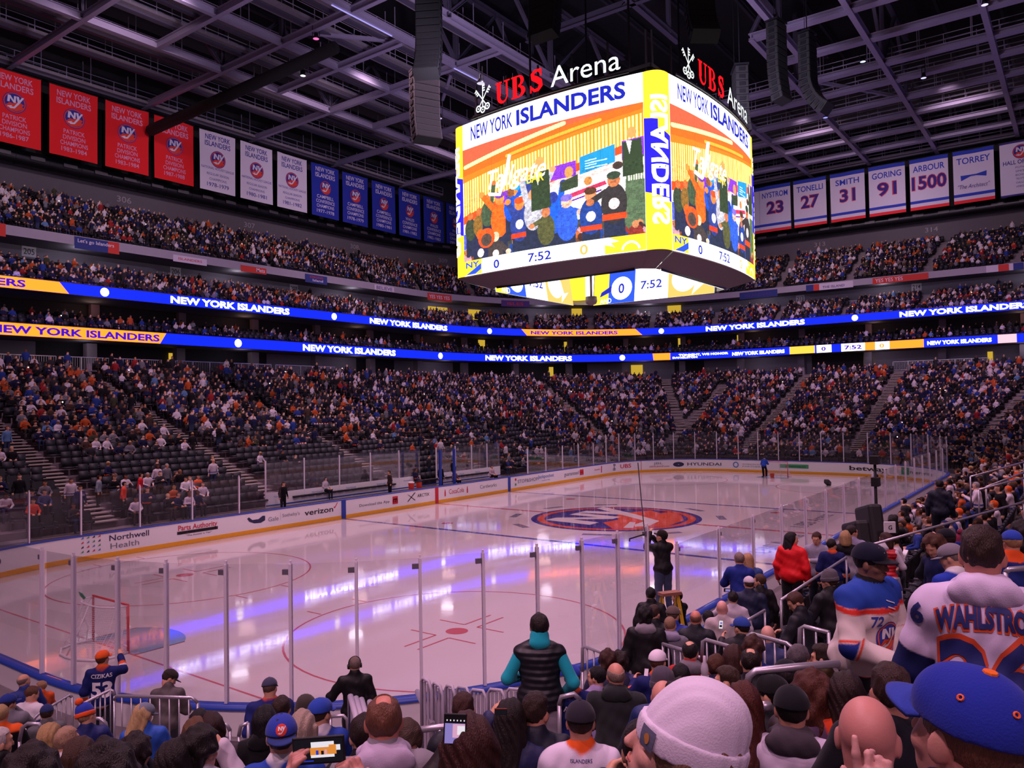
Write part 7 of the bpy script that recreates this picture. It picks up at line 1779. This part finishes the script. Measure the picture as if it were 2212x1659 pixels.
# ================================================================= rails, barriers, ladder and other things by the ice
def rail_run(label, pts, group, r=.022, balusters=0, h=.95, mid=True, m=None, name='handrail', posts=None):
    """bent tube rail through world points with posts down to the floor and optional balusters"""
    o = empty(name, label, 'railing', tuple(pts[0]), 0, group); p0 = Vector(pts[0]); P = [Vector(p)-p0 for p in pts]; m = m or M_STEEL
    b = MB(); b.tube(P, r, 8); b.build('top_rail', m, o, True)
    def drop(p, hh, w=r*.85):
        q = MB(); q.tube([p, p-Vector((0, 0, hh))], w, 8); return q
    for p in (P[0], P[-1]) if posts is None else [P[i] for i in posts]:
        drop(p, h).build('post', m, o, True)
    if balusters:
        q = MB(); L_ = sum((P[i+1]-P[i]).length for i in range(len(P)-1)); acc = 0
        base = [p-Vector((0, 0, h*.9)) for p in P]; q.tube(base, r*.7, 6); q.build('bottom_rail', m, o, True)
        n = balusters; tot = 0; seg = 0
        for k in range(1, n):
            d = L_*k/n; i = 0
            while i < len(P)-2 and d > (P[i+1]-P[i]).length: d -= (P[i+1]-P[i]).length; i += 1
            p = P[i].lerp(P[i+1], d/max((P[i+1]-P[i]).length, 1e-6)); qq = MB(); qq.tube([p, p-Vector((0, 0, h*.9))], r*.55, 6); qq.build('baluster', m, o, True)
    return o
def px_rail(label, pts, **k): return rail_run(label, [tuple(at_px(*p)) for p in pts], **k)
px_rail('sloping stair rail with balusters left of the striped beanie', [(60, 1565, 11.2), (85, 1541, 11.4), (148, 1502, 12.2), (156, 1506, 12.2)], group='stair rails in the left corner', balusters=8, h=1.0)
px_rail('stair rail with balusters behind the number 53 jersey', [(172, 1524, 11.0), (235, 1491, 11.6), (243, 1492, 11.6), (247, 1502, 11.6)], group='stair rails in the left corner', balusters=7, h=1.1)
px_rail('wide level barrier with balusters before the man in grey brown', [(247, 1512, 10.6), (252, 1503, 10.6), (415, 1507, 10.3), (427, 1518, 10.3)], group='stair rails in the left corner', balusters=9, h=1.15)
px_rail('short curved rail hoop at the lower left', [(42, 1600, 9.0), (48, 1572, 9.0), (60, 1563, 9.0), (84, 1564, 9.0), (91, 1576, 9.0)], group='stair rails in the left corner', h=.7)
px_rail('curved rail hoop right of the striped beanie', [(200, 1552, 9.6), (215, 1552, 9.6), (228, 1562, 9.6), (232, 1580, 9.6)], group='stair rails in the left corner', h=.8)
px_rail('low hoop rail in front of the white wall, left of the camera operator', [(714, 1548, 9.4), (742, 1546, 9.4), (750, 1555, 9.4), (752, 1580, 9.4)], group='hoop rails by the boards', h=.6)
px_rail('low hoop rail beside the number 27 jersey, left one', [(470, 1564, 8.8), (490, 1566, 8.8), (497, 1578, 8.8)], group='hoop rails by the boards', h=.6)
px_rail('low hoop rail beside the number 27 jersey, right one', [(516, 1590, 8.8), (520, 1568, 8.8), (536, 1562, 8.8)], group='hoop rails by the boards', h=.6)
px_rail('long level rail behind the raised phone', [(878, 1580, 6.6), (950, 1571, 6.6), (1085, 1560, 6.7), (1130, 1556, 6.8)], group='level rails in the middle', r=.03, h=.9, posts=(0, 1, 3))
px_rail('hoop rail before the child in blue cap', [(1208, 1522, 6.9), (1212, 1506, 6.9), (1240, 1499, 6.9), (1253, 1512, 6.9)], group='hoop rails in the middle', h=.6)
px_rail('stair rail with balusters by the glass right of the padded vest', [(1258, 1450, 10.4), (1258, 1400, 10.4), (1264, 1397, 10.4), (1330, 1420, 9.6)], group='middle stair rails', balusters=6, h=1.0)
px_rail('stair rail with balusters below the grey hoodie', [(1432, 1391, 9.9), (1478, 1405, 9.3), (1520, 1424, 8.9)], group='middle stair rails', balusters=6, h=.95)
px_rail('stair rail with balusters left of the two bent rails', [(1516, 1430, 8.8), (1518, 1386, 8.8), (1526, 1382, 8.8), (1588, 1400, 8.4), (1604, 1410, 8.3)], group='middle stair rails', balusters=6, h=.95)
px_rail('stair rail with balusters right of the first bent rail', [(1614, 1410, 8.4), (1616, 1372, 8.4), (1624, 1369, 8.4), (1700, 1390, 8.0), (1716, 1402, 7.9)], group='middle stair rails', balusters=6, h=.95)
px_rail('stair rail with balusters before the cream jersey', [(1726, 1420, 8.2), (1728, 1358, 8.2), (1738, 1353, 8.2), (1790, 1366, 7.9)], group='middle stair rails', balusters=4, h=1.0)
px_rail('long foreground tube rail running to the cream jersey', [(1616, 1480, 5.3), (1618, 1462, 5.3), (1632, 1450, 5.3), (1720, 1441, 5.3), (1812, 1433, 5.35)], group='level rails in the middle', r=.026, h=.8, posts=(0,))
px_rail('short rail end between the red haired woman and the dark cap', [(1640, 1526, 4.4), (1664, 1526, 4.4)], group='level rails in the middle', r=.03, h=.5, posts=())
px_rail('long sloping grab rail rising past the seated man to the boards', [(1687, 1296, 11.6), (1828, 1204, 13.8)], group='sloping grab rails', r=.022, h=.9, posts=(0, 1))
px_rail('sloping grab rail beside the white cap', [(1608, 1344, 10.6), (1652, 1318, 11.4)], group='sloping grab rails', r=.02, h=.9)
px_rail('long thin sloping rail from the cream cap to the right edge', [(1850, 1186, 12.4), (2212, 1084, 15.0)], group='sloping grab rails', r=.022, h=.8, posts=(0, 1))
px_rail('curved hoop rail right of the cream jersey', [(1912, 1290, 8.6), (1912, 1262, 8.6), (1922, 1250, 8.6), (1940, 1250, 8.6), (1946, 1275, 8.6)], group='hoop rails right', h=.7)
px_rail('curved hoop rail below the emblem of the cream jersey', [(1930, 1352, 7.6), (1948, 1354, 7.6), (1956, 1372, 7.6), (1957, 1400, 7.6)], group='hoop rails right', h=.6)
px_rail('short rail at the right edge beside the white jersey, upper', [(2172, 1236, 6.4), (2180, 1230, 6.4), (2230, 1226, 6.4)], group='hoop rails right', h=.5, posts=(0,))
px_rail('short rail at the right edge beside the white jersey, lower', [(2190, 1280, 6.2), (2230, 1274, 6.2)], group='hoop rails right', h=.4, posts=(0,))
for i, (a, b2, c) in enumerate((((2096, 1030, 22), (2212, 998, 24), 1), ((2130, 1052, 20.5), (2212, 1020, 22), 2), ((2114, 1058, 20), (2212, 1032, 21), 3))):
    px_rail('thin stair rail among the right hand crowd, %s from the top' % nth(i), [a, b2], group='right hand crowd rails', r=.025, h=.9)
# hoop barricades stacked by the boards
for i, (u0, u1, v, dep) in enumerate(((910, 932, 1462, 8.9), (934, 956, 1472, 9.0), (962, 982, 1480, 9.2), (986, 1014, 1483, 9.3), (1016, 1050, 1489, 9.4), (1054, 1090, 1488, 9.5), (1094, 1144, 1487, 9.6))):
    A, B = Vector(at_px(u0, v, dep)), Vector(at_px(u1, v+(14 if i < 2 else 4), dep-.15)); p0 = A.copy()
    o = empty('barricade', 'pale metal crowd barricade by the boards, %s from the left' % nth(i), 'barrier', tuple(A), 0, 'barricades by the boards')
    up = Vector((0, 0, 1)); D = B-A; L_ = D.length; u_ = D/L_
    q = MB(); q.tube([Vector((0, 0, -1.05)), Vector((0, 0, -.05)), u_*.04, D-u_*.05, D-Vector((0, 0, .08)), D-Vector((0, 0, 1.05))], .02, 8); q.build('frame', mat('barricade_paint', '#a79fae', .5), o, True)
    n = max(3, int(L_/.055))
    for k in range(1, n):
        q = MB(); q.bar(D*k/n-Vector((0, 0, .03)), D*k/n-Vector((0, 0, 1.0)), .034, .012); q.build('slat', mat('barricade_paint', '#a79fae', .5), o)
    q = MB(); q.bar(Vector((0, 0, -1.0)), D-Vector((0, 0, 1.0)), .03); q.build('foot_bar', mat('barricade_paint', '#a79fae', .5), o)
for i, (u, v) in enumerate(((757, 1503), (769, 1507), (781, 1510), (799, 1515))):
    A = Vector(at_px(u, v, 6.9)); B = Vector(at_px(u+13, v+50, 6.3)); o = empty('barricade', 'end-on metal barricade before the camera operator, %s from the left' % nth(i), 'barrier', tuple(A), 0, 'end-on barricades')
    q = MB(); q.tube([Vector((0, 0, -1.0)), Vector((0, 0, 0)), (B-A)*.9, B-A-Vector((0, 0, .06)), B-A-Vector((0, 0, .9))], .026, 8); q.build('frame', mat('barricade_paint', '#a79fae', .5), o, True)
    q = MB(); q.bar(Vector((0, 0, -.9)), B-A-Vector((0, 0, .8)), .03); q.build('foot_bar', mat('barricade_paint', '#a79fae', .5), o)
    for k in (1, 2, 3): q = MB(); q.bar((B-A)*k/4, (B-A)*k/4-Vector((0, 0, .9)), .02); q.build('slat', mat('barricade_paint', '#a79fae', .5), o)
# gate post leaning by the barricades
q = MB(); A = Vector(at_px(901, 1494, 10.4)); B = Vector(at_px(935, 1567, 8.6)); q.tube([(0, 0, 0), B-A], .035, 8); o = q.build('sloping_rail', M_STEEL, loc=tuple(A)); tag(o, 'thick sloping pale rail left of the barricades', 'railing')
# step ladder
def ladder():
    base = Vector(at_px(1448, 1300, 15.6)); x, y = base.x, base.y; z0 = tread_z(offset_of(x, y)); H = 1.75
    o = empty('step_ladder', 'yellow step ladder against the boards under the man reaching up', 'ladder', (x, y, z0), math.atan2(CR[1], CR[0])+.35)
    my = mat('ladder_yellow', '#c9a010', .5); mr = mat('ladder_top', '#8a5a4a', .6)
    for s_ in (-1, 1):
        q = MB(); q.bar((s_*.26, -.38, 0), (s_*.17, 0, H), .03, .07); q.build('leg', my, o); q = MB(); q.bar((s_*.26, .48, 0), (s_*.17, .05, H), .03, .05); q.build('leg', my, o)
    for k in range(1, 6): t = k/6; q = MB(); q.box((0, -.38*(1-t), H*t), (.44-.14*t, .09, .03)); q.build('step', M_ALU, o)
    q = MB(); q.box((0, .02, H+.03), (.44, .2, .06)); q.build('top_cap', mr, o)
ladder()
# the pole the man on the ladder raises to the net
A, B = at_px(1392, 1147, 15.7), at_px(1378, 1000, 16.8); q = MB(); q.tube([(0, 0, 0), tuple((B-A)*.5+V3(0, 0, -.05)), tuple(B-A)], .012, 6); o = q.build('long_pole', M_BLACK, loc=tuple(A)); tag(o, 'thin dark pole raised by the man on the ladder', 'pole')
A, B = at_px(1392, 1154, 15.6), at_px(1360, 1164, 15.2); q = MB(); q.tube([(0, 0, 0), tuple(B-A), tuple(B-A+V3(.0, .0, -.05))], .014, 6); o = q.build('hook_tool', M_BLACK, loc=tuple(A)); tag(o, 'short hooked tool in the hand of the man on the ladder', 'tool')
# tripod camera pole and monitor by the near sideline
def pole_cam():
    b = Vector(at_px(1893, 1110, 22.5)); z0 = tread_z(offset_of(b.x, b.y)); zt = at_px(1892, 1000, 22.5)[2]
    o = empty('pole_camera', 'black robotic camera on a tall pole beside the near sideline glass', 'camera', (b.x, b.y, z0)); h = zt-z0
    for a in range(3): q = MB(); q.tube([(0, 0, .8), (.5*math.cos(2.1*a), .5*math.sin(2.1*a), 0)], .02, 6); q.build('leg', M_BLACK, o)
    q = MB(); q.tube([(0, 0, .7), (0, 0, h*.6), (0, 0, h)], [.05, .045, .04], 8); q.build('pole', M_BLACK, o, True)
    q = MB(); q.box((0, 0, h+.08), (.3, .22, .24)); q.lathe([(0, .0), (.07, 0), (.08, .2), (0, .2)], 10, (.15, 0, h+.08), R3=Matrix.Rotation(PI/2, 3, 'Y')); q.build('camera_head', M_BLACK, o); q = MB(); q.box((.05, 0, h-.55), (.3, .2, .25)); q.tube([(.2+.15*math.cos(R(k)), .0, h-.5+.15*math.sin(R(k))) for k in range(0, 360, 30)], .02, 5, closed=True); q.build('control_box', M_BLACK, o)
pole_cam()
def table():
    b = Vector(at_px(1925, 1112, 20.6)); z0 = tread_z(offset_of(b.x, b.y)); o = empty('press_table', 'white cloth table with papers beside the side glass', 'table', (b.x, b.y, z0), .1)
    q = MB(); q.box((0, 0, .95), (1.5, .7, .05)); q.build('table_top', M_WHITE, o); q = MB(); q.box((0, -.33, .48), (1.46, .03, .9)); q.build('front_cloth', mat('table_cloth', '#9a94b0', .8), o)
    for sx_ in (-1, 1):
        for sy_ in (-1, 1): q = MB(); q.bar((sx_*.7, sy_*.3, 0), (sx_*.7, sy_*.3, .94), .05); q.build('leg', M_BLACKM, o)
    for k in range(3):
        q = MB(); q.box((0, 0, .01), (.28, .2, .02)); p = q.build('paper_stack', mat('paper', '#d9d4dc', .8), loc=(b.x-.4+.35*k, b.y+.05*k, z0+.976)); tag(p, 'stack of white paper on the press table, %s from the left' % nth(k), 'paper', 'papers on the press table')
    q = MB(); q.box((0, 0, .1), (.26, .06, .26)); m_ = q.build('sign_board', M_WHITE, loc=tuple(at_px(1922, 1148, 18.6)), rot=(0, 0, YAW-PI/2)); tag(m_, 'white sign lettered G on the end of the seat row', 'sign')
    q = MB(); put_text(q, 'G', lambda x, z: (x, -.034, z), 0, .05, .1, .09, .02); q.build('lettering', M_INKK, m_)
table()
for i, (u, v, dep) in enumerate(((1880, 1136, 19.4), (1850, 1155, 18.4))):
    b = Vector(at_px(u, v, dep)); q = MB(); q.box((0, 0, .5), (.9, .35, 1.0 if i == 0 else .6), rot=Matrix.Rotation(.25, 3, 'Y')); o = q.build('black_monitor', M_BLACK, loc=(b.x, b.y, b.z-.5), rot=(0, 0, YAW)); bv = o.modifiers.new('bevel', 'BEVEL'); bv.width = .08; bv.segments = 2; tag(o, 'black covered monitor at the end of the side seats, %s' % ('taller one' if i == 0 else 'lower one'), 'monitor')
# ================================================================= goals
def goal(sx_, label):
    s_ = 1 if sx_ < 0 else -1; o = empty('hockey_goal', label, 'goal', (sx_, 0, 0), 0 if s_ > 0 else PI, 'hockey goals')
    gr = mat('goal_red', '#c8202c', .35)
    q = MB(); q.tube([(0, -.915, 0), (0, -.915, 1.22), (0, .915, 1.22), (0, .915, 0)], .034, 10); q.build('front_frame', gr, o, True)
    wt = mat('goal_white', '#d9cfd4', .5); base = [(0, -.915, .03), (-.45, -1.03, .03), (-.85, -.85, .03), (-1.06, -.4, .03), (-1.1, 0, .03), (-1.06, .4, .03), (-.85, .85, .03), (-.45, 1.03, .03), (0, .915, .03)]
    q = MB(); q.tube(base, .034, 8); q.build('base_frame', wt, o, True)
    top = [(0, -.915, 1.2), (-.3, -.85, 1.2), (-.5, -.5, 1.2), (-.54, 0, 1.2), (-.5, .5, 1.2), (-.3, .85, 1.2), (0, .915, 1.2)]; q = MB(); q.tube(top, .022, 8); q.tube([(-.54, 0, 1.2), (-.8, 0, .6), (-1.1, 0, .05)], .02, 6); q.build('top_frame', wt, o, True)
    net = bpy.data.materials.get('goal_net')
    if not net:
        net = mat('goal_net', '#d8d0d6', .9); nt = net.node_tree; N = nt.nodes; L = nt.links; uv = N.new('ShaderNodeTexCoord'); sp = N.new('ShaderNodeSeparateXYZ'); L.new(uv.outputs['Object'], sp.inputs[0])
        ms = []
        for ax in ('Y', 'Z', 'X'):
            a = N.new('ShaderNodeMath'); a.operation = 'MULTIPLY'; a.inputs[1].default_value = 22; L.new(sp.outputs[ax], a.inputs[0]); b = N.new('ShaderNodeMath'); b.operation = 'FRACT'; L.new(a.outputs[0], b.inputs[0]); c = N.new('ShaderNodeMath'); c.operation = 'LESS_THAN'; c.inputs[1].default_value = .13; L.new(b.outputs[0], c.inputs[0]); ms.append(c)
        m1 = N.new('ShaderNodeMath'); m1.operation = 'MAXIMUM'; L.new(ms[0].outputs[0], m1.inputs[0]); L.new(ms[1].outputs[0], m1.inputs[1])
        L.new(m1.outputs[0], N['Principled BSDF'].inputs['Alpha'])
    q = MB(); k = len(base); V = []; F = []
    tp = [(0, -.915, 1.2)]+[(-.15, -.89, 1.2)]+top[1:3]+[top[3]]+top[4:6]+[(-.15, .89, 1.2), (0, .915, 1.2)]
    for i in range(k): V += [base[i], tuple((Vector(base[i])+Vector(tp[i]))/2+Vector((.08, 0, 0))), tp[i]]
    for i in range(k-1): F += [(3*i, 3*i+3, 3*i+4, 3*i+1), (3*i+1, 3*i+4, 3*i+5, 3*i+2)]
    q.add(V, F); q.build('net', net, o, True); q = MB(); q.flat([(p[0], p[1]) for p in top], lambda x, y: (x, y, 1.21)); q.build('top_net', net, o)
    q = MB(); q.box((-.1, -.6, .22), (.02, .9, .02)); q.build('skirt_bar', wt, o)
    return o
goal(-27.13, 'near hockey goal with red frame and white net on the left'); goal(27.13, 'far hockey goal in front of the end boards')
q = MB(); q.lathe([(0, 0), (.038, 0), (.04, .14), (.03, .18), (.016, .2), (.014, .24), (0, .245)], 12, (0, 0, 0)); o = q.build('water_bottle', [mat('bottle_green', '#2f7a55', .4)], loc=(-27.45, .72, 1.24), rot=(0, R(-35), 0)); tag(o, 'green water bottle on top of the near goal', 'bottle')
q = MB(); q.box((0, 0, .07), (.05, .05, .05)); q.build('label_band', M_WHITE, o)
# kneeling attendant at the far goal
f = Fig(hp=-20, lean=20, legs=({1: V3(.12, .30, .50), -1: V3(-.12, .25, .06)}, {1: V3(.12, .26, .08), -1: V3(-.12, -.15, .06)}), arms=CL); f_e = empty('person', 'attendant in blue jacket crouching at the far goal', 'person', (26.3, .75, -.02), -PI/2)
o = link('body', f.body(.02), f_e); o.color = (*srgb('#b98a72'), 1); o = link('jacket', f.garment('jacket', .02, .03, 2), f_e); o.color = (*srgb('#2448a8'), 1); o = link('trousers', f.trousers(.022), f_e); o.color = (*srgb('#0e0e12'), 1); o = link('hair', hair_cached('short', .012, 1), f_e); M = Matrix(f.HR.tolist()).to_4x4(); M.translation = Vector(f.Hc); o.matrix_local = M; o.color = (*srgb('#15100f'), 1)
q = MB(); q.lathe([(0, 0), (.14, 0), (.18, .32), (.17, .32), (.135, .02), (0, .02)], 14); o = q.build('bucket', mat('bucket_red', '#c8401c', .5), loc=(26.2, .05, 0.003)); tag(o, 'orange bucket beside the crouching attendant', 'bucket')
P_ = CAM+(at_px(1788, 1050, 1)-CAM)*(CAM[2]/(CAM[2]-at_px(1788, 1050, 1)[2])); q = MB(); q.box((0, 0, .16), (.75, .35, .3), rot=Matrix.Rotation(.35, 3, 'Y')); o = q.build('equipment_bag', M_BLACK, loc=(P_[0], P_[1], .1)); bv = o.modifiers.new('bevel', 'BEVEL'); bv.width = .06; bv.segments = 2; tag(o, 'small black equipment bag on the ice before the end boards', 'bag')
# ================================================================= penalty boxes across the ice
for i, (x0, x1) in enumerate([(-11.2, -8.6), (-8.6, -6.0), (-6.0, -3.5), (-3.5, -1.0), (-1.0, 1.0), (2.6, 4.6), (4.6, 6.4), (6.4, 8.2), (8.2, 9.8)]):
    o = empty('bench_screen', 'white bench back panel with glass above across the ice, %s from the left' % nth(i), 'panel', (x0, 15.3, 0), 0, 'bench back panels'); w = x1-x0
    q = MB(); q.box((w/2, 0, 1.15), (w-.05, .06, .95)); q.build('board', M_WHITE, o); q = MB(); q.box((w/2, 0, 2.5), (w-.05, .02, 1.75)); q.build('glass', M_GLASS2, o); q = MB(); q.box((0, 0, 1.9), (.06, .07, 3.0)); q.build('post', M_ALU, o)
    q = MB(); put_text(q, 'Northwell' if i < 5 else 'Welcome', lambda x, z: (x, -.035, z), w*.35, 1.35, .1, w*.3, .0); put_text(q, 'Health', lambda x, z: (x, -.035, z), w*.7, .9, .09, w*.28, .0); q.build('lettering', M_INKB, o)
for i, x in enumerate((1.1, 2.5)):
    o = MB().box((0, 0, 1.9), (.14, .14, 2.9)).build('padded_post', M_BLUE, loc=(x, 13.6, 0)); tag(o, 'blue padded post at the penalty box door, %s one' % ('left', 'right')[i], 'post', 'padded posts')
for i, (x, c) in enumerate(((-1.9, '#c8301c'), (-1.2, '#b83018'))):
    o = empty('drink_cooler', 'red drink cooler on the boards before the bench, %s one' % ('left', 'right')[i], 'cooler', (x, 13.35, 1.08), 0, 'drink coolers'); q = MB(); q.lathe([(0, 0), (.16, 0), (.19, .38), (0, .38)], 14); q.build('tub', mat('cooler_red%d' % i, c, .5), o); q = MB(); q.lathe([(0, .38), (.2, .38), (.2, .44), (.05, .47), (0, .47)], 14); q.build('lid', M_BLACKM if i else M_WHITE, o)
q = MB()
for y0 in (13.1, 15.25): q.box((-.7, y0+.1, .95), (21.0, .2, .06))
o = q.build('bench_ledge', M_BLUE); tag(o, 'blue ledges along the bench boxes across the ice', 'ledge')
for i, (x, pz, c) in enumerate(((-10.9, 'stand', '#0e0f16'), (1.8, 'stand', '#0c0c10'), (-2.9, 'stand', '#3a2a28'), (3.2, 'sit', '#6a4a58'), (7.3, 'sit', '#b8a0a8'), (-24.5, 'stand', '#5a6a78'))):
    y = 14.2 if i < 5 else 15.0
    V, F, reg = geo(.026, pz); T = np.array([srgb(c), srgb('#c99478'), srgb('#2a1c16'), srgb('#15151b'), srgb(c)]); o = link('person', np_mesh('person', V, F, M_CROWD, {'Col': T[reg]}), None, (x, y, .56), (0, 0, PI if i != 2 else 1.2)); tag(o, ('person in dark clothes standing at the left end of the bench glass', 'person in black standing at the penalty box door', 'person in brown standing behind the drink coolers', 'person seated in the penalty box right of the padded post', 'person in pale top seated in the right penalty box', 'person in grey blue shirt standing behind the far left glass')[i], 'person', 'people by the benches')
for i, (u, v, c, ps) in enumerate(((266, 1112, '#d8402c', 'stand'), (302, 1102, '#c01c2a', 'stand'), (212, 1114, '#7a8490', 'stand'), (172, 1092, '#1c2452', 'stand'), (400, 1113, '#d6cfd6', 'sit'), (427, 1110, '#d9561e', 'sit'), (70, 1120, '#c8402c', 'sit'), (95, 1112, '#33406a', 'sit'))):
    d_ = at_px(u, v, 1)-CAM; t_ = (16.2+.6*(i % 3)-CAM[1])/d_[1]; P_ = CAM+d_*t_
    V, F, reg = geo(.026, ps); T = np.array([srgb(c), srgb('#c99478'), srgb('#2a1c16'), srgb('#15151b'), srgb(c)]); z_ = tread_z(offset_of(P_[0], P_[1])); o = link('person', np_mesh('person', V, F, M_CROWD, {'Col': T[reg]}), None, (P_[0], P_[1], z_), (0, 0, PI+(.9 if i < 3 else 0))); tag(o, ('attendant in orange top standing behind the far left glass', 'attendant in red vest standing beside the one in orange', 'person in grey shirt standing left of the red vested attendants', 'person in navy jersey standing on the far left steps', 'seated spectator in white above the red advert lettering', 'seated spectator in orange above the red advert lettering', 'seated spectator in red at the far left glass', 'seated spectator in dark blue at the far left glass')[i], 'person', 'people behind the far left glass')
q = MB(); q.lathe([(0, 0), (.03, 0), (.032, .12), (.024, .16), (.013, .18), (.012, .23), (0, .232)], 12); o = q.build('bottle', mat('clear_bottle', '#b8b0bc', .15), loc=tuple(at_px(1523, 1476, 6.6)), smooth=True); tag(o, 'clear bottle held up before the reddish haired man', 'bottle'); q = MB(); q.lathe([(0, .03), (.0335, .03), (.0335, .07), (0, .07)], 12); q.build('label_band', M_WHITE, o)
# rails on the concourse edges
def picket(d, s0, s1, z, label, group):
    o = empty('balcony_rail', label, 'railing', (0, 0, 0), 0, group); n = max(4, int((s1-s0)/.16)); P0 = RS(d, s0); o.location = (P0[0], P0[1], z)
    w = lambda s, h: (RS(d, s)[0]-P0[0], RS(d, s)[1]-P0[1], h)
    k = max(2, int((s1-s0)/1.4)); q = MB(); q.tube([w(s0+(s1-s0)*i/k, 1.05) for i in range(k+1)], .035, 6); q.build('top_rail', M_STEEL, o); q = MB(); q.tube([w(s0+(s1-s0)*i/k, .12) for i in range(k+1)], .025, 6); q.build('bottom_rail', M_STEEL, o)
    q = MB()
    for i in range(n+1): q.bar(w(s0+(s1-s0)*i/n, .12), w(s0+(s1-s0)*i/n, 1.05), .02)
    q.build('pickets', M_STEEL, o)
    for i in range(k+1): q = MB(); q.bar(w(s0+(s1-s0)*i/k, 0), w(s0+(s1-s0)*i/k, 1.07), .06); q.build('post', M_STEEL, o)
for i, (a, b2) in enumerate(((14.5, 19.0), (19.2, 27.0), (28.2, 37.5), (38, 45), (119, 128))): picket(26.3, a, b2, ZT, 'pale picket rail on the concourse edge, %s from the left' % nth(i), 'concourse rails')
picket(36.0, 16, 28.5, 17.6, 'pale picket rail of the upper left platform below the 205 plate', 'platform rails'); picket(36.0, 124, 140, 17.6, 'pale picket rail of the platform below the 214 plate', 'platform rails'); picket(36.0, 78, 88, 17.4, 'pale picket rail of the platform behind the scoreboard', 'platform rails')
# lamps under the balcony, in the suites and on the concourse
def lamp(d, s, z, w, c):
    x, y, nx, ny = RS(d, s); ld = bpy.data.lights.new('soffit_lamp', 'POINT'); ld.energy = w; ld.color = c; ld.shadow_soft_size = .8; o = bpy.data.objects.new('soffit_lamp', ld); COL.objects.link(o); o.location = (x, y, z)
for i in range(12):
    lamp(34.6, 12+i*15.2, 19.8, 90, (.92, .84, 1.0)); lamp(32.6, 12+i*14.6, 15.1, 40, (1, .62, .5)); lamp(30.6, 10+i*14.4, 11.6, 40, (.9, .75, .95))
for k in FLOORGAP: 
    if abs(k[0]) > .25: print('GAP %.2f dep %.1f %s' % (k[0], k[2], k[1]))
print('HAND', len(FLOORGAP))
